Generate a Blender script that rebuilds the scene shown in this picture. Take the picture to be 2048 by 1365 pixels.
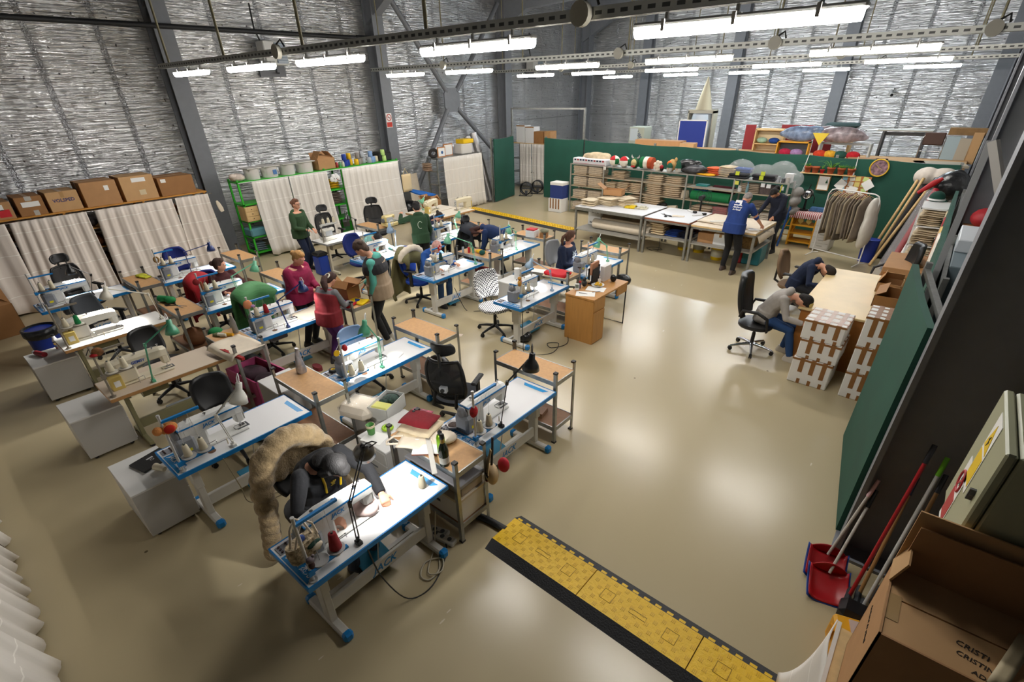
import bpy, math, random
from mathutils import Vector, Matrix, Euler
random.seed(7)
for o in list(bpy.data.objects): bpy.data.objects.remove(o)
SC = bpy.context.scene; COL = SC.collection
PI = math.pi
V = Vector
# ---------------------------------------------------------------- camera, world, exposure
cam = bpy.data.objects.new('camera', bpy.data.cameras.new('camera')); COL.objects.link(cam)
yaw, pitch, roll = .7064, .54387, -.02437
fw = V((-math.sin(yaw)*math.cos(pitch), math.cos(yaw)*math.cos(pitch), -math.sin(pitch)))
rt = V((math.cos(yaw), math.sin(yaw), 0)); up = rt.cross(fw)
rt, up = math.cos(roll)*rt+math.sin(roll)*up, -math.sin(roll)*rt+math.cos(roll)*up
cam.matrix_world = Matrix(((rt.x, up.x, -fw.x, 0), (rt.y, up.y, -fw.y, 0), (rt.z, up.z, -fw.z, 3.6), (0, 0, 0, 1)))
cam.data.sensor_width = 36; cam.data.lens = 989.4/2048*36; cam.data.shift_y = 89.5/2048
cam.data.clip_start = .05; SC.camera = cam
w = bpy.data.worlds.new('world'); SC.world = w; w.use_nodes = True
w.node_tree.nodes['Background'].inputs[0].default_value = (.7, .8, 1, 1)
w.node_tree.nodes['Background'].inputs[1].default_value = .05
SC.view_settings.view_transform = 'Standard'; SC.view_settings.look = 'None'
SC.view_settings.exposure = 0.0; SC.view_settings.gamma = 1
cy = SC.cycles
cy.max_bounces = 7; cy.diffuse_bounces = 4; cy.glossy_bounces = 3; cy.transmission_bounces = 4; cy.transparent_max_bounces = 6
cy.caustics_reflective = False; cy.caustics_refractive = False; cy.sample_clamp_indirect = 4
LED = 112.0      # strength of the ceiling battens
DESK = 30.0      # watts of the sewing lamps
# ---------------------------------------------------------------- mesh helper
class MB:
    def __init__(s): s.v = []; s.f = []; s.m = []; s.sm = []; s.M = Matrix.Identity(4)
    def at(s, x=0, y=0, z=0, rz=0, rx=0, ry=0):
        s.M = Matrix.Translation((x, y, z)) @ Euler((rx, ry, rz)).to_matrix().to_4x4(); return s
    def add(s, vs, fs, m=0, smooth=False):
        b = len(s.v); M = s.M
        s.v += [tuple(M @ V(p)) for p in vs]
        s.f += [tuple(b+i for i in f) for f in fs]; s.m += [m]*len(fs); s.sm += [smooth]*len(fs); return s
    def box(s, x0, x1, y0, y1, z0, z1, m=0, b=0):
        if x1 < x0: x0, x1 = x1, x0
        if y1 < y0: y0, y1 = y1, y0
        if z1 < z0: z0, z1 = z1, z0
        if b:
            b = min(b, (x1-x0)*.45, (y1-y0)*.45, (z1-z0)*.45)
            vs = []; idx = {}
            for i in (0, 1):
                for j in (0, 1):
                    for k in (0, 1):
                        X, Y, Z = (x0, x1)[i], (y0, y1)[j], (z0, z1)[k]
                        a, c, d = (b, -b)[i], (b, -b)[j], (b, -b)[k]
                        for ax, p in enumerate(((X, Y+c, Z+d), (X+a, Y, Z+d), (X+a, Y+c, Z))):
                            idx[i, j, k, ax] = len(vs); vs.append(p)
            I = lambda i, j, k, a: idx[i, j, k, a]
            fs = []
            for i in (0, 1):
                q = [I(i, 0, 0, 0), I(i, 1, 0, 0), I(i, 1, 1, 0), I(i, 0, 1, 0)]; fs.append(q if i else q[::-1])
                q = [I(0, i, 0, 1), I(0, i, 1, 1), I(1, i, 1, 1), I(1, i, 0, 1)]; fs.append(q if i else q[::-1])
                q = [I(0, 0, i, 2), I(1, 0, i, 2), I(1, 1, i, 2), I(0, 1, i, 2)]; fs.append(q if i else q[::-1])
            for i in (0, 1):
                for j in (0, 1):
                    fs += [[I(i, j, 0, 0), I(i, j, 1, 0), I(i, j, 1, 1), I(i, j, 0, 1)][::1 if i == j else -1],
                           [I(i, 0, j, 0), I(i, 1, j, 0), I(i, 1, j, 2), I(i, 0, j, 2)][::-1 if i == j else 1],
                           [I(0, i, j, 1), I(1, i, j, 1), I(1, i, j, 2), I(0, i, j, 2)][::1 if i == j else -1]]
                    for k in (0, 1): fs.append([I(i, j, k, 0), I(i, j, k, 1), I(i, j, k, 2)])
            return s.add(vs, fs, m)
        vs = [(x, y, z) for x in (x0, x1) for y in (y0, y1) for z in (z0, z1)]
        return s.add(vs, [(0, 1, 3, 2), (4, 6, 7, 5), (0, 4, 5, 1), (2, 3, 7, 6), (0, 2, 6, 4), (1, 5, 7, 3)], m)
    def cb(s, x, y, z, sx, sy, sz, m=0, b=0): return s.box(x-sx/2, x+sx/2, y-sy/2, y+sy/2, z-sz/2, z+sz/2, m, b)
    def rings(s, R, m=0, smooth=True, cap=True, close=False):
        n = len(R[0]); vs = [p for r in R for p in r]; fs = []
        K = len(R)
        for a in range(K if close else K-1):
            c = (a+1) % K
            for i in range(n):
                j = (i+1) % n; fs.append((a*n+i, a*n+j, c*n+j, c*n+i))
        s.add(vs, fs, m, smooth)
        if cap and not close:
            s.add(R[0], [tuple(range(n))[::-1]], m); s.add(R[-1], [tuple(range(n))], m)
        return s
    def tube(s, pts, r, m=0, n=8, cap=True, smooth=True, close=False):
        pts = [V(p) for p in pts]; K = len(pts); rr = r if isinstance(r, (list, tuple)) else [r]*K
        R = []; pu = None
        for i, p in enumerate(pts):
            if close: t = pts[(i+1) % K]-pts[i-1]
            else: t = (pts[min(i+1, K-1)]-pts[max(i-1, 0)])
            t = t.normalized() if t.length > 1e-9 else V((0, 0, 1))
            if pu is None: pu = V((0, 0, 1)) if abs(t.z) < .9 else V((1, 0, 0))
            u = (pu-t*pu.dot(t)); u = u.normalized() if u.length > 1e-6 else t.orthogonal().normalized()
            pu = u; q = t.cross(u)
            R.append([tuple(p+(u*math.cos(2*PI*k/n)+q*math.sin(2*PI*k/n))*rr[i]) for k in range(n)])
        return s.rings(R, m, smooth, cap, close)
    def cyl(s, p0, p1, r0, r1=None, m=0, n=14, smooth=True): return s.tube([p0, p1], [r0, r0 if r1 is None else r1], m, n, True, smooth)
    def bar(s, p0, p1, wd, th, m=0, side=(0, 0, 1)):
        p0, p1 = V(p0), V(p1); t = (p1-p0).normalized(); u = V(side); u = (u-t*u.dot(t))
        u = u.normalized() if u.length > 1e-6 else t.orthogonal().normalized(); q = t.cross(u)
        R = [[tuple(p+u*a*th/2+q*c*wd/2) for a, c in ((-1, -1), (1, -1), (1, 1), (-1, 1))] for p in (p0, p1)]
        return s.rings(R, m, False)
    def lathe(s, prof, c=(0, 0, 0), m=0, n=20, smooth=True, axis=(0, 0, 1), cap=False):
        a = V(axis).normalized(); u = a.orthogonal().normalized(); q = a.cross(u); c = V(c)
        R = [[tuple(c+a*z+(u*math.cos(2*PI*k/n)+q*math.sin(2*PI*k/n))*max(r, 1e-4)) for k in range(n)] for r, z in prof]
        return s.rings(R, m, smooth, cap)
    def ell(s, c, r, m=0, n=14, k=9, rot=None):
        c = V(c); R = []
        for i in range(k+1):
            a = -PI/2+PI*i/k; ca = max(math.cos(a), .02)
            ring = [V((r[0]*ca*math.cos(2*PI*j/n), r[1]*ca*math.sin(2*PI*j/n), r[2]*math.sin(a))) for j in range(n)]
            R.append([tuple(c+(rot @ p if rot else p)) for p in ring])
        return s.rings(R, m, True, True)
    def loft(s, secs, m=0, n=18, smooth=True):
        # secs: (centre, right vector, front vector, rx, ry)
        R = []
        for c, a, b, rx, ry in secs:
            c = V(c); a = V(a); b = V(b)
            R.append([tuple(c+a*(rx*math.copysign(abs(math.cos(t))**.8, math.cos(t)))+b*(ry*math.copysign(abs(math.sin(t))**.8, math.sin(t)))) for t in [2*PI*k/n for k in range(n)]])
        return s.rings(R, m, smooth)
    def prism(s, poly, z0, z1, m=0, plane='xy'):
        f = {'xy': lambda a, b, c: (a, b, c), 'xz': lambda a, b, c: (a, c, b), 'yz': lambda a, b, c: (c, a, b)}[plane]
        n = len(poly); vs = [f(a, b, z0) for a, b in poly]+[f(a, b, z1) for a, b in poly]
        return s.add(vs, [tuple(range(n))[::-1], tuple(range(n, 2*n))]+[(i, (i+1) % n, n+(i+1) % n, n+i) for i in range(n)], m)
    def sheet(s, fn, nu, nv, th=.004, m=0, smooth=True, dirn=None):
        # thick sheet from fn(u,v); thickness along local normal
        P = [[V(fn(i/nu, j/nv)) for j in range(nv+1)] for i in range(nu+1)]
        N = [[None]*(nv+1) for _ in range(nu+1)]
        for i in range(nu+1):
            for j in range(nv+1):
                if dirn: N[i][j] = V(dirn); continue
                a = P[min(i+1, nu)][j]-P[max(i-1, 0)][j]; b = P[i][min(j+1, nv)]-P[i][max(j-1, 0)]
                c = a.cross(b); N[i][j] = c.normalized() if c.length > 1e-12 else V((0, 0, 1))
        A = [tuple(P[i][j]) for i in range(nu+1) for j in range(nv+1)]
        B = [tuple(P[i][j]-N[i][j]*th) for i in range(nu+1) for j in range(nv+1)]
        k = (nu+1)*(nv+1); w_ = nv+1; fs = []
        for i in range(nu):
            for j in range(nv):
                a, b, c, d = i*w_+j, (i+1)*w_+j, (i+1)*w_+j+1, i*w_+j+1
                fs += [(a, b, c, d), (k+d, k+c, k+b, k+a)]
        for i in range(nu):
            a, b = i*w_, (i+1)*w_; fs.append((k+a, k+b, b, a)); a, b = i*w_+nv, (i+1)*w_+nv; fs.append((a, b, k+b, k+a))
        for j in range(nv):
            a, b = j, j+1; fs.append((a, b, k+b, k+a)); a, b = nu*w_+j, nu*w_+j+1; fs.append((k+a, k+b, b, a))
        return s.add(A+B, fs, m, smooth)
    def mesh(s, name, mats):
        me = bpy.data.meshes.new(name); me.from_pydata(s.v, [], s.f)
        for q in (mats if isinstance(mats, (list, tuple)) else [mats]): me.materials.append(q)
        me.polygons.foreach_set('material_index', s.m); me.polygons.foreach_set('use_smooth', s.sm); me.update(); return me
KIDS = {}
def tag(o, label=None, cat=None, group=None, kind=None):
    for k, v in (('label', label), ('category', cat), ('group', group), ('kind', kind)):
        if v: o[k] = v
    return o
def obj(name, mb, mats, parent=None, label=None):
    me = mb if isinstance(mb, bpy.types.Mesh) else mb.mesh(name, mats)
    o = bpy.data.objects.new(name, me); COL.objects.link(o)
    if parent: o.parent = parent; KIDS.setdefault(parent, []).append(o)
    if label: o['label'] = label
    return o
def thing(name, label, cat, loc=(0, 0, 0), rz=0, group=None):
    o = bpy.data.objects.new(name, None); COL.objects.link(o); o.location = loc; o.rotation_euler = (0, 0, rz)
    o.empty_display_size = .1; return tag(o, label, cat, group)
def single(name, mb, mats, label, cat, group=None, loc=(0, 0, 0), rz=0):
    o = obj(name, mb, mats); o.location = loc; o.rotation_euler = (0, 0, rz); return tag(o, label, cat, group)
def struct(name, mb, mats): return tag(obj(name, mb, mats), kind='structure')
def dup(root, loc, rz=0, label=None, group=None):
    def cp(o, par):
        c = o.copy(); COL.objects.link(c); c.parent = par
        if par: KIDS.setdefault(par, []).append(c)
        for k in list(KIDS.get(o, ())): cp(k, c)
        return c
    r = cp(root, None); r.location = loc; r.rotation_euler = (0, 0, rz)
    if label: r['label'] = label
    if group: r['group'] = group
    return r
_txt = {}
def text_mesh(body, size, depth=.001, shear=0, bold=0, align='CENTER'):
    c = bpy.data.curves.new('t', 'FONT'); c.body = body; c.size = size; c.extrude = depth; c.shear = shear; c.offset = bold
    c.align_x = align; c.align_y = 'CENTER'; c.resolution_u = 2
    o = bpy.data.objects.new('t', c); COL.objects.link(o); dg = bpy.context.evaluated_depsgraph_get()
    me = bpy.data.meshes.new_from_object(o.evaluated_get(dg)); bpy.data.objects.remove(o); bpy.data.curves.remove(c); return me
def text(body, size, mat, M, parent=None, shear=0, bold=0, name='lettering'):
    me = text_mesh(body, size, .0008, shear, bold); me.materials.clear(); me.materials.append(mat)
    o = bpy.data.objects.new(name, me); COL.objects.link(o); o.matrix_local = M
    if parent: o.parent = parent; o.matrix_local = M; KIDS.setdefault(parent, []).append(o)
    return o
def frame(o, x, y):   # matrix with text x axis along x, text up along y, at o
    x = V(x).normalized(); y = V(y); y = (y-x*y.dot(x)).normalized(); z = x.cross(y); o = V(o)
    return Matrix(((x.x, y.x, z.x, o.x), (x.y, y.y, z.y, o.y), (x.z, y.z, z.z, o.z), (0, 0, 0, 1)))
# ---------------------------------------------------------------- materials
def lin(h):
    if isinstance(h, str):
        h = h.lstrip('#'); h = h if len(h) == 6 else ''.join(c*2 for c in h); h = [int(h[i:i+2], 16)/255 for i in (0, 2, 4)]
        return tuple(x/12.92 if x <= .04045 else ((x+.055)/1.055)**2.4 for x in h)
    return h
_mats = {}
def mat(col, rough=.5, metal=0, noise=0, scale=8, bump=0, bscale=60, emit=0, alpha=1, trans=0, spec=.5, sheen=0, name=None, stretch=None, coat=0):
    key = (col, rough, metal, noise, scale, bump, bscale, emit, alpha, trans, spec, sheen, stretch, coat)
    if key in _mats: return _mats[key]
    m = bpy.data.materials.new(name or 'mat'); m.use_nodes = True; nt = m.node_tree; b = nt.nodes['Principled BSDF']
    c = lin(col); b.inputs['Base Color'].default_value = (*c, 1); b.inputs['Roughness'].default_value = rough
    b.inputs['Metallic'].default_value = metal; b.inputs['Specular IOR Level'].default_value = spec
    if emit: b.inputs['Emission Color'].default_value = (*c, 1); b.inputs['Emission Strength'].default_value = emit
    if alpha < 1: b.inputs['Alpha'].default_value = alpha
    if trans: b.inputs['Transmission Weight'].default_value = trans
    if sheen: b.inputs['Sheen Weight'].default_value = sheen
    if coat: b.inputs['Coat Weight'].default_value = coat
    if noise or bump:
        tc = nt.nodes.new('ShaderNodeTexCoord'); src = tc.outputs['Object']
        if stretch:
            mp = nt.nodes.new('ShaderNodeMapping'); mp.inputs['Scale'].default_value = stretch; nt.links.new(src, mp.inputs[0]); src = mp.outputs[0]
    if noise:
        n = nt.nodes.new('ShaderNodeTexNoise'); n.inputs['Scale'].default_value = scale; n.inputs['Detail'].default_value = 5; nt.links.new(src, n.inputs['Vector'])
        r = nt.nodes.new('ShaderNodeValToRGB'); r.color_ramp.elements[0].position = .3; r.color_ramp.elements[1].position = .7
        r.color_ramp.elements[0].color = (*[x*(1-noise) for x in c], 1); r.color_ramp.elements[1].color = (*[min(1, x*(1+noise*.6)) for x in c], 1)
        nt.links.new(n.outputs[0], r.inputs[0]); nt.links.new(r.outputs[0], b.inputs['Base Color'])
    if bump:
        n2 = nt.nodes.new('ShaderNodeTexNoise'); n2.inputs['Scale'].default_value = bscale; n2.inputs['Detail'].default_value = 3; nt.links.new(src, n2.inputs['Vector'])
        bp = nt.nodes.new('ShaderNodeBump'); bp.inputs['Strength'].default_value = bump; bp.inputs['Distance'].default_value = .01
        nt.links.new(n2.outputs[0], bp.inputs['Height']); nt.links.new(bp.outputs[0], b.inputs['Normal'])
    _mats[key] = m; return m
def N(nt, t, *a, **k):
    n = nt.nodes.new(t)
    for i, x in enumerate(a):
        if x is None: continue
        if hasattr(x, 'links'): nt.links.new(x, n.inputs[i])
        else: n.inputs[i].default_value = x
    for kk, x in k.items(): setattr(n, kk, x)
    return n
def mth(nt, op, a, b=None, c=None): return N(nt, 'ShaderNodeMath', a, b, c, operation=op).outputs[0]
def foil(name, axis, step, off=0):
    m = bpy.data.materials.new(name); m.use_nodes = True; nt = m.node_tree; b = nt.nodes['Principled BSDF']
    tc = N(nt, 'ShaderNodeTexCoord').outputs['Object']
    sx = N(nt, 'ShaderNodeSeparateXYZ', tc); u = sx.outputs[axis]; z = sx.outputs[2]
    # horizontal crinkles: noise squeezed along z
    sc = [1.6, 1.6, 1.6]; sc[axis] = 2.2; sc[2] = 26
    mp = N(nt, 'ShaderNodeMapping', tc); mp.inputs['Scale'].default_value = sc
    n1 = N(nt, 'ShaderNodeTexNoise', mp.outputs[0]); n1.inputs['Scale'].default_value = 1; n1.inputs['Detail'].default_value = 4; n1.inputs['Distortion'].default_value = .6
    n2 = N(nt, 'ShaderNodeTexNoise', tc); n2.inputs['Scale'].default_value = 1.3; n2.inputs['Detail'].default_value = 4
    n3 = N(nt, 'ShaderNodeTexNoise', tc); n3.inputs['Scale'].default_value = 26; n3.inputs['Detail'].default_value = 3
    # vertical seams
    uu = mth(nt, 'ADD', u, mth(nt, 'MULTIPLY', n3.outputs[0], .05))
    fr = mth(nt, 'FRACT', mth(nt, 'DIVIDE', mth(nt, 'ADD', uu, off+200), step))
    seam = mth(nt, 'LESS_THAN', fr, .10)
    # pins
    pu = mth(nt, 'SUBTRACT', mth(nt, 'FRACT', mth(nt, 'DIVIDE', mth(nt, 'ADD', u, 100.3+off), step*.5)), .5)
    pz = mth(nt, 'SUBTRACT', mth(nt, 'FRACT', mth(nt, 'DIVIDE', mth(nt, 'ADD', z, mth(nt, 'MULTIPLY', n2.outputs[0], .5)), .5)), .5)
    pr = mth(nt, 'SQRT', mth(nt, 'ADD', mth(nt, 'POWER', mth(nt, 'MULTIPLY', pu, step*.5), 2), mth(nt, 'POWER', mth(nt, 'MULTIPLY', pz, .5), 2)))
    pin = mth(nt, 'LESS_THAN', pr, .018)
    hz = mth(nt, 'LESS_THAN', mth(nt, 'ABSOLUTE', mth(nt, 'SUBTRACT', mth(nt, 'ADD', z, mth(nt, 'MULTIPLY', n3.outputs[0], .04)), 2.42)), .022)
    mx = N(nt, 'ShaderNodeMix', data_type='RGBA'); nt.links.new(seam, mx.inputs[0]); mx.inputs[6].default_value = (.80, .81, .83, 1); mx.inputs[7].default_value = (.72, .73, .76, 1)
    mx2 = N(nt, 'ShaderNodeMix', data_type='RGBA'); nt.links.new(mth(nt, 'MAXIMUM', pin, mth(nt, 'MULTIPLY', hz, .35)), mx2.inputs[0]); nt.links.new(mx.outputs[2], mx2.inputs[6]); mx2.inputs[7].default_value = (.22, .22, .23, 1)
    nt.links.new(mx2.outputs[2], b.inputs['Base Color']); b.inputs['Metallic'].default_value = .9
    nt.links.new(mth(nt, 'SUBTRACT', mth(nt, 'ADD', .24, mth(nt, 'MULTIPLY', n2.outputs[0], .14)), mth(nt, 'MULTIPLY', seam, -.06)), b.inputs['Roughness'])
    h = mth(nt, 'ADD', mth(nt, 'MULTIPLY', n1.outputs[0], 1.0), mth(nt, 'ADD', mth(nt, 'MULTIPLY', n2.outputs[0], 2.2), mth(nt, 'MULTIPLY', mth(nt, 'MULTIPLY', n3.outputs[0], seam), 1.2)))
    bp = N(nt, 'ShaderNodeBump'); bp.inputs['Strength'].default_value = 1.0; bp.inputs['Distance'].default_value = .05
    nt.links.new(h, bp.inputs['Height']); nt.links.new(bp.outputs[0], b.inputs['Normal']); return m
def floor_mat():
    m = bpy.data.materials.new('floor epoxy'); m.use_nodes = True; nt = m.node_tree; b = nt.nodes['Principled BSDF']
    tc = N(nt, 'ShaderNodeTexCoord').outputs['Object']
    n1 = N(nt, 'ShaderNodeTexNoise', tc); n1.inputs['Scale'].default_value = .25; n1.inputs['Detail'].default_value = 2
    r = N(nt, 'ShaderNodeValToRGB', n1.outputs[0]); r.color_ramp.elements[0].position = .3; r.color_ramp.elements[1].position = .7
    r.color_ramp.elements[0].color = (*lin('#b3a584'), 1); r.color_ramp.elements[1].color = (*lin('#b9ab8a'), 1)
    mp = N(nt, 'ShaderNodeMapping', tc); mp.inputs['Scale'].default_value = (9, 2.2, 1)
    v = N(nt, 'ShaderNodeTexVoronoi', mp.outputs[0]); v.inputs['Scale'].default_value = .8
    n4 = N(nt, 'ShaderNodeTexNoise', tc); n4.inputs['Scale'].default_value = .35
    sp = mth(nt, 'MULTIPLY', mth(nt, 'LESS_THAN', v.outputs['Distance'], .055), mth(nt, 'GREATER_THAN', n4.outputs[0], .56))
    mx = N(nt, 'ShaderNodeMix', data_type='RGBA'); nt.links.new(mth(nt, 'MULTIPLY', sp, .7), mx.inputs[0]); nt.links.new(r.outputs[0], mx.inputs[6]); mx.inputs[7].default_value = (*lin('#d8cfb8'), 1)
    v2 = N(nt, 'ShaderNodeTexVoronoi', tc); v2.inputs['Scale'].default_value = 1.3
    sp2 = mth(nt, 'LESS_THAN', v2.outputs['Distance'], .02)
    mx2 = N(nt, 'ShaderNodeMix', data_type='RGBA'); nt.links.new(mth(nt, 'MULTIPLY', sp2, .8), mx2.inputs[0]); nt.links.new(mx.outputs[2], mx2.inputs[6]); mx2.inputs[7].default_value = (*lin('#4a3b22'), 1)
    nt.links.new(mx2.outputs[2], b.inputs['Base Color'])
    n2 = N(nt, 'ShaderNodeTexNoise', tc); n2.inputs['Scale'].default_value = 1.5; n2.inputs['Detail'].default_value = 1
    nt.links.new(mth(nt, 'ADD', .23, mth(nt, 'MULTIPLY', n2.outputs[0], .05)), b.inputs['Roughness'])
    n3 = N(nt, 'ShaderNodeTexNoise', tc); n3.inputs['Scale'].default_value = 2.2
    bp = N(nt, 'ShaderNodeBump'); bp.inputs['Strength'].default_value = .06; bp.inputs['Distance'].default_value = .02
    nt.links.new(n3.outputs[0], bp.inputs['Height']); nt.links.new(bp.outputs[0], b.inputs['Normal']); return m
WHITE = mat('#e6e6e4', .45); WHITEP = mat('#dcdcd8', .35, noise=.05, scale=3); TOP = mat('#e9e9ea', .32); BLUE = mat('#0a78bd', .4); LBLUE = mat('#3a9fe0', .4)
FRAMEW = mat('#cfcdc6', .45, noise=.06, scale=6); GALV = mat('#9c9d99', .38, .75, noise=.18, scale=14); DGREY = mat('#54565a', .45); STEEL = mat('#7b7e84', .5, noise=.05)
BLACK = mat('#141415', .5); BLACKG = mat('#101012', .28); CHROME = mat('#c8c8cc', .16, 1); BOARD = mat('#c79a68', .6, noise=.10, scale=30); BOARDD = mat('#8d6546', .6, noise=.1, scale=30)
CARD = mat('#b4875a', .75, noise=.07, scale=7); CARDL = mat('#c59c6c', .75, noise=.06, scale=6); CARDD = mat('#9a6d40', .75, noise=.08, scale=6); TAPE = mat('#8d5f33', .35, noise=.08)
CREAM = mat('#e6dcc2', .8, bump=.5, bscale=300, stretch=(1, 1, 20)); BEIGE = mat('#d9c6a6', .9, noise=.1, scale=20, bump=.3, bscale=120); CANVAS = mat('#e4d7c2', .9, noise=.05, scale=12, bump=.2, bscale=150)
GREENL = mat('#6fb894', .3, coat=.4); PAPER = mat('#efeeea', .7); WOOD = mat('#c08f4e', .45, noise=.14, scale=3, stretch=(1, 14, 1)); PINE = mat('#d6b57e', .6, noise=.1, scale=4, stretch=(6, 6, 1))
YELLOW = mat('#e9bd10', .5, noise=.05, scale=8, bump=.5, bscale=45); RUBBER = mat('#26272a', .7, bump=.6, bscale=70); RED = mat('#b3141c', .6)
# ---------------------------------------------------------------- room shell
XL, XR, YB, YN, ZC = -14.6, .85, 23.3, -6.0, 6.9
struct('floor', MB().box(XL-.3, XR+.3, YN-.3, YB+.3, -.2, 0), floor_mat())
FY = foil('foil along y', 1, 1.18); FX = foil('foil along x', 0, 1.12, .4)
struct('wall_left', MB().box(XL-.2, XL, YN, YB, 0, ZC), FY); struct('wall_right', MB().box(XR, XR+.2, YN, YB, 0, ZC), FY)
struct('wall_back', MB().box(XL-.2, XR+.2, YB, YB+.2, 0, ZC), FX); struct('wall_near', MB().box(XL-.2, XR+.2, YN-.2, YN, 0, ZC), FX)
struct('ceiling', MB().box(XL-.2, XR+.2, YN-.2, YB+.2, ZC, ZC+.2), mat('#5c6064', .6, noise=.1, scale=1))
def ibeam(x, y, facing, name, z1=ZC, fw_=.38, d=.42, t=.03):
    mb = MB().at(x, y, 0, facing)           # flange at local x=0, web runs to -x
    mb.box(-t, 0, -fw_/2, fw_/2, 0, z1); mb.box(-d+t, -t, -.012, .012, 0, z1); mb.box(-d, -d+t, -fw_/2, fw_/2, 0, z1)
    mb.box(-d-.02, .03, -fw_/2-.03, fw_/2+.03, 0, .03)
    return struct(name, mb, STEEL)
for i, y in enumerate((-.5, 5.30, 11.06, 16.85, 22.55)): ibeam(-14.17, y, 0, 'column_left_%d' % (i+1))
for i, x in enumerate((-11.67, -7.90, -4.2)): ibeam(x, 22.95, -PI/2, 'column_back_%d' % (i+1), d=.34)
for i, y in enumerate((4.24, 9.95, 15.7, 21.45)): ibeam(.22, y, PI, 'column_right_%d' % (i+1), d=.6, t=.035, fw_=.34)
ibeam(.06, 22.95, -PI/2, 'column_corner', d=.34)
for i, y in enumerate((5.30, 11.06, 16.85, 22.55)):
    struct('beam_rafter_%d' % (i+1), MB().prism([(XL, 5.2), (-13.2, 5.9), (XR, 6.5), (XR, 6.9), (XL, 6.9)], y-.14, y+.14, 0, 'xz'), STEEL)
# black conduit pipe along the left wall
single('conduit_pipe', MB().tube([(-14.1, -1, 4.88), (-14.1, 11.3, 4.86)], .05, 0, 8).tube([(-14.1, 10.2, 4.86), (-14.1, 10.9, 4.86)], .065), mat('#1b1c1e', .6), 'long black pipe running high along the left foil wall', 'pipe')
# crossed steel brace
t = thing('cross_brace', 'grey steel cross brace with square centre plate on the left foil wall', 'brace', (-14.2, 13.8, 0))
for a, b in (((11.5, .15), (13.6, 3.0)), ((14.05, 3.5), (16.35, 6.1)), ((11.5, 6.0), (13.6, 3.5)), ((14.05, 3.0), (16.35, 1.1))):
    obj('diagonal', MB().tube([(0, a[0]-13.8, a[1]), (0, b[0]-13.8, b[1])], .075, 0, 10), STEEL, t)
obj('centre_plate', MB().prism([(-.36, -.2), (-.2, -.36), (.2, -.36), (.36, -.2), (.36, .2), (.2, .36), (-.2, .36), (-.36, .2)], -.03, .03, 0, 'yz').at(0, 0, 0), STEEL, t).location = (.02, 0, 3.25)
# no smoking sign on second column
t = thing('warning_sign', 'white sign with red circle and red text panel on grey column', 'sign', (-14.165, 11.0, 2.78))
obj('plate', MB().box(0, .006, -.11, .11, -.2, .2), mat('#f0ece8', .5), t)
sr = mat('#c8321f', .5)
obj('prohibition_ring', MB().tube([(.008, .085*math.cos(a*PI/12), .08+.085*math.sin(a*PI/12)) for a in range(24)], .01, 0, 6, close=True).bar((.008, -.06, .14), (.008, .06, .02), .014, .004, 0, (1, 0, 0)), sr, t)
obj('text_panel', MB().box(.006, .008, -.1, .1, -.185, -.05), sr, t)
obj('cigarette', MB().box(.006, .009, -.05, .05, .07, .085), BLACK, t)
# unit heaters on the walls
def heater(x, y, z, rz, label):
    t = thing('unit_heater', label, 'heater', (x, y, z), rz)
    obj('casing', MB().box(-.28, .1, -.3, .3, -.26, .26, 0, .02), mat('#c9c9c4', .4), t)
    obj('louvre_panel', MB().box(.1, .112, -.02, .27, -.22, .22), mat('#7c8894', .4), t)
    mb = MB()
    for k in range(7): mb.box(.11, .14, -.01, .26, -.2+k*.06, -.165+k*.06)
    obj('louvre', mb, mat('#9aa6b0', .35), t)
    obj('mounting_bracket', MB().box(-.36, -.27, -.35, .35, -.5, -.2).tube([(-.25, .1, -.26), (-.25, .1, -.42), (-.1, .1, -.42)], .02), DGREY, t)
    obj('supply_pipe', MB().tube([(-.1, -.25, .26), (-.1, -.33, .5), (-.12, -.3, 1.0)], .02), BLACK, t)
heater(-14.25, 7.75, 4.45, 0, 'pale wall heater with blue grey louvres high between the first two columns')
heater(-14.2, 18.6, 4.35, 0, 'pale wall heater high on the foil wall near the far corner')
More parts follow.
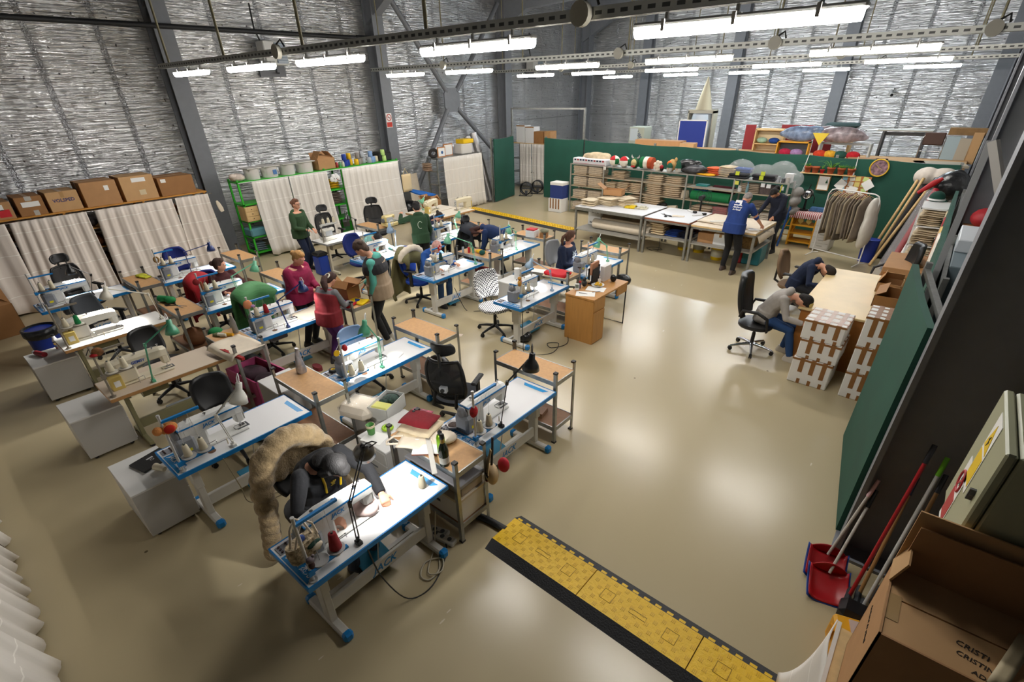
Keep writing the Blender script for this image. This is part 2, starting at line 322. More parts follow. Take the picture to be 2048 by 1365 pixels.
# ---------------------------------------------------------------- cable trays and batten lights
SL = .05; ANG = -math.atan(SL)
ROWS = [(4.05, 4.03, -12.4, (-11.0, -8.64, -6.46, -3.9, -1.44), .03, 1.5, 3.93), (9.05, 4.02, -12.9, (-11.5, -9.15, -6.4, -3.95, -1.38), .055, 1.5, 3.92),
        (14.25, 4.0, -13.2, (-11.3, -9.1, -6.64, -3.8, -1.5), .05, 1.5, 3.9), (18.9, 3.95, -13.4, (-10.9, -8.4, -6.1, -3.9, -1.4), .04, 1.25, 3.84)]
def slot_mat():
    m = bpy.data.materials.new('tray metal'); m.use_nodes = True; nt = m.node_tree; b = nt.nodes['Principled BSDF']
    tc = N(nt, 'ShaderNodeTexCoord').outputs['Object']; s = N(nt, 'ShaderNodeSeparateXYZ', tc)
    fx = mth(nt, 'FRACT', mth(nt, 'MULTIPLY', s.outputs[0], 9)); k = mth(nt, 'LESS_THAN', fx, .55)
    fz = mth(nt, 'ABSOLUTE', mth(nt, 'SUBTRACT', s.outputs[2], .04)); k2 = mth(nt, 'MULTIPLY', k, mth(nt, 'LESS_THAN', fz, .013))
    fy = mth(nt, 'LESS_THAN', mth(nt, 'ABSOLUTE', mth(nt, 'SUBTRACT', mth(nt, 'ABSOLUTE', s.outputs[1]), .025)), .012)
    k3 = mth(nt, 'MAXIMUM', k2, mth(nt, 'MULTIPLY', mth(nt, 'MULTIPLY', k, fy), mth(nt, 'LESS_THAN', s.outputs[2], .004)))
    mx = N(nt, 'ShaderNodeMix', data_type='RGBA'); nt.links.new(k3, mx.inputs[0]); mx.inputs[6].default_value = (*lin('#b2b3ad'), 1); mx.inputs[7].default_value = (*lin('#4a4b4a'), 1)
    nt.links.new(mx.outputs[2], b.inputs['Base Color']); b.inputs['Roughness'].default_value = .45; b.inputs['Metallic'].default_value = .6; return m
TRAY = slot_mat(); RODM = mat('#8b8468', .5, .4); HOUS = mat('#b9b9b5', .35)
NAMEROW = ['nearest cable tray', 'second cable tray', 'third cable tray', 'farthest cable tray']
PL = ['far left end', 'left half', 'middle', 'right half', 'far right end']
for ri, (y0, zt, xs, lx, sl, L, zl) in enumerate(ROWS):
    yy = lambda x: y0+sl*(-1.4-x); an = -math.atan(sl)
    t = thing('cable_tray', 'perforated galvanised %s hanging over the workshop' % NAMEROW[ri], 'cable tray', (xs, yy(xs), zt), an, 'hanging cable trays')
    Lr = (.8-xs)/math.cos(an)
    obj('channel', MB().box(0, Lr, -.05, .05, 0, .004).box(0, Lr, -.05, -.046, 0, .08).box(0, Lr, .046, .05, 0, .08), TRAY, t)
    k = .5
    while k < Lr:
        obj('hanger_rod', MB().tube([(k, 0, .0), (k, 0, ZC-zt)], .014 if ri else .02, 0, 6), RODM, t); k += 2.45
    cool = ri == 3
    for i, x in enumerate(lx):
        b = thing('batten_light', 'lit white %s batten lamp under the %s, %s' % ('cool' if cool else 'LED', NAMEROW[ri], PL[i]), 'ceiling light', (x, yy(x), zl), an, 'batten lights')
        obj('housing', MB().box(-L/2, L/2, -.04, .04, .012, .05, 0, .012), HOUS, b)
        R = []
        for e in (-L/2+.02, L/2-.02): R.append([(e, .045*math.cos(a), .002-.05*math.sin(a)) for a in [-.4+(PI+.8)*q/12 for q in range(13)]])
        mb = MB(); mb.rings(R, 0, True, True)
        obj('diffuser', mb, mat((.82, .92, 1.) if cool else (1., .955, .90), .5, emit=LED*(1.1 if cool else 1)), b)
        for e in (-L/2+.25, 0, L/2-.25): obj('bracket', MB().box(e-.012, e+.012, -.056, .056, -.012, .06).box(e-.01, e+.01, -.01, .01, .05, zt-zl+.02), HOUS, b)
    for jx in ((-7.55, -2.62), (-9.9, -5.2, -2.6, -.2), (-10.2, -7.8, -2.7), (-2.6,))[ri]:
        j = thing('junction_box', 'round grey junction box on the %s, %s' % (NAMEROW[ri], {-7.55: 'left of centre', -2.62: 'near its right lamps', -9.9: 'left part', -5.2: 'middle', -2.6: 'right part', -.2: 'right end', -10.2: 'left part', -7.8: 'middle left', -2.7: 'right part'}[jx]), 'junction box', (jx, yy(jx)-.09, zt+.04), 0, 'tray junction boxes')
        obj('box_body', MB().cyl((0, -.03, 0), (0, .03, 0), .085), mat('#a8a598', .45), j); obj('cable', MB().tube([(.03, 0, .08), (.1, .03, .13), (.12, .06, .05)], .012, 0, 6), BLACK, j)
# ---------------------------------------------------------------- sewing tables
TZ = .735
def jack_table():
    t = thing('sewing_table', '-', 'sewing table', (0, 0, 0))
    W, L = .55, 1.30; w2, l2 = W/2, L/2
    mb = MB().box(-w2+.012, w2-.012, -l2+.012, l2-.012, TZ-.04, TZ, 0)
    mb.box(-w2, w2, -l2, -l2+.012, TZ-.042, TZ+.001, 1).box(-w2, w2, l2-.012, l2, TZ-.042, TZ+.001, 1).box(-w2, -w2+.012, -l2, l2, TZ-.042, TZ+.001, 1).box(w2-.012, w2, -l2, l2, TZ-.042, TZ+.001, 1)
    top = obj('tabletop', mb, [TOP, BLUE], t)
    obj('corner_sticker', MB().prism([(-.12, -.63), (.23, -.63), (.17, -.53), (-.12, -.53)], TZ, TZ+.0015), mat('#1c84c6', .4), top)
    obj('end_sticker', MB().prism([(-.13, .60), (.2, .60), (.16, .55), (-.1, .55)], TZ, TZ+.0015), LBLUE, top)
    text('JACK 杰克', .062, WHITE, frame((.05, -.578, TZ+.0022), (1, 0, 0), (0, 1, 0)), top, .15, .001)
    obj('control_patch', MB().box(-.235, -.14, -.62, -.5, TZ, TZ+.004), mat('#8d8f96', .5), top)
    mb = MB()
    for k in range(6): mb.cyl((-.22+.03*(k % 3), -.595+.055*(k//3), TZ+.004), (-.22+.03*(k % 3), -.595+.055*(k//3), TZ+.012), .009, .009, 0, 8)
    obj('button', mb, mat('#3a2326', .5), top)
    obj('cable_hole', MB().cyl((.14, -.30, TZ), (.14, -.30, TZ+.002), .035, .035, 0, 16), mat('#6d4a2a', .6), top)
    for sy in (-1, 1):
        y = sy*.5
        lg = obj('leg', MB().box(.02, .12, y-.03, y+.03, .07, TZ-.06, 0, .006).box(-.2, .24, y-.025, y+.025, TZ-.07, TZ-.042, 0, .004).box(.0, .14, y-.034, y+.034, .42, TZ-.1, 0, .004), FRAMEW, t)
        ft = obj('foot', MB().box(-.22, .27, y-.035, y+.035, .01, .075, 0, .012), FRAMEW, t)
        for x0, x1 in ((-.265, -.2), (.25, .315)): obj('foot_cap', MB().box(x0, x1, y-.04, y+.04, 0, .085, 0, .018), BLUE, ft)
    bm_ = obj('crossbeam', MB().box(.07, .105, -.48, .48, .16, .285, 0, .006), FRAMEW, t)
    text('JACK', .1, BLUE, frame((.1055, .02, .222), (0, 1, 0), (0, 0, 1)), bm_, .35, .002)
    pd = obj('pedal', MB().at(-.1, .05, .1, 0, 0, .3).box(-.13, .13, -.14, .14, -.01, .01, 0, .006), mat('#11799c', .5), t)
    obj('pedal_bar', MB().box(-.14, -.10, -.48, .48, .05, .08).tube([(-.05, .05, .1), (-.02, .12, TZ-.06)], .006), FRAMEW, t)
    mo = obj('motor_box', MB().box(-.12, .06, -.36, -.1, TZ-.2, TZ-.042, 0, .015), DGREY, t)
    obj('drawer', MB().box(-.2, .05, .12, .42, TZ-.12, TZ-.045, 0, .008), mat('#9ba0a6', .5), t)
    return t
OLIVE = mat('#8e8a68', .5, noise=.06)
def old_table(top_m, edge_m, frame_m, L=1.28, W=.58):
    t = thing('sewing_table', '-', 'sewing table')
    obj('tabletop', MB().box(-W/2, W/2, -L/2, L/2, TZ-.006, TZ, 0, .003).box(-W/2, W/2, -L/2, L/2, TZ-.045, TZ-.006, 1, .004), [top_m, edge_m], t)
    for sy in (-1, 1):
        y = sy*(L/2-.17)
        lg = obj('leg', MB().box(.0, .075, y-.022, y+.022, .05, TZ-.045, 0, .004).box(-.24, .25, y-.022, y+.022, TZ-.08, TZ-.045), frame_m, t)
        ft = obj('foot', MB().box(-.25, .3, y-.025, y+.025, .02, .07, 0, .005), frame_m, t)
        for x in (-.23, .28): obj('foot_pad', MB().cyl((x, y, 0), (x, y, .02), .028, .028, 0, 10), RUBBER, ft)
    obj('crossbeam', MB().box(.02, .055, -L/2+.17, L/2-.17, .15, .27, 0, .004), frame_m, t)
    obj('pedal', MB().at(-.1, .05, .13, 0, 0, .3).box(-.12, .12, -.15, .15, -.012, .012), mat('#b9bec2', .35, .7), t)
    obj('motor_box', MB().cyl((-.05, -.3, TZ-.17), (-.05, -.02, TZ-.17), .085, .085, 0, 14), frame_m, t)
    return t
# ---------------------------------------------------------------- sewing machines (origin on table, needle towards +y)
def machine(body, accent, motor, brand='JACK', bl=BLUE, grey_motor=True):
    t = thing('sewing_machine', '-', 'sewing machine')
    obj('bed', MB().box(-.095, .085, -.42, .13, .0, .022, 0, .008).box(-.03, .03, .02, .13, .022, .03, 0, .003), body, t)
    arm = MB().box(-.075, .065, -.42, -.22, .02, .27, 0, .02)
    R = []
    for y, z0, z1, x0, x1 in ((-.44, .17, .29, -.07, .06), (-.3, .155, .305, -.08, .07), (-.1, .185, .305, -.07, .06), (.06, .18, .30, -.065, .055), (.125, .17, .285, -.055, .045)):
        R.append([(x0+.02, y, z0), (x1-.02, y, z0), (x1, y, z0+.02), (x1, y, z1-.025), (x1-.025, y, z1), (x0+.025, y, z1), (x0, y, z1-.025), (x0, y, z0+.02)])
    arm.rings(R, 0, False)
    ar = obj('arm', arm, body, t)
    obj('head', MB().box(-.05, .045, .045, .13, .085, .285, 0, .018), body, t)
    fp = obj('face_plate', MB().box(-.045, .04, .13, .134, .1, .27, 0, .002), mat('#d6d6d2', .35), t)
    mb = MB()
    for a, b in ((-.01, .17), (.015, .2), (-.015, .22), (.01, .145)): mb.cyl((a, .134, b), (a, .145, b), .008, .008, 0, 8)
    obj('tension_knob', mb, BLACK, fp)
    obj('needle_bar', MB().cyl((0, .085, .03), (0, .085, .1), .006, .006, 0, 8).cyl((.014, .085, .035), (.014, .085, .1), .005, .005, 0, 8).box(-.02, .02, .07, .12, .03, .036), CHROME, t)
    obj('throat_plate', MB().box(-.045, .05, .035, .15, .022, .0245), mat('#8f9298', .25, .9), t)
    hw = MB().lathe([(0, 0), (.05, 0), (.062, .012), (.062, .03), (.045, .04), (.04, .05), (0, .05)], (0, -.44, .215), 0, 20, True, (0, -1, 0))
    obj('handwheel', hw, mat('#77797e', .35) if grey_motor else body, t)
    if accent:
        st = obj('accent_stripe', MB().box(.066, .071, -.43, .12, .268, .282).box(-.066, .068, -.445, -.435, .268, .282), accent, ar)
    if brand: text(brand, .045, bl, frame((.0715, -.19, .232), (0, 1, 0), (0, 0, 1)), ar, .25, .0012)
    mo = obj('motor_housing', MB().box(-.085, .095, -.5, -.34, .0, .195, 0, .025) if grey_motor else MB().box(-.0, .12, -.52, -.4, .0, .16, 0, .004), motor, t)
    obj('warning_sticker', MB().box(.0955, .0975, -.44, -.39, .06, .09) if grey_motor else MB().box(.1205, .1225, -.49, -.43, .04, .11), mat('#e3d31e', .5) if grey_motor else PAPER, mo)
    for y, x in ((-.34, 0), (-.18, .02), (0, .02), (.07, -.02)):
        obj('thread_guide', MB().cyl((x, y, .295), (x, y, .325), .007, .007, 0, 8).cyl((x, y, .32), (x, y, .328), .014, .014, 0, 8), CHROME, t)
    obj('bobbin_winder', MB().tube([(.13, -.26, .002), (.13, -.26, .07), (.13, -.2, .075), (.13, -.2, .03)], .004, 0, 6), CHROME, t); obj('spool_pin', MB().cyl((.16, -.12, 0), (.16, -.12, .06), .006, .005, 0, 8), CREAM, t)
    return t
# thread stand at the back corner: pole, upper guide arm, lower arm with spool plates; spools stand on it
def stand(zl, arm_m, pole_m, plate_m, n=2, h=.58):
    t = thing('thread_stand', '-', 'thread stand')
    obj('pole', MB().cyl((0, 0, 0), (0, 0, h), .011, .011, 0, 10).cyl((0, 0, 0), (0, 0, .012), .03, .03, 0, 12).cyl((0, 0, h), (0, 0, h+.02), .014, .014, 0, 8), pole_m, t)
    obj('guide_arm', MB().box(-.012, .012, 0, .3, h-.06, h-.04), arm_m, t)
    a = obj('spool_arm', MB().box(-.014, .014, -.02, .07+.11*n, zl-.022, zl-.004).box(-.02, .02, -.02, .02, zl-.035, zl+.01), arm_m, t)
    for k in range(n):
        y = .09+.13*k
        obj('spool_plate', MB().cyl((-.03, y, zl-.004), (-.03, y, zl+.004), .062, .062, 0, 20).cyl((-.03, y, zl), (-.03, y, zl+.15), .004, .003, 0, 6), plate_m, a)
    obj('thread', MB().tube([(-.03, .09, zl+.13), (0, .12, h-.05), (-.1, .1, .33)], .0012, 0, 4).tube([(-.03, .22, zl+.13), (0, .2, h-.05), (-.08, .2, .33)], .0012, 0, 4), mat('#d8d4c8', .7), t)
    return t
def cone(col, r=.036, h=.12):
    t = thing('thread_cone', '-', 'thread cone')
    obj('thread', MB().lathe([(r*.9, .004), (r, .012), (r*.62, h-.006), (r*.5, h), (.014, h)], m=0, n=18, cap=True), mat(col, .8, bump=.6, bscale=260, stretch=(1, 1, 25)), t)
    obj('tube', MB().cyl((0, 0, 0), (0, 0, h+.012), .013, .009, 0, 10), mat('#3f4440', .5), t)
    return t
PROTO = {}
def proto(key, fn, *a):
    if key not in PROTO:
        PROTO[key] = fn(*a); return PROTO[key], True
    return PROTO[key], False
def put(key, fn, args, loc, rz, label, group=None):
    o, first = proto(key, fn, *args)
    if first:
        o.location = loc; o.rotation_euler = (0, 0, rz); o['label'] = label
        if group: o['group'] = group
        return o
    return dup(o, loc, rz, label, group)
CONES = {'cream': ('#e6dcc0',), 'red': ('#a81820',), 'green': ('#118a4a',), 'darkgreen': ('#1f4a44',), 'grey': ('#b9b4a6',), 'maroon': ('#a3242c', .045, .15)}
def lamp(key, lab, col, P, on=0, grp='sewing lamps', inner='#f4f4ee'):
    b, e, h, o = [V(p) for p in P]; R0 = b.copy()
    t = thing('desk_lamp', lab, 'lamp', tuple(b), 0, grp); b, e, h, o = b-R0, e-R0, h-R0, o-R0
    m = mat(col, .3, coat=.4); ax = (o-h).normalized(); L = (o-h).length*1.12
    obj('clamp', MB().box(-.03, .03, -.02, .02, -.07, .03, 0, .005).cyl((0, 0, .02), (0, 0, .06), .012, .012, 0, 8), m if col != '#141516' else BLACK, t)
    def arm(a, c, nm):
        d = (c-a).normalized(); s = d.cross(V((0, 0, 1))); s = s.normalized()*.011 if s.length > .05 else V((.011, 0, 0))
        obj(nm, MB().cyl(a+s, c+s, .005, .005, 0, 6).cyl(a-s, c-s, .005, .005, 0, 6).cyl(c-d*.03, c+d*.01, .017, .017, 0, 8), m, t)
    arm(b+V((0, 0, .05)), e, 'lower_arm'); arm(e, h+ax*.03, 'upper_arm')
    R = .082 if key in 'bdej' else .075
    prof = [(.012, 0), (.027, .004), (.03, .06*L/.16), (.045, .075*L/.16), (R*.86, .115*L/.16), (R, L), (R-.003, L), (R*.84, .115*L/.16), (.02, .07*L/.16)]
    sh = obj('shade', MB().lathe(prof, h, 0, 22, True, ax), m, t)
    obj('bulb', MB().ell(h+ax*(L*.72), (.027, .027, .03), 0, 10, 6), mat((1, .97, .9), .5, emit=25) if on else mat('#dcdcd6', .4), t)
    side = ax.cross(V((0, 0, 1))); side = side.normalized() if side.length > .05 else V((1, 0, 0))
    obj('cord', MB().tube([h-ax*.0, h-ax*.05+side*.02, h-ax*.06+side*.06, h-ax*.01+side*.09, h+ax*.06+side*.04], .005, 0, 6), WHITE if col not in ('#141516',) else BLACK, t)
    if on:
        ld = bpy.data.lights.new('lamp_light', 'SPOT'); ld.energy = DESK*on; ld.spot_size = 2.1; ld.spot_blend = .6; ld.shadow_soft_size = .03; ld.color = (1, .98, .94)
        lo = bpy.data.objects.new('lamp_light', ld); COL.objects.link(lo); lo.parent = t; lo.location = h+ax*(L*.95)
        lo.rotation_mode = 'QUATERNION'; lo.rotation_quaternion = ax.to_track_quat('-Z', 'Y')
    return t
LP = {'a': ((-10.58,1.55,.735),(-10.56,1.64,1.07),(-10.60,1.42,1.29),(-10.60,1.41,1.15)), 'b': ((-8.46,1.88,.735),(-8.47,1.84,1.14),(-8.57,1.42,1.35),(-8.58,1.38,1.20)),
'c': ((-6.45,1.11,.735),(-6.46,1.18,1.19),(-6.41,1.48,1.40),(-6.41,1.47,1.25)), 'd': ((-4.46,1.14,.735),(-4.50,1.10,1.09),(-4.44,1.36,1.34),(-4.45,1.31,1.17)),
'e': ((-2.53,1.18,.735),(-2.51,1.18,1.15),(-2.56,1.40,1.49),(-2.64,1.44,1.37)), 'f': ((-10.38,3.05,.735),(-10.38,3.05,1.14),(-10.26,3.46,1.25),(-10.26,3.46,1.11)),
'g': ((-8.25,2.99,.735),(-8.35,2.98,1.11),(-8.32,3.39,1.27),(-8.33,3.35,1.12)), 'h': ((-6.62,2.89,.735),(-6.66,2.85,1.13),(-6.52,3.18,1.36),(-6.52,3.19,1.23)),
'i': ((-4.58,2.97,.735),(-4.59,2.99,1.11),(-4.66,2.90,1.36),(-4.68,2.88,1.20)), 'j': ((-2.66,2.94,.735),(-2.60,2.98,1.25),(-2.42,3.13,1.55),(-2.43,3.12,1.40)),
'k': ((-10.2,6.5,.735),(-10.13,6.57,1.10),(-10.22,6.42,1.24),(-10.22,6.41,1.12)), 'l': ((-8.28,6.18,.735),(-8.27,6.21,1.19),(-8.32,6.13,1.34),(-8.34,6.14,1.18)),
'm': ((-6.46,6.6,.735),(-6.60,6.65,1.10),(-6.93,6.40,1.29),(-6.95,6.38,1.13)), 'n': ((-6.44,7.79,.735),(-6.46,7.80,1.10),(-6.56,7.71,1.24),(-6.57,7.70,1.08)),
'o': ((-4.55,8.2,.735),(-4.60,8.21,1.02),(-4.76,8.20,1.15),(-4.80,8.18,1.0)), 'p': ((-4.47,6.30,.735),(-4.53,6.32,1.06),(-4.76,6.14,1.26),(-4.80,6.12,1.13)),
'q': ((-8.32,7.99,.735),(-8.42,7.99,1.05),(-8.33,8.09,1.23),(-8.36,8.06,1.11)), 'r': ((-11.0,9.3,.735),(-11.2,9.25,.95),(-11.05,9.42,1.04),(-11.1,9.36,.92))}
# key: centre, place phrase, stand height of spool arm, cone colours, lamp colour, lamp on
PH = {'e': 'at the front station of the woman in black', 'd': 'at the station with white lamp and orange flower', 'a': 'at the station with black lamp beside the long curtains',
 'f': 'at the station with navy lamp and empty navy chair', 'g': 'at the station of the woman in maroon', 'h': 'at the station beside the girl in purple trousers',
 'i': 'at the empty station behind the pale blue chair', 'j': 'at the station with black lamp nearest the open floor', 'm': 'at the station of the person in denim',
 'p': 'at the station with the checkered chair', 'l': 'at the station of the person in teal stripes', 'n': 'at the station of the person bending over',
 'o': 'at the station of the seated woman in navy hoodie', 'q': 'at the station beside the grey jacketed chair far back'}
CT = {'e': (-2.735, 1.375), 'd': (-4.68, 1.27), 'a': (-10.55, 1.44), 'f': (-10.45, 3.12), 'g': (-8.43, 3.03), 'h': (-6.82, 3.02), 'i': (-4.77, 3.05), 'j': (-2.88, 3.15),
 'm': (-6.66, 6.10), 'p': (-4.66, 6.03), 'l': (-8.44, 6.0), 'n': (-6.62, 7.82), 'o': (-4.64, 7.82), 'q': (-8.45, 7.8)}
SPEC = {'e': (.10, 'lo', ('maroon',), '#141516', 1.6), 'd': (.10, 'lo', ('cream', 'cream'), '#dad9d0', 0), 'a': (.30, 'hi', ('cream', 'cream'), '#141516', 1.2), 'f': (.30, 'hi', ('cream', 'cream'), '#15306e', .8),
 'g': (.30, 'hi', ('cream', 'cream'), '#6fb894', 1.0), 'h': (.30, 'hi', ('cream', 'red'), '#15306e', .5), 'i': (.16, 'lo', ('cream', 'cream'), '#4f9f7c', 1.0), 'j': (.10, 'lo', ('cream', 'cream'), '#141516', 0),
 'm': (.30, 'hi', ('cream', 'darkgreen'), '#6fb894', 1.2), 'p': (.20, 'mid', ('cream', 'cream'), '#8ca5bb', 1.4), 'l': (.10, 'lo', ('red', 'red'), '#8fa9c6', 2.2), 'n': (.30, 'hi', ('cream', 'cream'), '#6fb894', 1.3),
 'o': (.20, 'mid', ('cream', 'cream'), '#6fb894', 1.2), 'q': (.30, 'hi', ('cream', 'cream'), '#6fb894', .8)}
MOT = mat('#84878c', .4); PLATE = mat('#5c5a58', .5); PLATEL = mat('#b5b6b6', .4)
for k, (x, y) in CT.items():
    ph = PH[k]; zl, kd, cs, lc, on = SPEC[k]
    put('jt', jack_table, (), (x, y, 0), 0, 'white blue edged sewing table '+ph, 'white and blue sewing tables')
    put('jm', machine, (WHITEP, BLUE, MOT), (x-.02, y-.03, TZ), 0, 'white blue striped sewing machine '+ph, 'industrial sewing machines')
    px, py = x+.235, y-.585
    put('st'+kd, stand, (zl, BLUE, mat('#c9c9c6', .35, .3), PLATE if k != 'e' else PLATEL), (px, py, TZ), 0, 'thread stand with blue arms '+ph, 'thread stands')
    zz = {'lo': .10, 'mid': .20, 'hi': .30}[kd]
    for i, c in enumerate(cs):
        cx_, cy_ = px-.03, py+.09+.13*i
        if k == 'e': cy_ = py+.22
        nm = {'maroon': 'dark red', 'darkgreen': 'dark green'}.get(c, c)
        put('cone'+c, cone, CONES[c], (cx_, cy_, TZ+zz+.004), 0, '%s%s thread cone %s' % (('left ' if i == 0 else 'right ') if len(cs) > 1 and cs[0] == cs[1] else '', nm, ph), 'thread cones')
    cn = {'#141516': 'black', '#dad9d0': 'white', '#15306e': 'navy blue', '#6fb894': 'mint green', '#4f9f7c': 'green', '#8ca5bb': 'grey blue', '#8fa9c6': 'pale blue'}[lc]
    lamp(k, '%s jointed desk lamp %s' % (cn, ph), lc, LP[k], on)
# old stations
WTOP = mat('#e8e7e3', .35); BTOP = mat('#d3c2ae', .4); EDGE = mat('#b98a55', .5, noise=.1)
t = old_table(WTOP, EDGE, OLIVE); t.location = (-8.6, 1.30, 0); tag(t, 'old sewing table with white top, wooden edge and olive frame beside the blue bin', group='old sewing tables')
t = old_table(BTOP, EDGE, OLIVE); t.location = (-6.67, 1.29, 0); tag(t, 'old sewing table with beige top, wooden edge and olive frame', group='old sewing tables')
t = old_table(WTOP, mat('#8e8f90', .5), mat('#cfc7b2', .5), 1.2, .6); t.location = (-10.4, 6.3, 0); t.rotation_euler.z = .03; tag(t, 'white overlock table on cream frame near the green shelf', group='old sewing tables')
IV = mat('#d8cfb8', .4); IVW = mat('#e2ded4', .4); YB_ = mat('#d2b866', .5)
m = machine(IVW, None, YB_, '', BLUE, False); m.location = (-8.6, 1.27, TZ); tag(m, 'old white sewing machine on the wooden edged white table', group='old sewing machines')
m = machine(IV, None, YB_, 'GEMSY', mat('#3458a8', .5), False); m.location = (-6.67, 1.26, TZ); tag(m, 'old ivory sewing machine on the beige topped table', group='old sewing machines')
POLE = mat('#8d8577', .45, .3)
for (x, y, lab, cs, h) in ((-8.36, .72, 'on the old white table beside the blue bin', ('cream', 'green'), .6), (-6.43, .70, 'on the old beige table', ('cream', 'cream'), .62)):
    s = put('stold', stand, (.27, POLE, POLE, mat('#d5d0c4', .5), 2, .6), (x, y, TZ), 0, 'plain metal thread stand '+lab, 'thread stands')
    for i, c in enumerate(cs): put('cone'+c, cone, CONES[c], (x-.03, y+.09+.13*i, TZ+.274), 0, '%s thread cone %s' % (c if cs[0] != cs[1] else ('left cream', 'right cream')[i], lab), 'thread cones')
lamp('b', 'white jointed desk lamp on the old white table', '#d9d4c4', LP['b'], 1.8); lamp('c', 'green jointed desk lamp clamped to the old beige table', '#4f9f7c', LP['c'], 0)
lamp('k', 'small black desk lamp on the overlock table', '#141516', LP['k'], 1.3)
def overlock(label, loc, rz=0, m=IVW):
    t = thing('overlock_machine', label, 'sewing machine', loc, rz, 'overlock machines')
    obj('base', MB().box(-.13, .12, -.17, .17, 0, .09, 0, .02), m, t); obj('body', MB().box(-.1, .06, -.16, .06, .09, .24, 0, .025).box(-.06, .03, .0, .16, .16, .24, 0, .02), m, t)
    obj('cutting_plate', MB().box(-.1, .1, .06, .2, .09, .1), CHROME, t); obj('handwheel', MB().cyl((0, -.17, .14), (0, -.2, .14), .05, .05, 0, 16), DGREY, t)
    obj('cover', MB().box(.06, .075, -.12, .05, .1, .2), mat('#b8bcc0', .4), t); return t
overlock('small white overlock machine on the white overlock table', (-10.42, 6.0, TZ), .1)
s = put('stmany', stand, (.36, mat('#c8c9c6', .4), POLE, mat('#d9d9d4', .4), 3, .42), (-10.3, 5.78, TZ), 0, 'spool rack with three cones on the white overlock table', 'thread stands')
for i in range(3): put('conecream', cone, CONES['cream'], (-10.33, 5.87+.13*i, TZ+.364), 0, '%s cream thread cone on the overlock table' % ('left', 'middle', 'right')[i], 'thread cones')
# two far wooden tables with old machines, back to back
for i, (x, y, lab) in enumerate(((-10.2, 9.55, 'nearer the yellow cable ramp'), (-10.85, 9.45, 'nearer the ironing board'))):
    t = put('oldr', old_table, (mat('#e2d9c8', .4), EDGE, mat('#b9a98a', .5), 1.3, .62), (x, y, 0), 0, 'far pale wooden edged sewing table '+lab, 'old sewing tables')
m = put('oldm', machine, (mat('#ddd2b4', .4), None, YB_, '', BLUE, False), (-10.2, 9.9, TZ), PI, 'far old cream sewing machine, nearer the yellow ramp', 'old sewing machines')
m = put('oldm', machine, (), (-10.75, 9.5, TZ), .3, 'far old cream sewing machine, beside the green lamp', 'old sewing machines')
lamp('r', 'mint green desk lamp on the far wooden table', '#6fb894', LP['r'], 0)
overlock('yellowed overlock machine in front of the curtain with yellow threads', (-9.95, 7.35, .84), 0, mat('#dcc98a', .4))
# ---------------------------------------------------------------- galvanised racks with tan boards
def rack(wx=.90, wy=.38, green=False):
    t = thing('side_rack', '-', 'rack'); a, b = wx/2, wy/2
    for i, z in enumerate((.824, .22)):
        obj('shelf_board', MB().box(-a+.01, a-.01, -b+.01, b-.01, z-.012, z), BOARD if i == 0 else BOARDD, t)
        obj('shelf_beam', MB().box(-a, a, -b, -b+.012, z-.05, z+.002).box(-a, a, b-.012, b, z-.05, z+.002).box(-a, -a+.012, -b, b, z-.05, z+.002).box(a-.012, a, -b, b, z-.05, z+.002), GALV, t)
    for sx in (-1, 1):
        for sy in (-1, 1):
            p = obj('post', MB().box(sx*a, sx*(a-.035), sy*b, sy*(b-.004), .012, .93).box(sx*a, sx*(a-.004), sy*b, sy*(b-.035), .012, .93), GALV, t)
            obj('post_cap', MB().box(sx*(a+.003), sx*(a-.04), sy*(b+.003), sy*(b-.04), .925, .945), BLACK, p); obj('post_foot', MB().box(sx*(a+.003), sx*(a-.04), sy*(b+.003), sy*(b-.04), 0, .02), BLACK, p)
    return t
RK = {'e': (-2.875, 2.275, 'carrying the bottles between the two nearest stations'), 'j': (-3.08, 4.01, 'empty, behind the black lamp nearest the open floor'), 'i': (-4.85, 3.91, 'empty, behind the big mesh chair'),
 'di': (-4.81, 2.16, 'carrying the silver cone bag'), 'h': (-6.61, 2.14, 'covered by a canvas sheet'), 'g': (-8.52, 2.19, 'carrying the green cloth roll'), 'f': (-10.42, 2.26, 'carrying the yellow cloth by the curtains'),
 'far': (-10.58, 4.04, 'empty, near the grey column'), 'g2': (-8.68, 3.92, 'behind the woman in maroon with cloth scraps'), 'girl': (-6.69, 3.9, 'carrying the open box beside the girl'),
 'm': (-6.69, 6.96, 'carrying thread spools behind the denim station'), 'p': (-4.88, 6.89, 'carrying the red cloth'), 'n': (-6.69, 8.68, 'carrying small cartons behind the bending person'),
 'o': (-4.9, 8.68, 'empty, nearest the white cutting table'), 'q': (-8.56, 8.65, 'empty, in front of the yellow ramp end'), 'k': (-10.35, 7.15, 'behind the overlock table with one cone')}
for k, (x, y, lab) in RK.items(): put('rack', rack, (), (x, y, 0), 0, 'galvanised rack with tan board '+lab, 'galvanised side racks')
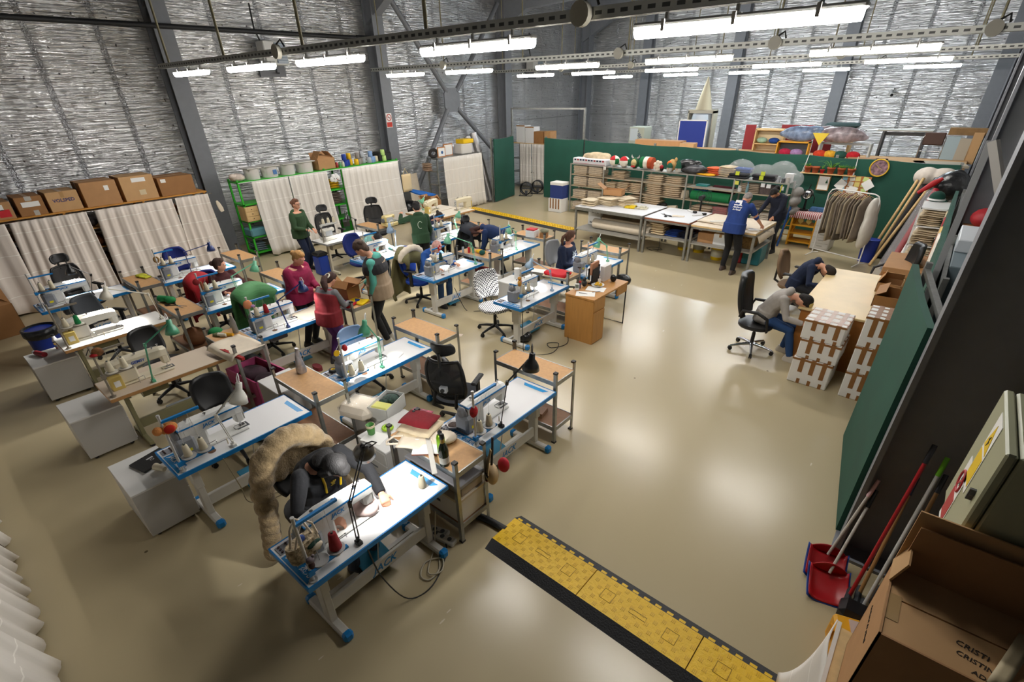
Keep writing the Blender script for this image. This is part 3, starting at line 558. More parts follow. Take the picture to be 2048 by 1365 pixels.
# ---------------------------------------------------------------- pedestals
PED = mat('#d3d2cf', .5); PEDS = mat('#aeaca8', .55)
def pedestal(wx=.48, wy=.48, h=.555, handles=False):
    t = thing('drawer_pedestal', '-', 'pedestal'); a, b = wx/2, wy/2
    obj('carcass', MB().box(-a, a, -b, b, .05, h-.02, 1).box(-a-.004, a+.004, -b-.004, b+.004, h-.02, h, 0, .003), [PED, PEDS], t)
    for k in range(3):
        f = obj('drawer_front', MB().box(-a+.01, a-.01, b, b+.012, .07+k*.155, .215+k*.155, 0, .003), PED, t); obj('handle', MB().box(-.06, .06, b+.012, b+.022, .135+k*.155, .148+k*.155), DGREY, f)
    if handles:
        for k in range(3):
            f = obj('drawer_front', MB().box(-a+.01, a-.01, -b-.012, -b, .07+k*.155, .215+k*.155, 0, .003), PEDS, t); obj('handle', MB().box(-.06, .06, -b-.018, -b-.012, .135+k*.155, .148+k*.155), DGREY, f)
    for sx in (-1, 1):
        for sy in (-1, 1): obj('caster', MB().cyl((sx*(a-.06)-.012, sy*(b-.06), .025), (sx*(a-.06)+.012, sy*(b-.06), .025), .025, .025, 0, 10).box(sx*(a-.06)-.02, sx*(a-.06)+.02, sy*(b-.06)-.02, sy*(b-.06)+.02, .03, .052), BLACK, t)
    return t
for x, y, lab, wx, hd in ((-5.05, .50, 'white drawer pedestal carrying the black notebook', .65, 0), (-6.87, .50, 'white drawer pedestal between the two others, empty top', .57, 0), (-8.82, .54, 'white drawer pedestal carrying the two bottles', .57, 0),
   (-3.66, 2.4, 'white drawer pedestal carrying the green cup', .46, 1), (-5.58, 2.2, 'white drawer pedestal behind the silver cone bag', .5, 0), (-5.62, 6.75, 'white drawer pedestal carrying a white jar', .5, 0)):
    if wx == .57: put('ped57', pedestal, (wx,), (x, y, 0), 0, lab, 'white drawer pedestals')
    else:
        p = pedestal(wx, .62 if hd else .42, .555, hd); p.location = (x, y, 0); tag(p, lab, group='white drawer pedestals')
p = thing('low_cabinet', 'low white cabinet carrying the carton of scraps beside the furry coat', 'cabinet', (-4.05, 2.56, 0))
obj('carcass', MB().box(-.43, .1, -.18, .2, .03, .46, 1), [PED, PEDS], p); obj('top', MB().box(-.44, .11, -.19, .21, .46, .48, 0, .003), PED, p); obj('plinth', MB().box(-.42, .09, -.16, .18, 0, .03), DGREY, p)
# ---------------------------------------------------------------- office chairs (sitter faces +y)
def chair(kind, seat_m, back_m, base_m=BLACK, arms=True, head=False, sh=.48, bz=1.0, bw=.46):
    t = thing('office_chair', '-', 'chair')
    obj('seat', MB().loft([((0, .0, sh-.07+.012*k), (1, 0, 0), (0, 1, 0), .235+.012*min(k, 3-k*.3), .23+.01*min(k, 2)) for k in range(6)], n=24), seat_m, t)
    y0 = -.20
    def back(u, v):
        x = (u-.5)*bw*(1-.25*(2*abs(v-.5))**3*(1 if kind != 'round' else 1.6)); z = sh+.06+(bz-sh-.06)*v
        return (x, y0-.06-.10*v-.03*math.sin(v*PI)+.07*(2*(u-.5))**2, z)
    th = {'mesh': .012, 'exec': .075, 'round': .05, 'plain': .04, 'shell': .02}[kind]
    bk = obj('backrest', MB().sheet(back, 14, 14, th), back_m, t)
    if kind == 'mesh':
        e = [back(i/10, 0) for i in range(11)]+[back(1, i/10) for i in range(1, 11)]+[back(1-i/10, 1) for i in range(1, 11)]+[back(0, 1-i/10) for i in range(1, 10)]
        obj('back_frame', MB().tube(e, .018, 0, 8, close=True), BLACKG, bk)
        obj('lumbar_pad', MB().sheet(lambda u, v: (lambda p: (p[0], p[1]+.002, p[2]))(back(.1+.8*u, .12+.28*v)), 8, 4, .04), BLACK, bk)
        obj('lumbar_dial', MB().box(-.045, .045, y0-.175, y0-.12, sh+.2, sh+.27, 0, .006).cyl((0, y0-.175, sh+.235), (0, y0-.19, sh+.235), .024, .024, 1, 14), [mat('#b9bcc0', .4), BLACK], bk)
        for s in (-1, 1): obj('back_support', MB().tube([(s*.13, y0-.1, sh+.16), (s*.14, y0-.16, sh+.02), (s*.1, y0-.02, sh-.11)], .02, 0, 8), BLACKG, t)
    if kind == 'exec':
        for k in range(3): obj('back_pad', MB().sheet(lambda u, v, k=k: (lambda p: (p[0]*.92, p[1]+.018, p[2]))(back(u, .06+.30*k+.28*v)), 8, 5, .04), back_m, bk)
    if kind in ('round', 'plain'): obj('back_support', MB().tube([(0, y0-.13, sh+.25), (0, y0-.14, sh+.0), (0, y0+.05, sh-.09)], .022, 0, 8), BLACK, t)
    if head:
        p = back(.5, 1); h = obj('headrest', MB().sheet(lambda u, v: (((u-.5)*.30)*(1-.3*(2*abs(v-.5))**3), p[1]+.03+.08*(2*(u-.5))**2-.03*v, p[2]+.06+.15*v), 10, 6, .025), BLACK, t)
        obj('headrest_stem', MB().tube([(0, p[1]-.01, p[2]-.05), (0, p[1]-.02, p[2]+.12)], .018, 0, 8), BLACKG, h)
    if arms:
        for s in (-1, 1):
            if kind == 'exec': obj('armrest', MB().tube([(s*.27, -.2, sh+.12), (s*.29, -.16, sh+.23), (s*.29, .05, sh+.24), (s*.285, .19, sh+.17), (s*.27, .22, sh-.02), (s*.2, .2, sh-.06)], [.014, .022, .026, .024, .016, .014], 0, 8), BLACK, t)
            else: obj('armrest', MB().box(s*.27-.035, s*.27+.035, -.14, .13, sh+.2, sh+.235, 0, .014).box(s*.27-.015, s*.27+.015, -.03, .03, sh-.06, sh+.2).box(s*.15, s*.28, -.03, .03, sh-.075, sh-.05), BLACK, t)
    obj('gas_lift', MB().cyl((0, 0, .09), (0, 0, .3), .03, .026, 0, 12).cyl((0, 0, .3), (0, 0, sh-.07), .018, .018, 0, 10).box(-.1, .1, -.1, .1, sh-.1, sh-.07), BLACK, t)
    mb = MB(); cs = []
    for k in range(5):
        a = 2*PI*k/5+.3; c, s = math.cos(a), math.sin(a)
        mb.tube([(.02*c, .02*s, .115), (.16*c, .16*s, .10), (.31*c, .31*s, .07)], [.028, .022, .016], 0, 8); cs.append((.31*c, .31*s, a))
    b = obj('star_base', mb, base_m, t)
    for x, y, a in cs: obj('caster', MB().at(x, y, 0, a).cyl((-.0, -.02, .03), (0, -.006, .03), .03, .03, 0, 10).cyl((0, .006, .03), (0, .02, .03), .03, .03, 0, 10).box(-.02, .02, -.018, .018, .03, .065), BLACK, b)
    return t
CH = lambda *a, **k: chair(*a, **k)
MESHB = mat('#1b1c1e', .7, alpha=.82); NAVYF = mat('#14246b', .9, bump=.2, bscale=200); LEATH = mat('#1d1e20', .38, bump=.15, bscale=90)
def ch(key, x, y, rz, label, *a, **k):
    c, first = proto('ch'+key, lambda: chair(*a, **k))
    c = c if first else dup(c, (0, 0, 0))
    c.location = (x, y, 0); c.rotation_euler = (0, 0, rz); tag(c, label, group='office chairs'); return c
E_ = -PI/2
ch('mesh', -3.78, 3.42, .38, 'big black mesh office chair with headrest, empty, seen from behind', 'mesh', mat('#1d2026', .9), MESHB, head=True, bz=1.06)
ch('mesh', -11.3, 1.55, E_+.3, 'black mesh chair with round headrest in front of the long curtains')
ch('mesh', -11.2, 6.55, E_, 'black mesh chair with headrest behind the overlock table')
ch('mesh', -11.0, 7.7, E_-.5, 'black mesh chair with headrest in front of the last white curtain')
ch('mesh', -7.5, 7.75, E_+.2, 'black chair with headrest and dark jacket beside the bending person')
ch('round', -11.25, 3.2, E_, 'empty navy fabric chair in front of the long curtains', 'round', NAVYF, NAVYF, arms=False, bz=1.0)
ch('round', -9.15, 2.95, E_, 'navy fabric chair of the woman in maroon, red jacket on it')
ch('round', -9.2, 5.95, E_, 'navy fabric chair of the person in teal stripes')
ch('roundb', -7.3, 5.9, E_+.25, 'bright blue fabric chair under the cream lined olive coat', 'round', mat('#123fa0', .9), mat('#123fa0', .9), bz=1.05)
def houndstooth():
    m = bpy.data.materials.new('checkered fabric'); m.use_nodes = True; nt = m.node_tree; b = nt.nodes['Principled BSDF']
    tc = N(nt, 'ShaderNodeTexCoord'); ck = N(nt, 'ShaderNodeTexChecker', tc.outputs['Object'], (.83, .83, .82, 1), (.05, .05, .06, 1)); ck.inputs['Scale'].default_value = 42
    nt.links.new(ck.outputs[0], b.inputs['Base Color']); b.inputs['Roughness'].default_value = .9; return m
HT = houndstooth()
ch('check', -5.25, 5.75, E_-.35, 'black and white checkered task chair', 'plain', HT, HT, arms=False, bz=1.0)
ch('exec', -1.62, 7.65, E_, 'black padded leather chair under the person in grey hoodie', 'exec', LEATH, LEATH, mat('#b9bbc0', .2, 1), bz=1.18, bw=.52)
ch('exec', -.35, 10.75, PI*.6, 'black leather chair at the far side of the wooden desk')
ch('brown', -1.62, 9.75, E_-.1, 'brown fabric chair under the person in navy hoodie', 'round', mat('#7a624a', .9), mat('#7a624a', .9), bz=1.02, bw=.5)
ch('task', -7.62, 3.0, E_, 'black chair under the green quilted jacket', 'plain', BLACK, BLACK, arms=False, bz=.92, bw=.42)
ch('task', -7.5, 1.5, E_+.2, 'plain black task chair at the old beige table')
ch('task', -5.42, 1.42, E_-.1, 'plain black task chair at the empty station with the white lamp')
ch('pale', -5.48, 3.32, E_, 'pale blue shell chair, empty', 'shell', mat('#8ba6c9', .4), mat('#8ba6c9', .4), arms=False, bz=.80, bw=.42)
ch('dark', -9.45, 1.4, E_+.5, 'dark grey office chair at the old white table', 'plain', mat('#33373c', .8), mat('#33373c', .8), arms=True)
ch('grey', -9.25, 8.0, E_, 'grey fabric chair of the far seated person in navy', 'plain', mat('#8b8d90', .9), mat('#8b8d90', .9), arms=False)
ch('grey', -5.4, 7.95, E_-.1, 'grey fabric chair of the seated woman in navy hoodie')
ch('task', -3.45, 1.32, E_, 'black chair under the furry tan coat')
# ---------------------------------------------------------------- people
def remesh(mb, vox, it=3, name='m'):
    me = mb.mesh(name, []); o = bpy.data.objects.new('tmp', me); COL.objects.link(o)
    m = o.modifiers.new('r', 'REMESH'); m.mode = 'VOXEL'; m.voxel_size = vox; m.use_smooth_shade = True
    s = o.modifiers.new('s', 'SMOOTH'); s.iterations = it; s.factor = .5
    dg = bpy.context.evaluated_depsgraph_get(); r = bpy.data.meshes.new_from_object(o.evaluated_get(dg)); bpy.data.objects.remove(o); bpy.data.meshes.remove(me)
    r.polygons.foreach_set('use_smooth', [True]*len(r.polygons)); return r
SKIN = mat('#d9a083', .55); SKIN2 = mat('#c08867', .55)
def ik(S, T, a, b, pole):
    S, T = V(S), V(T); d = T-S; L = min(d.length, (a+b)*.985); u = d.normalized(); T = S+u*L
    x = (a*a-b*b+L*L)/(2*L); h = math.sqrt(max(a*a-x*x, 0)); p = V(pole); p = p-u*p.dot(u); p = p.normalized() if p.length > 1e-5 else u.orthogonal().normalized()
    return S+u*x+p*h, T
def hand(mb, W, d, nrm, s, right, curl=.5):
    d = d.normalized(); n = V(nrm); n = n-d*n.dot(d); n = n.normalized() if n.length > 1e-4 else d.orthogonal().normalized(); sd = d.cross(n)*(1 if right else -1)   # n = back of hand; sd = thumb side
    mb.loft([(W+d*t*s, sd, n, rx*s, ry*s) for t, rx, ry in ((0, .024, .018), (.03, .034, .016), (.065, .042, .015), (.09, .040, .013))], n=12)
    for i, (o, L) in enumerate(((.031, .068), (.011, .078), (-.010, .072), (-.029, .056))):
        p0 = W+d*(.085-.004*abs(i-1.3))*s+sd*o*s; c = curl*(1+.12*i)
        d1 = d*math.cos(c*.6)-n*math.sin(c*.6); d2 = d*math.cos(c*1.4)-n*math.sin(c*1.4); p1 = p0+d1*L*.55*s; p2 = p1+d2*L*.5*s
        mb.tube([p0-d*.02*s, p0, p1, p2], [.0085*s, .009*s, .0082*s, .0065*s], 0, 8).ell(p2, (.0065*s,)*3, 0, 8, 5)
    q0 = W+d*.025*s+sd*.025*s; q1 = q0+(d*.55+sd*.7-n*.25).normalized()*.04*s; q2 = q1+(d*.85+sd*.25-n*.35).normalized()*.036*s
    mb.tube([q0, q1, q2], [.012*s, .0105*s, .008*s], 0, 8).ell(q2, (.008*s,)*3, 0, 8, 5)
def person(label, x, y, rz, h=1.66, sit=0, lean=.05, side=0, twist=0, hp=.1, hy=0, hr=(), hl=(), top='#333', topm=None, short=False, hood=False, vest=None, zone=None, bot='#1c1e22', shoe='#222', hair=('short', '#3a2a20'),
           feet=None, glasses=False, skin=SKIN, vox=.010, wide=1.0, coat=0.0, curl=.6):
    s = h/1.7; up_ = V((0, 0, 1)); pz = (sit+.085) if sit else .92*s
    P = V((0, 0, pz)); ld = V((math.sin(side), math.sin(lean)*math.cos(side), math.cos(lean)*math.cos(side))).normalized()
    NB = P+ld*.50*s; ctrl = P+up_*.2*s*(1 if lean < .9 else .3)+ld*.1*s
    def sp(t): return P*(1-t)**2+ctrl*2*t*(1-t)+NB*t*t
    def tg(t): return ((ctrl-P)*(1-t)+(NB-ctrl)*t).normalized()
    def rf(t):
        a = twist*t; r = V((math.cos(a), math.sin(a), 0)); n = tg(t); r = (r-n*r.dot(n)).normalized(); return r, n.cross(r)
    r1, f1 = rf(1); C = sp(.86)
    SH = {q: C+r1*(.172*s*wide)*q for q in (1, -1)}
    nd = (tg(1)*math.cos(hp)+f1*math.sin(hp)).normalized(); HC = NB+nd*.165*s+f1*.02*s
    hr_, hf_ = (r1*math.cos(hy)+f1*math.sin(hy)), None; hn = nd; hr_ = (hr_-hn*hr_.dot(hn)).normalized(); hf_ = hn.cross(hr_)
    Rh = Matrix((hr_, hf_, hn)).transposed()
    EL, HA = {}, {}
    for q, tgt in ((1, hr), (-1, hl)):
        T = V(tgt[:3]) if tgt else SH[q]+V((.09*q, .02, -.50))*s
        pole = V(tgt[3:6]) if len(tgt) > 3 else V((.5*q, -.6, -.5)); EL[q], HA[q] = ik(SH[q], T, .285*s, .255*s, pole)
    HP = {q: P+V((.088*s*q, 0, -.03)) for q in (1, -1)}; KN, AN = {}, {}
    for q in (1, -1):
        if feet: A = V(feet[0 if q == 1 else 1])
        else: A = V((.11*s*q, .40*s, .08)) if sit else V((.10*s*q, -.01, .08))
        KN[q], AN[q] = ik(HP[q], A, .43*s, .42*s, (0.05*q, 1, .35))
    def torso(mb, e=0, t0=-.1, t1=1.0):
        secs = []
        for t, rx, ry in ((-.16, .155, .115), (0, .168, .125), (.18, .158, .115), (.4, .145, .105), (.62, .16, .118), (.8, .165, .11), (.93, .125, .08), (1.0, .07, .06)):
            if t < t0-1e-6 or t > t1+1e-6: continue
            r_, f_ = rf(max(t, 0)); c = sp(max(t, 0))+(tg(0)*t*.5*s if t < 0 else V((0, 0, 0))); secs.append((c, r_, f_, rx*s*wide+e, ry*s*wide+e))
        mb.loft(secs)
    def arms(mb, e=0, full=1.0):
        for q in (1, -1):
            w_ = EL[q]+(HA[q]-EL[q])*full
            if full > 0: mb.tube([SH[q], SH[q]+(EL[q]-SH[q])*.5, EL[q], EL[q]+(w_-EL[q])*.5, w_], [(.052+e)*s, (.045+e)*s, (.038+e)*s, (.034+e)*s, (.027+e)*s], 0, 10)
            else: mb.tube([SH[q], SH[q]+(EL[q]-SH[q])*.7], [(.055+e)*s, (.05+e)*s], 0, 10)
            mb.ell(SH[q], ((.056+e)*s,)*3, 0, 10, 8); mb.ell(EL[q], ((.037+e)*s,)*3, 0, 8, 6)
    def legs(mb, e=0):
        for q in (1, -1):
            mb.tube([HP[q], HP[q]+(KN[q]-HP[q])*.4, KN[q], KN[q]+(AN[q]-KN[q])*.35, AN[q]], [(.085+e)*s, (.078+e)*s, (.055+e)*s, (.05+e)*s, (.036+e)*s], 0, 12); mb.ell(KN[q], ((.055+e)*s,)*3, 0, 10, 6)
            mb.ell(HP[q], ((.085+e)*s,)*3, 0, 10, 7)
    b = MB(); torso(b); arms(b); legs(b)
    b.tube([NB-tg(1)*.04, NB+nd*.05*s, HC-nd*.05*s], [.06*s, .052*s, .05*s], 0, 12)
    b.ell(HC, (.074*s, .09*s, .112*s), 0, 18, 12, Rh); b.ell(HC+Rh @ V((0, .035, -.055))*s, (.052*s, .052*s, .055*s), 0, 14, 9, Rh)
    b.ell(HC+Rh @ V((0, .094, -.018))*s, (.012*s, .018*s, .022*s), 0, 8, 6, Rh); b.ell(HC+Rh @ V((0, .082, .028))*s, (.055*s, .012*s, .012*s), 0, 10, 6, Rh)
    for q in (1, -1): b.ell(HC+Rh @ V((.075*q, -.005, -.01))*s, (.012*s, .022*s, .032*s), 0, 8, 6, Rh)
    for q in (1, -1):
        hand(b, HA[q]-(HA[q]-EL[q]).normalized()*.012, HA[q]-EL[q], (0, 0, 1) if (hr if q == 1 else hl) else (q, 0, .1), s, q == 1, curl)
    for q in (1, -1):
        fd = V((0, 1, 0)); b.ell(AN[q]+fd*.05*s-up_*.035*s, (.035*s, .1*s, .035*s), 0, 10, 6)
    root = obj('person', remesh(b, vox), skin); root.data.materials.clear(); root.data.materials.append(skin)
    root.location = (x, y, 0); root.rotation_euler.z = rz; tag(root, label, 'person')
    def cl(nm, mb, m, v=vox, it=4):
        me = remesh(mb, v, it, nm); me.materials.clear(); me.materials.append(m); return obj(nm, me, m, root)
    tm = topm or mat(top, .9, noise=.12, scale=9, bump=.35, bscale=30); bm2 = mat(bot, .9, noise=.1, scale=9, bump=.3, bscale=30)
    g = MB(); torso(g, .028+coat, -.16, .93); arms(g, .016+coat*.6, 0 if short else .94)
    r_, f_ = rf(0); g.loft([(P-tg(0)*(.10*s), r_, f_, .17*s*wide+.03+coat, .13*s*wide+.025+coat), (P+tg(0)*.1, r_, f_, .17*s*wide+.03+coat, .13*s*wide+.025+coat)])
    if hood: g.ell(NB-f1*.07*s-tg(1)*.02*s, (.12*s, .07*s, .06*s), 0, 14, 8, Matrix((r1, f1, tg(1))).transposed()); g.tube([NB+r1*.09*s-tg(1)*.03, NB+r1*.07*s+f1*.06*s-tg(1)*.05*s, NB+f1*.085*s-tg(1)*.09*s, NB-r1*.07*s+f1*.06*s-tg(1)*.05*s, NB-r1*.09*s-tg(1)*.03], .03*s, 0, 8)
    else: g.loft([(sp(.80), *rf(.8), .175*s*wide, .125*s), (sp(.93), *rf(.93), .14*s, .10*s), (NB-tg(1)*.02*s, r1, f1, .10*s, .085*s), (NB+tg(1)*.025*s, r1, f1, .07*s, .068*s)])
    cl('tshirt' if short else ('hoodie' if hood else 'sweater'), g, tm)
    if vest:
        v_ = MB(); torso(v_, .05, -.16, .8); v_.loft([(sp(.80), *rf(.8), .19*s*wide, .135*s), (sp(.93), *rf(.93), .14*s, .105*s), (NB, r1, f1, .085*s, .08*s)]); v_.loft([(P-tg(0)*(.13*s), r_, f_, .17*s*wide+.06, .13*s*wide+.05), (P+tg(0)*.1, r_, f_, .17*s*wide+.055, .13*s*wide+.05)])
        o = cl('vest', v_, mat(vest, .8, noise=.1, scale=12, bump=.5, bscale=20))
        if zone:
            y_ = MB(); y_.loft([(sp(.5), *rf(.5), .232*s*wide, .19*s), (sp(.64), *rf(.64), .235*s*wide, .19*s), (sp(.80), *rf(.8), .225*s*wide, .165*s), (sp(.93), *rf(.93), .165*s, .13*s), (NB, r1, f1, .1*s, .095*s)]); cl('vest_yoke', y_, mat(zone, .8))
    tr = MB(); legs(tr, .014); r_, f_ = rf(0); tr.loft([(P-tg(0)*.09*s, r_, f_, .16*s*wide+.01, .125*s+.01), (P+tg(0)*.07*s, r_, f_, .165*s*wide+.012, .125*s+.012)]); cl('trousers', tr, bm2)
    for q in (1, -1):
        A = AN[q]; mb = MB(); mb.at(A.x, A.y, 0); z0 = max(A.z-.08, 0)
        mb.loft([((0, .035*s, z0+.0), (1, 0, 0), (0, 1, 0), .042*s, .125*s), ((0, .035*s, z0+.025), (1, 0, 0), (0, 1, 0), .045*s, .13*s), ((0, .03*s, z0+.06), (1, 0, 0), (0, 1, 0), .04*s, .11*s), ((0, -.01*s, z0+.10), (1, 0, 0), (0, 1, 0), .036*s, .05*s)]); obj('shoe', mb, mat(shoe, .6), root)
    # hair
    st, hc = hair; hm = mat(hc, .8, noise=.35, scale=40, bump=.5, bscale=90, stretch=(1, 1, .15)); hb = MB(); L_ = lambda a, b_, c: HC+Rh @ V((a, b_, c))*s
    hb.ell(L_(0, -.020, .024), (.084*s, .092*s, .105*s), 0, 18, 12, Rh); hb.ell(L_(0, .03, .085), (.06*s, .055*s, .04*s), 0, 14, 8, Rh); hb.ell(L_(0, -.055, -.03), (.068*s, .05*s, .07*s), 0, 12, 8, Rh)
    if st == 'bun': hb.ell(L_(0, -.12, .02), (.045*s, .04*s, .045*s), 0, 12, 8)
    if st == 'pony': hb.ell(L_(0, -.115, .03), (.035*s, .03*s, .035*s), 0, 10, 7).tube([L_(0, -.115, .03), L_(0, -.16, -.01), L_(0, -.165, -.09), L_(.01, -.14, -.18)], [.03*s, .036*s, .034*s, .012*s], 0, 10)
    if st == 'ponylong': hb.tube([L_(0, -.10, .0), L_(0, -.15, -.03), L_(.03, -.16, -.12), L_(.08, -.14, -.2), L_(.1, -.12, -.26)], [.035*s, .05*s, .06*s, .05*s, .015*s], 0, 12)
    if st == 'long':
        for q in (1, -1): hb.tube([L_(.07*q, -.01, .04), L_(.092*q, .0, -.05), L_(.09*q, .02, -.13)], [.03*s, .035*s, .02*s], 0, 10)
        hb.ell(L_(0, -.07, -.09), (.09*s, .05*s, .1*s), 0, 14, 9, Rh)
    if st == 'messy':
        rr = random.Random(3)
        for k in range(22):
            a = rr.uniform(0, 2*PI); e = rr.uniform(.25, 1.3); hb.ell(L_(.078*math.cos(a)*math.cos(e), -.02+.085*math.sin(a)*math.cos(e), .03+.098*math.sin(e)), (.03*s, .03*s, .025*s), 0, 8, 6)
    ho = cl('hair', hb, hm, max(vox, .009), 2)
    if st == 'pony' and hc == '#3b2822' or st == 'ponylong': obj('hair_tie', MB().tube([L_(.045*math.cos(a), -.105+.01*math.sin(a), .02+.045*math.sin(a)) for a in [2*PI*k/12 for k in range(12)]], .012*s, 0, 6, close=True), mat('#d8d2c4', .8), ho)
    for q in (1, -1):
        obj('eye', MB().ell(L_(.031*q, .083, .012), (.011*s, .008*s, .007*s), 0, 8, 6, Rh).ell(L_(.031*q, .0895, .012), (.005*s, .003*s, .005*s), 1, 8, 5, Rh), [mat('#e9e4de', .3), mat('#2a1c14', .3)], root)
    obj('mouth', MB().ell(L_(0, .086, -.062), (.021*s, .006*s, .007*s), 0, 10, 6, Rh), mat('#a85a50', .5), root)
    if glasses:
        gm = MB()
        for q in (1, -1): gm.tube([L_(.033*q+.024*math.cos(a), .102, .010+.02*math.sin(a)) for a in [2*PI*k/14 for k in range(14)]], .0028, 0, 6, close=True).tube([L_(.057*q, .10, .014), L_(.08*q, .0, .014)], .0022, 0, 5)
        gm.tube([L_(-.009, .104, .014), L_(.009, .104, .014)], .0022, 0, 5); obj('glasses', gm, mat('#2a2320', .3), root)
    root['_'] = 0; del root['_']
    return root, dict(NB=NB, sp=sp, rf=rf, tg=tg, HC=HC, HA=HA, Rh=Rh, s=s)
def hd(dx, dy): return math.atan2(-dx, dy)
P = {}
P[1] = person('woman standing in dark green hoodie and jeans holding dark cloth by the white curtain', -11.0, 5.65, hd(.75, .35), 1.6, hp=-.05, hy=-.1, hr=(.16, .30, .98), hl=(-.05, .32, .95), top='#2f4a2c', hood=True, bot='#1c2844', hair=('bun', '#6b4632'), glasses=True, wide=1.12)
P[2] = person('blonde woman standing in magenta padded jacket and black trousers', -7.32, 3.52, hd(.95, .35), 1.6, lean=.1, hp=.3, hr=(.05, .34, 1.0), hl=(-.02, .36, 1.02), top='#8e1a46', bot='#141416', hair=('bun', '#b98a52'), wide=1.15, coat=.012)
P[3] = person('girl with ponytail in red vest and purple trousers seen from behind', -6.41, 3.42, hd(-.25, 1), 1.42, lean=.2, hp=.3, hr=(.1, .36, .88), hl=(-.2, .40, .82), top='#77777a', vest='#7e1822', bot='#5d3678', shoe='#3a3a3c', hair=('ponylong', '#3f2620'))
P[4] = person('young person standing in teal hoodie, beige and black vest, dark trousers', -6.42, 4.38, hd(-.75, -.72), 1.72, lean=.1, hp=.55, hl=(-.18, .12, .80), hr=(.2, .28, .92), top='#58ab9d', hood=True, vest='#a8937a', zone='#232327', bot='#18191c', shoe='#c9c4b8', hair=('messy', '#4b3a30'), wide=1.1)
P[5] = person('woman seated in dark maroon top looking to the side', -9.08, 3.08, E_, 1.6, sit=.46, lean=.12, hp=-.05, hy=1.0, hr=(.15, .42, .78), hl=(-.2, .40, .78), top='#43191c', bot='#18181a', hair=('bun', '#3b261c'))
P[6] = person('woman in black sweatshirt bent over the front sewing machine', -3.33, 1.34, E_+.1, 1.72, sit=.5, lean=.30, hp=.72, hy=.35, hr=(.24, .50, .82, 1, -.3, -.2), hl=(-.17, .60, .80, -1, -.1, .25), top='#17181c', bot='#3c4453', hair=('long', '#0e0c0d'), vox=.0075, wide=1.1, curl=.9)
P[7] = person('person with dark hair in teal striped shirt sewing under a pale blue lamp', -9.02, 6.05, E_, 1.62, sit=.47, lean=.4, hp=.7, hr=(.2, .52, .80), hl=(-.2, .55, .80), top='#7fb5b0', bot='#23304c', hair=('bun', '#1c1618'))
P[8] = person('person in dark green hoodie seen from behind reaching out an arm', -8.35, 6.92, hd(-.75, .5), 1.62, lean=.25, hp=.25, hl=(-.32, .46, 1.3), hr=(.2, .28, .84), top='#27452b', hood=True, bot='#1b1c20', hair=('messy', '#171213'))
P[9] = person('far seated person in navy jacket with grey collar, hand at face', -9.15, 7.95, E_, 1.6, sit=.46, lean=.3, hp=.45, hr=(.12, .30, 1.02), hl=(-.15, .42, .80), top='#161f3a', hood=True, bot='#22242c', hair=('bun', '#2b1e18'))
P[10] = person('person in blue denim shirt and jeans seated behind the red star ornament', -7.18, 6.05, E_, 1.66, sit=.47, lean=.3, hp=.3, hr=(.22, .50, .80), hl=(-.22, .52, .80), top='#1f4f96', bot='#2f4c72', hair=('short', '#c99a90'))
P[11] = person('person in navy hoodie bending over with dark red hair', -6.98, 8.0, hd(-.75, -.55), 1.62, lean=1.25, hp=.35, hr=(.18, .48, .52), hl=(-.18, .50, .50), top='#122a55', hood=True, bot='#17181d', shoe='#7a6a58', hair=('long', '#3b1d18'))
P[12] = person('woman with ponytail seated in navy hoodie with white splash print, looking left', -5.27, 7.85, E_+.1, 1.62, sit=.47, lean=.08, hp=.05, hy=1.0, hr=(.1, .3, .66), hl=(-.08, .34, .66), top='#13203c', hood=True, bot='#6c8cb8', hair=('pony', '#5a3b2a'), wide=1.1)
P[13] = person('grey haired man in royal blue t-shirt leaning on the cutting table', -3.25, 11.15, hd(.12, 1), 1.76, lean=.33, hp=.55, hr=(.36, .55, .93), hl=(-.30, .55, .93), top='#1f3a78', short=True, bot='#131316', shoe='#4a3c36', hair=('short', '#8d8681'), feet=((.17, -.06, .08), (-.13, .10, .08)), wide=1.12)
P[14] = person('woman with glasses and dark ponytail in navy top behind the cutting table', -2.95, 13.25, hd(-.35, -1), 1.64, lean=.35, hp=.45, hy=.1, hr=(.2, .48, .92), hl=(-.2, .48, .92), top='#12192c', bot='#1d2027', hair=('pony', '#15100f'), glasses=True, skin=SKIN2)
P[15] = person('boy in light grey hoodie and blue jeans hunched forward on leather chair', -1.55, 7.78, E_-.05, 1.6, sit=.48, lean=.66, hp=.6, hr=(.16, .56, .62), hl=(-.12, .66, .62), top='#a9a39c', hood=True, bot='#22426f', shoe='#b9b2a6', hair=('short', '#1d1715'), feet=((.15, .50, .08), (-.12, .32, .08)))
P[16] = person('boy in navy hoodie with head bowed to the wooden desk', -1.55, 9.55, E_-.15, 1.6, sit=.48, lean=.62, hp=.95, hr=(.2, .5, .66), hl=(-.16, .6, .66), top='#16233f', hood=True, bot='#1b1d24', hair=('short', '#241a15'))
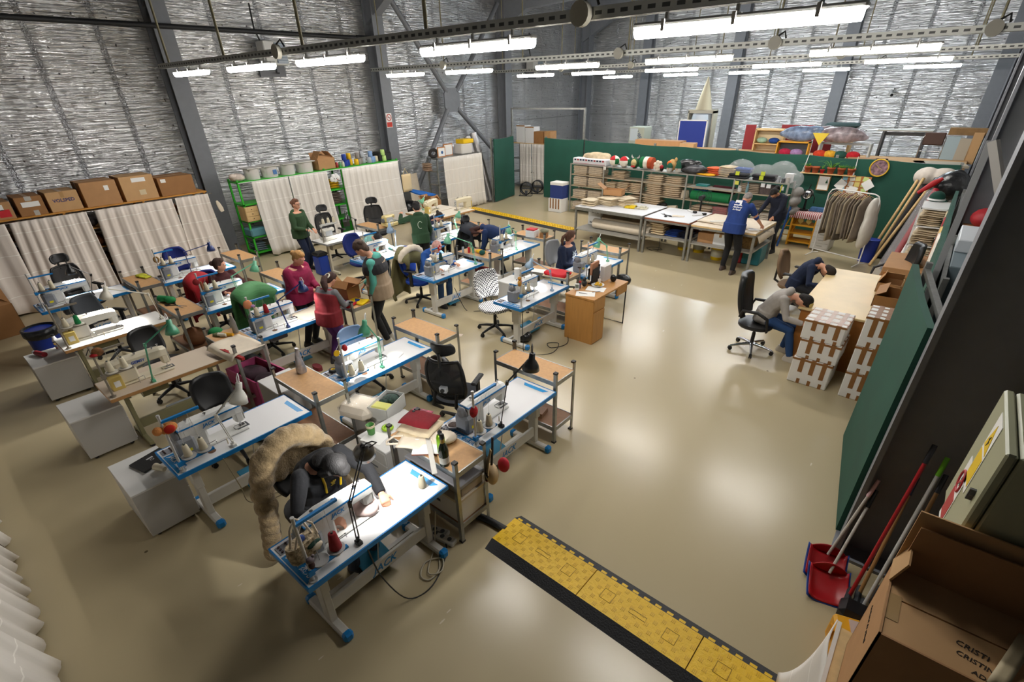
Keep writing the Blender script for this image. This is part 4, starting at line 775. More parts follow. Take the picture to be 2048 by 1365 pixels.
# ---------------------------------------------------------------- curtains, left wall shelving
def curtain_mat(name, c1, step):
    m = bpy.data.materials.new(name); m.use_nodes = True; nt = m.node_tree; b = nt.nodes['Principled BSDF']
    tc = N(nt, 'ShaderNodeTexCoord').outputs['Object']; s = N(nt, 'ShaderNodeSeparateXYZ', tc)
    n = N(nt, 'ShaderNodeTexNoise', tc); n.inputs['Scale'].default_value = 2.5
    l = mth(nt, 'LESS_THAN', mth(nt, 'FRACT', mth(nt, 'DIVIDE', mth(nt, 'ADD', s.outputs[2], mth(nt, 'MULTIPLY', n.outputs[0], .05)), step)), .03)
    mx = N(nt, 'ShaderNodeMix', data_type='RGBA'); nt.links.new(l, mx.inputs[0]); mx.inputs[6].default_value = (*lin(c1), 1); mx.inputs[7].default_value = (*lin('#f1ede6'), 1)
    nt.links.new(mx.outputs[2], b.inputs['Base Color']); b.inputs['Roughness'].default_value = .95; b.inputs['Specular IOR Level'].default_value = .1
    n2 = N(nt, 'ShaderNodeTexNoise', tc); n2.inputs['Scale'].default_value = 300
    bp = N(nt, 'ShaderNodeBump'); bp.inputs['Strength'].default_value = .2; nt.links.new(n2.outputs[0], bp.inputs['Height']); nt.links.new(bp.outputs[0], b.inputs['Normal']); return m
CUR = curtain_mat('curtain cloth', '#ddd3c9', .36); CURW = curtain_mat('white voile', '#ddd8d0', .44)
def curtain(label, a, b, zt, zb=.02, flare=.25, spread=.0, folds=7, m=CUR, seed=1, shift=0.0, grp='curtains in front of the shelves'):
    # hangs from a to b (xy at the top); the room is to the left of a->b
    a, b = V((*a, 0)), V((*b, 0)); d = (b-a); L = d.length; d = d/L; n = V((-d.y, d.x, 0)); r = random.Random(seed); ph = [r.uniform(0, 6.28) for _ in range(4)]
    def fn(u, v):
        w = v**.7; s = u+(u-.5)*spread*v+shift*v/L
        f = (.010+.016*w)*math.sin(u*folds*2*PI+ph[0]+.5*math.sin(3*v+ph[1])+1.5*math.sin(u*7+ph[3]))+.022*w*math.sin(u*folds*PI*.7+ph[2])+.005*math.sin(u*folds*5.1*PI)
        p = a+d*(s*L)+n*(f+flare*v*v+.03); return (p.x, p.y, zt+(zb-zt)*v+.02*math.sin(u*folds*PI+ph[3])*v)
    mb = MB().sheet(fn, int(folds*10), 10, .006)
    return single('curtain', mb, m, label, 'curtain', grp)
def box_obj(label, x, y, z, sx, sy, sz, rz=0, m=None, tape=True, flaps=None, grp=None, name='cardboard_box', lab=None):
    t = thing(name, label, 'box', (x, y, z), rz, grp); m = m or CARD
    if flaps is None: obj('carton', MB().box(-sx/2, sx/2, -sy/2, sy/2, 0, sz, 0, .006), m, t)
    else:
        th = .008; mb = MB().box(-sx/2, sx/2, -sy/2, sy/2, 0, th)
        mb.box(-sx/2, -sx/2+th, -sy/2, sy/2, 0, sz).box(sx/2-th, sx/2, -sy/2, sy/2, 0, sz).box(-sx/2, sx/2, -sy/2, -sy/2+th, 0, sz).box(-sx/2, sx/2, sy/2-th, sy/2, 0, sz); obj('carton', mb, m, t)
        for k, (ax, sg) in enumerate((('x', -1), ('x', 1), ('y', -1), ('y', 1))):
            a = flaps[k]
            if a is None: continue
            f = MB(); W = (sy if ax == 'x' else sx); F = (sx if ax == 'x' else sy)*.45
            if ax == 'x': f.at(sg*sx/2, 0, sz, 0, 0, sg*(-a)).box(0, sg*F, -W/2+.01, W/2-.01, 0, .007)
            else: f.at(0, sg*sy/2, sz, 0, sg*a, 0).box(-W/2+.01, W/2-.01, 0, sg*F, 0, .007)
            obj('flap', f, m, t)
    if tape and flaps is None: obj('packing_tape', MB().box(-.03, .03, -sy/2-.001, sy/2+.001, sz*.7, sz+.0015) if sy >= sx else MB().box(-sx/2-.001, sx/2+.001, -.03, .03, sz*.7, sz+.0015), mat('#b08a58', .3), t)
    return t
# shelf A : long curtained shelf with moving boxes
t = thing('storage_shelf', 'long storage shelf behind beige curtains along the left wall, boxes on top', 'shelf', (-13.7, 2.3, 0))
ORB = mat('#c98d3c', .5, noise=.1, scale=5)
obj('top_board', MB().box(-.38, .36, -2.9, 2.52, 1.64, 1.67, 0, .004), ORB, t)
for z in (.12, .52, .9, 1.28): obj('shelf_board', MB().box(-.36, .34, -2.85, 2.48, z-.02, z), ORB, t)
for y in (-2.85, -1.5, -.2, 1.2, 2.46):
    for x in (-.36, .32): obj('upright', MB().box(x, x+.04, y-.02, y+.02, 0, 1.64), mat('#b27a30', .5), t)
obj('curtain_rail', MB().tube([(.40, -2.9, 1.61), (.40, 2.6, 1.61)], .012, 0, 8), CHROME, t)
for i, (a, b, sd, sh, sp_) in enumerate(((-1.3, 1.18, 3, -.05, .0), (1.24, 2.44, 4, -.10, .12), (2.58, 4.03, 5, -.05, .10), (4.10, 4.80, 6, -.05, .22))):
    curtain('beige shelf curtain below the moving boxes, %s' % ('cut by the left edge of the photo', 'wide panel left of the middle', 'wide panel right of the middle', 'narrow panel next to the grey column')[i], (-13.3, b), (-13.3, a), 1.62, .03, .3 if i < 2 else .22, sp_, 7 if b-a > 1 else 4, CUR, sd, -sh)
r = random.Random(5)
for k in range(26):   # dark cloth bundles glimpsed between the curtains
    y = r.choice((1.2, 1.25, 2.5, 2.52, 4.06, 4.07)); z = (.12, .52, .9, 1.28)[k % 4]
    if k < 12:
        y = (1.21, 2.51, 4.06)[k % 3]; z = (.12, .52, .9, 1.28)[k//3]
        single('cloth_bundle', MB().ell((0, 0, .11), (.24, .12, .11), 0, 12, 8), mat(('#5c4a3c', '#8f7a63', '#3e3a3a', '#84502f')[k % 4], .9, noise=.3, scale=14, bump=.5, bscale=25), 'folded cloth bundle glimpsed in the %s gap of the beige curtains, %s shelf' % (('left', 'middle', 'right')[k % 3], ('lowest', 'second', 'third', 'upper')[k//3]), 'cloth', 'bundles behind the curtains', (-13.62, y, z))
BX = [(.95, 1.42, .30, CARD, 'left one with white and red labels'), (1.46, 1.90, .34, CARDD, 'with white label and grey tape, second from left'), (1.93, 2.47, .36, CARDL, 'printed with a blue company name'),
      (2.51, 3.16, .46, CARD, 'with a small square white label'), (3.20, 3.86, .48, CARDL, 'with a long white label'), (3.89, 4.64, .38, CARDD, 'nearest the grey column')]
for i, (a, b, h, m, lab) in enumerate(BX):
    t = box_obj('brown moving box on the curtained shelf, '+lab, -13.68, (a+b)/2, 1.67, .62, b-a-.03, h, 0, m, True, grp='moving boxes on the long shelf'); L = (b-a)/2
    if i == 0: obj('label', MB().box(.311, .313, -.12, .1, .16, .26), PAPER, t); obj('label', MB().box(.311, .313, .0, .17, .04, .17), mat('#c8202a', .5), t)
    if i == 1: obj('label', MB().box(.311, .313, -.13, .14, .16, .25), PAPER, t); obj('tape_strip', MB().box(.311, .3125, .0, .08, .0, .09).box(.31, .3125, -.05, .05, .27, .345), mat('#b9b6ae', .3), t)
    if i == 2: text('VOLSPED', .085, mat('#1d2a66', .6), frame((.311, 0, .2), (0, 1, 0), (0, 0, 1)), t, 0, .002)
    if i == 3: obj('label', MB().box(.311, .313, .08, .16, .28, .37), PAPER, t)
    if i == 4: obj('label', MB().box(.311, .313, -.1, .16, .36, .44), PAPER, t); obj('tape_strip', MB().box(.311, .3125, -.02, .1, .1, .2), mat('#d9c7a4', .2), t)
    if i == 5: obj('label', MB().box(.311, .313, -.3, -.2, .28, .35), PAPER, t)
single('slipper', MB().at(-13.2, 4.95, 1.32, 0, .25).loft([((0, 0, -.13), (0, 1, 0), (1, 0, 0), .04, .012), ((0, 0, -.06), (0, 1, 0), (1, 0, 0), .055, .014), ((0, 0, .06), (0, 1, 0), (1, 0, 0), .045, .014), ((0, 0, .13), (0, 1, 0), (1, 0, 0), .02, .01)]), CANVAS, 'pale cloth slipper hanging at the end of the curtained shelf', 'slipper')
box_obj('large brown carton on the floor at the left edge by the curtain', -12.3, .12, 0, .82, .9, .55, .15, CARDD, True, flaps=(2.4, 2.0, 2.2, 2.3))
# curtained shelf by the near wall, bottom left
for i, (a, b) in enumerate(((-8.2, -6.95), (-6.85, -5.72), (-5.62, -4.7), (-4.75, -3.2))):
    curtain('white curtain at the lower left corner of the photo, %s' % ('farthest from the camera', 'third from the camera', 'second from the camera', 'nearest the camera')[i], (b, -.82), (a, -.82), 1.7, .02, -.22, .0, 6, CURW, 20+i, 0, 'near wall curtains')
t = thing('storage_shelf', 'shelf behind the white curtains by the near wall', 'shelf', (-5.7, -1.15, 0))
for z in (.1, .6, 1.1, 1.68): obj('shelf_board', MB().box(-2.6, 2.6, -.3, .25, z-.02, z), ORB, t)
for x in (-2.58, 0, 2.55):
    for y in (-.3, .21): obj('upright', MB().box(x, x+.04, y, y+.04, 0, 1.68), ORB, t)
# shelf B : green shelf with voile curtains
GRN = mat('#35b32c', .45)
t = thing('storage_shelf', 'bright green metal shelf with white voile curtains', 'shelf', (-13.3, 7.85, 0))
for z in (.12, .5, .88, 1.28, 1.79): obj('shelf_board', MB().box(-.25, .25, -2.42, 2.4, z-.035, z), GRN, t)
for y in (-2.42, -.1, .42, 2.36):
    for x in (-.25, .21): obj('upright', MB().box(x, x+.04, y, y+.04, 0, 1.83), GRN, t)
obj('curtain_rail', MB().tube([(.29, -2.42, 1.77), (.29, 2.42, 1.77)], .008, 0, 6), WHITE, t)
for i, (a, b, sd) in enumerate(((5.74, 6.68, 31), (6.70, 7.78, 32), (8.25, 10.2, 33))):
    curtain('white voile curtain on the green shelf, %s' % ('left panel', 'middle panel', 'right wide panel')[i], (-13.0, b), (-13.0, a), 1.77, .04, .2, .06, (5, 6, 10)[i], CURW, sd)
TR = mat('#ece8e2', .25, alpha=.72)
for i, (a, b) in enumerate(((5.75, 6.13), (6.16, 6.6), (6.65, 7.06), (7.1, 7.58))):
    t = thing('storage_bin', 'translucent lidded bin on the green shelf, %s' % ('leftmost', 'second, with blue label', 'third, dark clothes inside', 'fourth, red clothes inside')[i], 'bin', (-13.28, (a+b)/2, 1.79), 0, 'bins on the green shelf'); w = (b-a)/2-.02
    obj('tub', MB().loft([((0, 0, z), (1, 0, 0), (0, 1, 0), .19+.03*z, w-.02+.06*z) for z in (0, .24)], n=24), TR, t); obj('lid', MB().box(-.22, .22, -w-.01, w+.01, .24, .265, 0, .01), TR, t)
    obj('contents', MB().ell((0, 0, .11), (.16, w-.05, .1), 0, 12, 8), mat(('#d8d0c8', '#cfc8c4', '#57505c', '#a34d52')[i], .9, noise=.4, scale=18), t)
    if i == 1: obj('label', MB().box(.2, .204, 0, .1, .06, .17), mat('#4d78b0', .5), t)
single('cloth_bundle', MB().ell((0, 0, .08), (.2, .17, .09), 0, 14, 9).ell((.05, -.1, .12), (.1, .1, .06), 0, 12, 8), mat('#d9cabd', .9, noise=.25, scale=14, bump=.6, bscale=22), 'pale cloth bundle on the left end of the green shelf', 'cloth', None, (-13.25, 5.55, 1.79))
box_obj('open brown box on the green shelf beside the bins', -13.3, 7.93, 1.79, .34, .52, .26, 0, CARD, False, flaps=(1.2, 2.6, 2.2, 2.3))
SPC = (('#1f3f9a', 'blue'), ('#e3b416', 'yellow'), ('#8c8580', 'grey brown'), ('#a9adb4', 'grey'), ('#7d9cc8', 'light blue'), ('#d8c6ac', 'sand'), ('#b9d77f', 'lime'))
def bigcone(): return None
k = 0
for i, (c, nm) in enumerate(SPC):
    for j in range(2 if i not in (5,) else 1):
        for up2 in ((0, 1) if (j == 0 and i != 5) else (0,)):
            y = 8.56+.22*i+.13*j-(.03 if up2 else 0); xx = -13.2-.1*((i+j) % 2)
            put('spool'+nm, lambda c=c: (lambda t: (obj('thread', MB().lathe([(.06, .005), (.066, .03), (.06, .15), (.03, .155)], n=16, cap=True), mat(c, .8, bump=.5, bscale=250, stretch=(1, 1, 20)), t), t)[1])(thing('thread_spool', '-', 'spool')), (), (xx, y, 1.79+.158*up2), 0,
                '%s thread spool on the green shelf, %s' % (nm, 'stacked on another' if up2 else ('standing in front' if j == 0 else 'standing beside its pair')), 'spools on the green shelf')
for i, (c, nm) in enumerate((('#a5282c', 'red'), ('#5c8f62', 'green'), ('#d6d2b8', 'cream'))):
    single('jar', MB().lathe([(.035, 0), (.04, .02), (.04, .1), (.03, .12), (.03, .135)], n=12, cap=True), mat(c, .4), 'small %s jar on the green shelf beside the open box' % nm, 'jar', 'jars on the green shelf', (-13.2, 8.27+.1*i, 1.79))
single('storage_crate', MB().box(-.18, .18, -.22, .22, 0, .22, 0, .02).box(-.16, .16, -.2, .2, .2, .24), BLACK, 'black crate on the right end of the green shelf', 'crate', None, (-13.38, 9.95, 1.79))
t = thing('cloth_cloud', 'white felt cloud ornament hanging on the green shelf', 'ornament', (-12.98, 8.0, 1.55)); mb = MB()
for a, b, q in ((0, 0, .09), (.09, .02, .07), (-.09, 0, .07), (.04, .07, .07), (-.04, .06, .07)): mb.ell((0, a, b), (.025, q, q), 0, 12, 8)
obj('cloud', mb, WHITE, t); obj('eye', MB().ell((.027, .03, .01), (.005, .012, .012), 0, 8, 5).ell((.027, -.04, .01), (.005, .012, .012), 0, 8, 5), BLACK, t); obj('heart', MB().ell((.027, .06, -.02), (.005, .015, .015), 0, 8, 5), RED, t)
# things on the open bays of the green shelf
def stack(desc, x, y, z, n, sx, sy, h, col, rz=0, grp=None, wob=.02, m=None, seed=0):
    r = random.Random(seed+int(abs(x*37+y*91))); ORD = ['top', 'second', 'third', 'fourth', 'fifth', 'sixth', 'seventh', 'eighth', 'ninth', 'tenth', 'eleventh', 'twelfth']; m = m or mat(col, .9, noise=.14, scale=12, bump=.4, bscale=40); lh = h/n
    key = ('fold', round(sx, 2), round(sy, 2), round(lh, 3), col); me = PROTO.get(key)
    if me is None:
        def fn_(sg):
            def f(u, v):
                x_ = (u-.5)*sx; y_ = (v-.5)*sy; e = max(abs(2*u-1), abs(2*v-1)); return (x_, y_, lh/2+sg*(lh*.52)*(1-e**6*.9)+.006*math.sin(7*u+5*v))
            return f
        mb = MB(); g = [[fn_(s_)(i/10, j/8) for i in range(11) for j in range(9)] for s_ in (1, -1)]; nn = 99; fs = []
        for i in range(10):
            for j in range(8):
                a, b, c, d = i*9+j, (i+1)*9+j, (i+1)*9+j+1, i*9+j+1; fs += [(a, b, c, d), (nn+d, nn+c, nn+b, nn+a)]
        for i in range(10): a, b = i*9, i*9+9; fs.append((nn+a, nn+b, b, a)); a, b = i*9+8, i*9+17; fs.append((a, b, nn+b, nn+a))
        for j in range(8): a, b = j, j+1; fs.append((a, b, nn+b, nn+a)); a, b = 90+j, 91+j; fs.append((nn+a, nn+b, b, a))
        mb.add(g[0]+g[1], fs, 0, True); me = mb.mesh('folded_cloth', m); PROTO[key] = me
    for k in range(n):
        o = bpy.data.objects.new('folded_cloth', me); COL.objects.link(o); o.location = (x+r.uniform(-wob, wob), y+r.uniform(-wob, wob), z+lh*k); o.rotation_euler = (0, 0, rz+r.uniform(-.06, .06))
        tag(o, '%s folded cloth of the %s' % (ORD[n-1-k] if n > 1 else 'single', desc), 'folded cloth', grp or desc)
stack('dark pile on the green shelf, middle bay', -13.3, 8.02, .88, 7, .34, .38, .3, '#6f6258'); stack('yellow pile at the top of the green shelf bay', -13.3, 8.06, 1.28, 4, .3, .3, .24, '#d9a916')
stack('grey pile low on the green shelf', -13.3, 5.62, .12, 4, .36, .3, .2, '#6b7a84')
t = thing('drawer_box', 'small wooden drawer chest on the left end of the green shelf', 'drawers', (-13.2, 5.58, .88)); obj('carcass', MB().box(-.18, .18, -.16, .16, 0, .34), PINE, t)
for k in range(3): f = obj('drawer', MB().box(.18, .192, -.15, .15, .015+.108*k, .115+.108*k, 0, .003), PINE, t); obj('knob', MB().ell((.2, 0, .065+.108*k), (.012, .012, .012), 0, 8, 6), BLACK, f)
single('storage_bin', MB().box(-.2, .2, -.2, .2, 0, .2, 0, .03), mat('#5b8f9a', .4), 'teal plastic bin low on the left end of the green shelf', 'bin', None, (-13.22, 5.62, .5))
# shelf C : silver shelf with voile curtain
t = thing('storage_shelf', 'silver metal shelf with white curtain beside the green fabric screen', 'shelf', (-13.15, 12.7, 0))
for z in (.1, .5, .9, 1.3, 1.68): obj('shelf_board', MB().box(-.24, .24, -1.0, .95, z-.03, z), GALV, t)
for y in (-1.0, .91):
    for x in (-.24, .2): obj('upright', MB().box(x, x+.04, y, y+.04, 0, 1.72), GALV, t)
curtain('white voile curtain on the silver shelf', (-12.87, 13.72), (-12.87, 11.92), 1.68, .03, .08, .03, 9, CURW, 41)
t = thing('picture_frame', 'framed picture leaning on the silver shelf, blue motif', 'picture', (-13.1, 12.1, 1.68)); obj('frame', MB().box(-.015, .015, -.17, .17, 0, .3), mat('#b97d4a', .5), t); obj('print', MB().box(.015, .018, -.14, .14, .03, .27), PAPER, t); obj('motif', MB().ell((.018, .02, .14), (.003, .05, .05), 0, 10, 6), mat('#2a5a90', .5), t)
t = thing('picture_frame', 'framed picture leaning on the silver shelf, blank white', 'picture', (-13.2, 12.5, 1.68)); obj('frame', MB().box(-.015, .015, -.2, .2, 0, .36), mat('#b97d4a', .5), t); obj('print', MB().box(.015, .018, -.17, .17, .03, .33), PAPER, t)
t = thing('storage_bin', 'clear tub under the yellow tray on the silver shelf', 'bin', (-13.15, 13.15, 1.68)); obj('tub', MB().box(-.2, .2, -.26, .26, 0, .32, 0, .03), TR, t); obj('contents', MB().box(-.15, .15, -.2, .2, .02, .24, 0, .03), CANVAS, t)
single('storage_tray', MB().box(-.2, .2, -.24, .24, 0, .13, 0, .02), mat('#f0c416', .4), 'yellow plastic tray stacked on the clear tub', 'tray', None, (-13.15, 13.25, 2.0))
single('wreath', MB().tube([(.0, .16*math.cos(a), .12+.1*math.sin(a)) for a in [2*PI*k/14 for k in range(14)]], .05, 0, 8, close=True), mat('#2a2522', .9, bump=1, bscale=30), 'dark twiggy wreath on the left end of the silver shelf', 'wreath', None, (-13.15, 11.8, 1.7))
stack('brown pile on the open end of the silver shelf', -13.3, 11.6, 1.3, 4, .3, .2, .24, '#a58a72')
for i, (dx, dz, r_) in enumerate(((0, 0, .12), (.22, .1, .13), (-.14, -.05, .11))):
    single('foil_roll', MB().tube([(-12.95+dx*.3, 13.95+dx, .05), (-13.5+dx*.3, 13.75+dx, 2.15+dz)], r_, 0, 14), mat('#a9a7a6', .3, .7, noise=.2, bump=.6, bscale=20), 'tall silver insulation roll leaning behind the screen, %s' % ('middle one', 'right one', 'left one')[i], 'roll', 'leaning foil rolls')
# ironing board and clutter near the brace
t = thing('ironing_board', 'blue ironing board on crossed white legs', 'ironing board', (-12.5, 10.55, 0), -.2)
obj('board', MB().prism([(-.75, .0), (-.6, -.1), (0, -.17), (.6, -.17), (.6, .17), (0, .17), (-.6, .1)], .84, .88), mat('#1163b8', .8), t)
for a in (-1, 1): obj('leg', MB().tube([(-.35*a, .1*a, .84), (.4*a, .16*a, .01)], .014, 0, 8).tube([(.4*a, -.2, .01), (.4*a, .2, .01)], .014, 0, 8), WHITE, t)
box_obj('open brown carton beside the far cream sewing machines', -11.6, 10.15, .42, .4, .42, .36, .2, CARDD, False, flaps=(1.0, 2.2, 1.2, 2.4))
single('floor_bag', MB().ell((0, 0, .28), (.3, .32, .3), 0, 16, 10), BLACKG, 'black bag on the floor under the blue ironing board', 'bag', None, (-13.2, 10.6, 0))
box_obj('box under the open carton by the ironing board', -11.6, 10.15, 0, .5, .5, .42, .2, CARD, True)
single('board_panel', MB().at(-13.5, 11.25, 0, .2, 0, -.12).box(-.01, .01, -.25, .25, .0, 1.25), CANVAS, 'pale board leaning beside the steel brace', 'board')
t = thing('tote_bag', 'cream tote bag hanging at the right end of the green shelf', 'bag', (-12.98, 10.42, 1.4)); obj('bag_body', MB().sheet(lambda u, v: (.02*math.sin(u*PI), -.16+.34*u, -.02-.5*v), 6, 6, .03), mat('#dfc89c', .9), t); obj('strap', MB().tube([(.0, -.08, -.02), (0, 0, .14), (0, .1, -.02)], .01, 0, 6), mat('#dfc89c', .9), t)
# ---------------------------------------------------------------- green screens
def green_mat():
    return mat('#114b3c', .75, noise=.14, scale=2, bump=.25, bscale=220)
GS = green_mat()
def screen(label, a, b, h0, h1, th=.045, wavy=.02, posts=2, m=GS, seed=2):
    a, b = V((*a, 0)), V((*b, 0)); d = b-a; L = d.length; d = d/L; n = V((-d.y, d.x, 0)); t = thing('fabric_screen', label, 'screen', tuple(a), math.atan2(d.y, d.x), 'green fabric screens'); r = random.Random(seed); p = r.uniform(0, 6)
    def fn(u, v):
        z = .03+(h0+(h1-h0)*u-.03)*(1-v)-.03*abs(math.sin(u*PI*max(1, L/1.7)))*(1-v)
        return (u*L, -th/2-wavy*math.sin(u*L*1.3+p)*math.sin(v*2.5), z)
    obj('cloth', MB().sheet(fn, max(8, int(L*4)), 8, th, 0, False), m, t)
    k = max(posts, int(L/2.2)+1)
    for i in range(k):
        x = L*i/(k-1); obj('post', MB().box(x-.03, x+.03, th/2, th/2+.05, 0, h0+(h1-h0)*i/(k-1)+.03), GALV, t)
    obj('top_rail', MB().box(0, L, th/2, th/2+.045, min(h0, h1)-.06, min(h0, h1)-.02), GALV, t); return t
screen('green fabric screen standing beside the silver shelf', (-12.64, 14.09), (-12.95, 15.5), 2.08, 2.06, .05, .01)
screen('long dark green fabric screen behind the fabric shelves, left part', (-11.68, 15.85), (-10.04, 15.85), 2.02, 2.02, .04, .01)
screen('long dark green fabric screen behind the fabric shelves, main part', (-10.0, 15.88), (.02, 15.85), 2.0, 1.88, .04, .03)
t = thing('door_frame', 'tall bare steel frame above the gap in the green screens', 'frame', (-12.96, 15.55, 0))
obj('post', MB().box(-.03, .03, -.03, .03, 0, 2.96), GALV, t); obj('post', MB().box(2.84, 2.9, .3, .36, 0, 2.96), GALV, t); obj('lintel', MB().bar((0, 0, 2.93), (2.9, .33, 2.93), .05, .05), GALV, t)
# shelf behind the gap with two voile curtains, boxes and two floor fans
t = thing('storage_shelf', 'shelf with white curtains seen through the gap of the screens', 'shelf', (-13.2, 17.45, 0))
for z in (.1, .6, 1.1, 1.66): obj('shelf_board', MB().box(-1.15, .95, -.24, .24, z-.03, z), PINE if z > 1.2 else GALV, t)
for x in (-1.15, .91): obj('upright', MB().box(x, x+.04, -.24, -.2, 0, 1.66).box(x, x+.04, .2, .24, 0, 1.66), GALV, t)
for i, (a, b) in enumerate(((-13.95, -13.36), (-13.3, -12.55))): curtain('white curtain seen through the gap of the screens, %s' % ('left', 'right')[i], (b, 17.2), (a, 17.2), 1.64, .12, -.03, 0, 5, CURW, 50+i)
for i, (x, sx, h, m, lab) in enumerate(((-13.95, .42, .62, WHITE, 'tall white box with open tan flaps'), (-13.5, .42, .58, WHITE, 'second white box with tan flap'), (-13.05, .46, .42, CARDD, 'brown box above the right curtain'), (-12.62, .3, .44, CARD, 'small brown box behind the screen edge'))):
    t = box_obj(lab+' on the shelf behind the gap', x, 17.45, 1.66, sx, .4, h, 0, m, i > 1, grp='boxes above the gap curtains')
    if i < 2: obj('flap', MB().at(0, -.2, h, 0, .25).box(-sx/2, sx/2, -.01, 0, -.22, .0), CARD, t)
for i, (x, y) in enumerate(((-12.49, 15.75), (-12.4, 16.35))):
    t = thing('drum_fan', 'black drum floor fan in the gap, %s' % ('nearer one', 'farther one')[i], 'fan', (x, y, 0), .4, 'drum fans')
    obj('drum', MB().lathe([(.2, -.1), (.23, -.09), (.23, .09), (.2, .1)], (0, 0, .26), 0, 24, True, (0, 1, 0)), BLACK, t)
    g = MB()
    for q in (.06, .11, .16, .2): g.tube([(q*math.cos(a), -.11, .26+q*math.sin(a)) for a in [2*PI*k/20 for k in range(20)]], .004, 0, 5, close=True)
    obj('grille', g, BLACK, t); obj('blades', MB().prism([(-.03, 0), (.03, 0), (.07, .18), (-.05, .18)], -.01, .01, 0, 'xz').at(0, 0, .26).box(-.17, .17, -.01, .01, -.03, .03), DGREY, t); obj('stand', MB().tube([(-.24, 0, .26), (-.24, 0, .015), (-.24, -.15, .015), (.24, -.15, .015), (.24, 0, .015), (.24, 0, .26)], .012, 0, 8), BLACK, t)
# ---------------------------------------------------------------- fabric shelving (five bays) in front of the green screen
SO, SR = (-9.6, 14.42), -.066
def S(x, y=0): c, s = math.cos(SR), math.sin(SR); return (SO[0]+c*x-s*y, SO[1]+s*x+c*y)
BAYS = [0, 1.27, 2.62, 3.98, 5.28, 6.58]; SZ = (.1, .45, .82, 1.155, 1.465); ALU = mat('#a9a79f', .45, .3, noise=.08)
t = thing('fabric_shelf', 'long five bay grey metal shelving full of folded cotton', 'shelf', (*SO, 0), SR)
for z in SZ:
    for i in range(5): obj('shelf_board', MB().box(BAYS[i]+.02, BAYS[i+1]-.02, .02, .48, z-.03, z), ALU if z > 1.4 else mat('#b3a48d', .6), t)
for x in BAYS:
    for y in (0, .47): obj('upright', MB().box(x-.02, x+.02, y, y+.03, 0, 1.465), ALU, t)
def plastic(label, x, y, z, sx, sy, sz, col, cat='bundle', name='wrapped_bundle', grp='plastic wrapped bundles', seed=0, clear=True):
    r = random.Random(seed+int(x*100)); t = thing(name, label, cat, (*S(x, y), z), SR, grp); mb = MB()
    n = max(2, int(sz/.05))
    for k in range(n): mb.box(-sx/2+r.uniform(0, .03), sx/2-r.uniform(0, .03), -sy/2+r.uniform(0, .03), sy/2-r.uniform(0, .03), sz*k/n+.002, sz*(k+1)/n-.004, 0, .02)
    obj('cloth', mb, mat(col, .9, noise=.15, scale=14, bump=.3, bscale=40), t)
    if clear:
        b = MB(); b.box(-sx/2-.01, sx/2+.01, -sy/2-.01, sy/2+.01, 0, sz+.015, 0, .06); obj('plastic_wrap', b, mat('#f2efe9', .12, alpha=.16, bump=1.0, bscale=18), t)
    return t
BG = '#cbb79a'
for i, z in enumerate((1.155, .82, .45, .1)):
    for j in range(2): plastic('plastic wrapped beige cotton bundle in the first bay, %s shelf, %s' % (('top', 'second', 'third', 'lowest')[i], ('left', 'right')[j]), .34+.58*j, .22, z, .54, .40, (.25, .27, .24, .22)[i], BG, seed=i*3+j)
stack('cotton pile on the top inner shelf of the second bay', *S(1.75, .22), 1.155, 5, .46, .36, .2, BG, SR); stack('cotton pile left on the second bay middle shelf', *S(1.5, .22), .82, 4, .38, .36, .2, BG, SR)
stack('cotton pile centre on the second bay middle shelf', *S(1.95, .22), .82, 5, .40, .36, .24, BG, SR); stack('cotton pile right on the second bay middle shelf', *S(2.38, .22), .82, 5, .38, .36, .25, BG, SR); stack('cotton pile right on the second bay lower shelf', *S(2.35, .22), .45, 6, .42, .36, .28, '#bca78c', SR)
single('dark_bag', MB().ell((0, 0, .14), (.22, .18, .15), 0, 14, 9), mat('#2a2926', .6), 'dark bag on the second bay lower shelf', 'bag', None, (*S(1.75, .22), .45))
stack('tall cotton pile left in the third bay', *S(2.98, .22), .82, 10, .52, .38, .53, BG, SR); stack('tall cotton pile right in the third bay', *S(3.55, .22), .82, 10, .52, .38, .52, BG, SR); stack('cotton pile on the lower shelf of the third bay', *S(2.95, .22), .45, 6, .56, .4, .34, BG, SR)
single('small_roll', MB().tube([(-.15, 0, .06), (.15, 0, .1)], .06, 0, 12), CANVAS, 'rolled white cloth on the lower shelf of the third bay', 'roll', None, (*S(3.6, .12), .45), SR)
single('sandal_bag', MB().ell((0, 0, .08), (.18, .12, .08), 0, 12, 8).ell((.1, -.1, .16), (.1, .05, .05), 0, 10, 6), BLACK, 'black crumpled bag on the lower shelf of the third bay', 'bag', None, (*S(3.3, .1), .45))
for j in range(4): single('cone_pack', MB().lathe([(.05, 0), (.052, .1), (.03, .2)], n=12, cap=True), mat('#d9cdb8', .8), 'small cream thread cone standing in a pack right of the tall piles, %s' % ('first', 'second', 'third', 'fourth')[j], 'spool', 'packed cream cones', (*S(3.86+.08*(j % 2), .15+.12*(j//2)), .82))
single('fabric_roll', MB().tube([S(4.12, .18)+(.93,), S(5.2, .18)+(.93,)], .125, 0, 18), mat('#0f7a43', .75, noise=.08), 'bright green felt roll on the fourth bay shelf', 'roll')
box_obj('teal carton stacked on the blue one in the fourth bay', *S(4.32, .34), 1.08, .32, .2, .12, SR, mat('#2a8f8c', .6), False); box_obj('blue carton at the top left of the fourth bay', *S(4.28, .38), .82, .34, .16, .26, SR, mat('#1d78b8', .6), False)
single('cloth_bundle', MB().box(-.36, .36, -.1, .1, 0, .2, 0, .08), mat('#54232a', .9, noise=.2), 'dark wine cloth behind the green roll', 'cloth', None, (*S(4.9, .38), 1.0), SR)
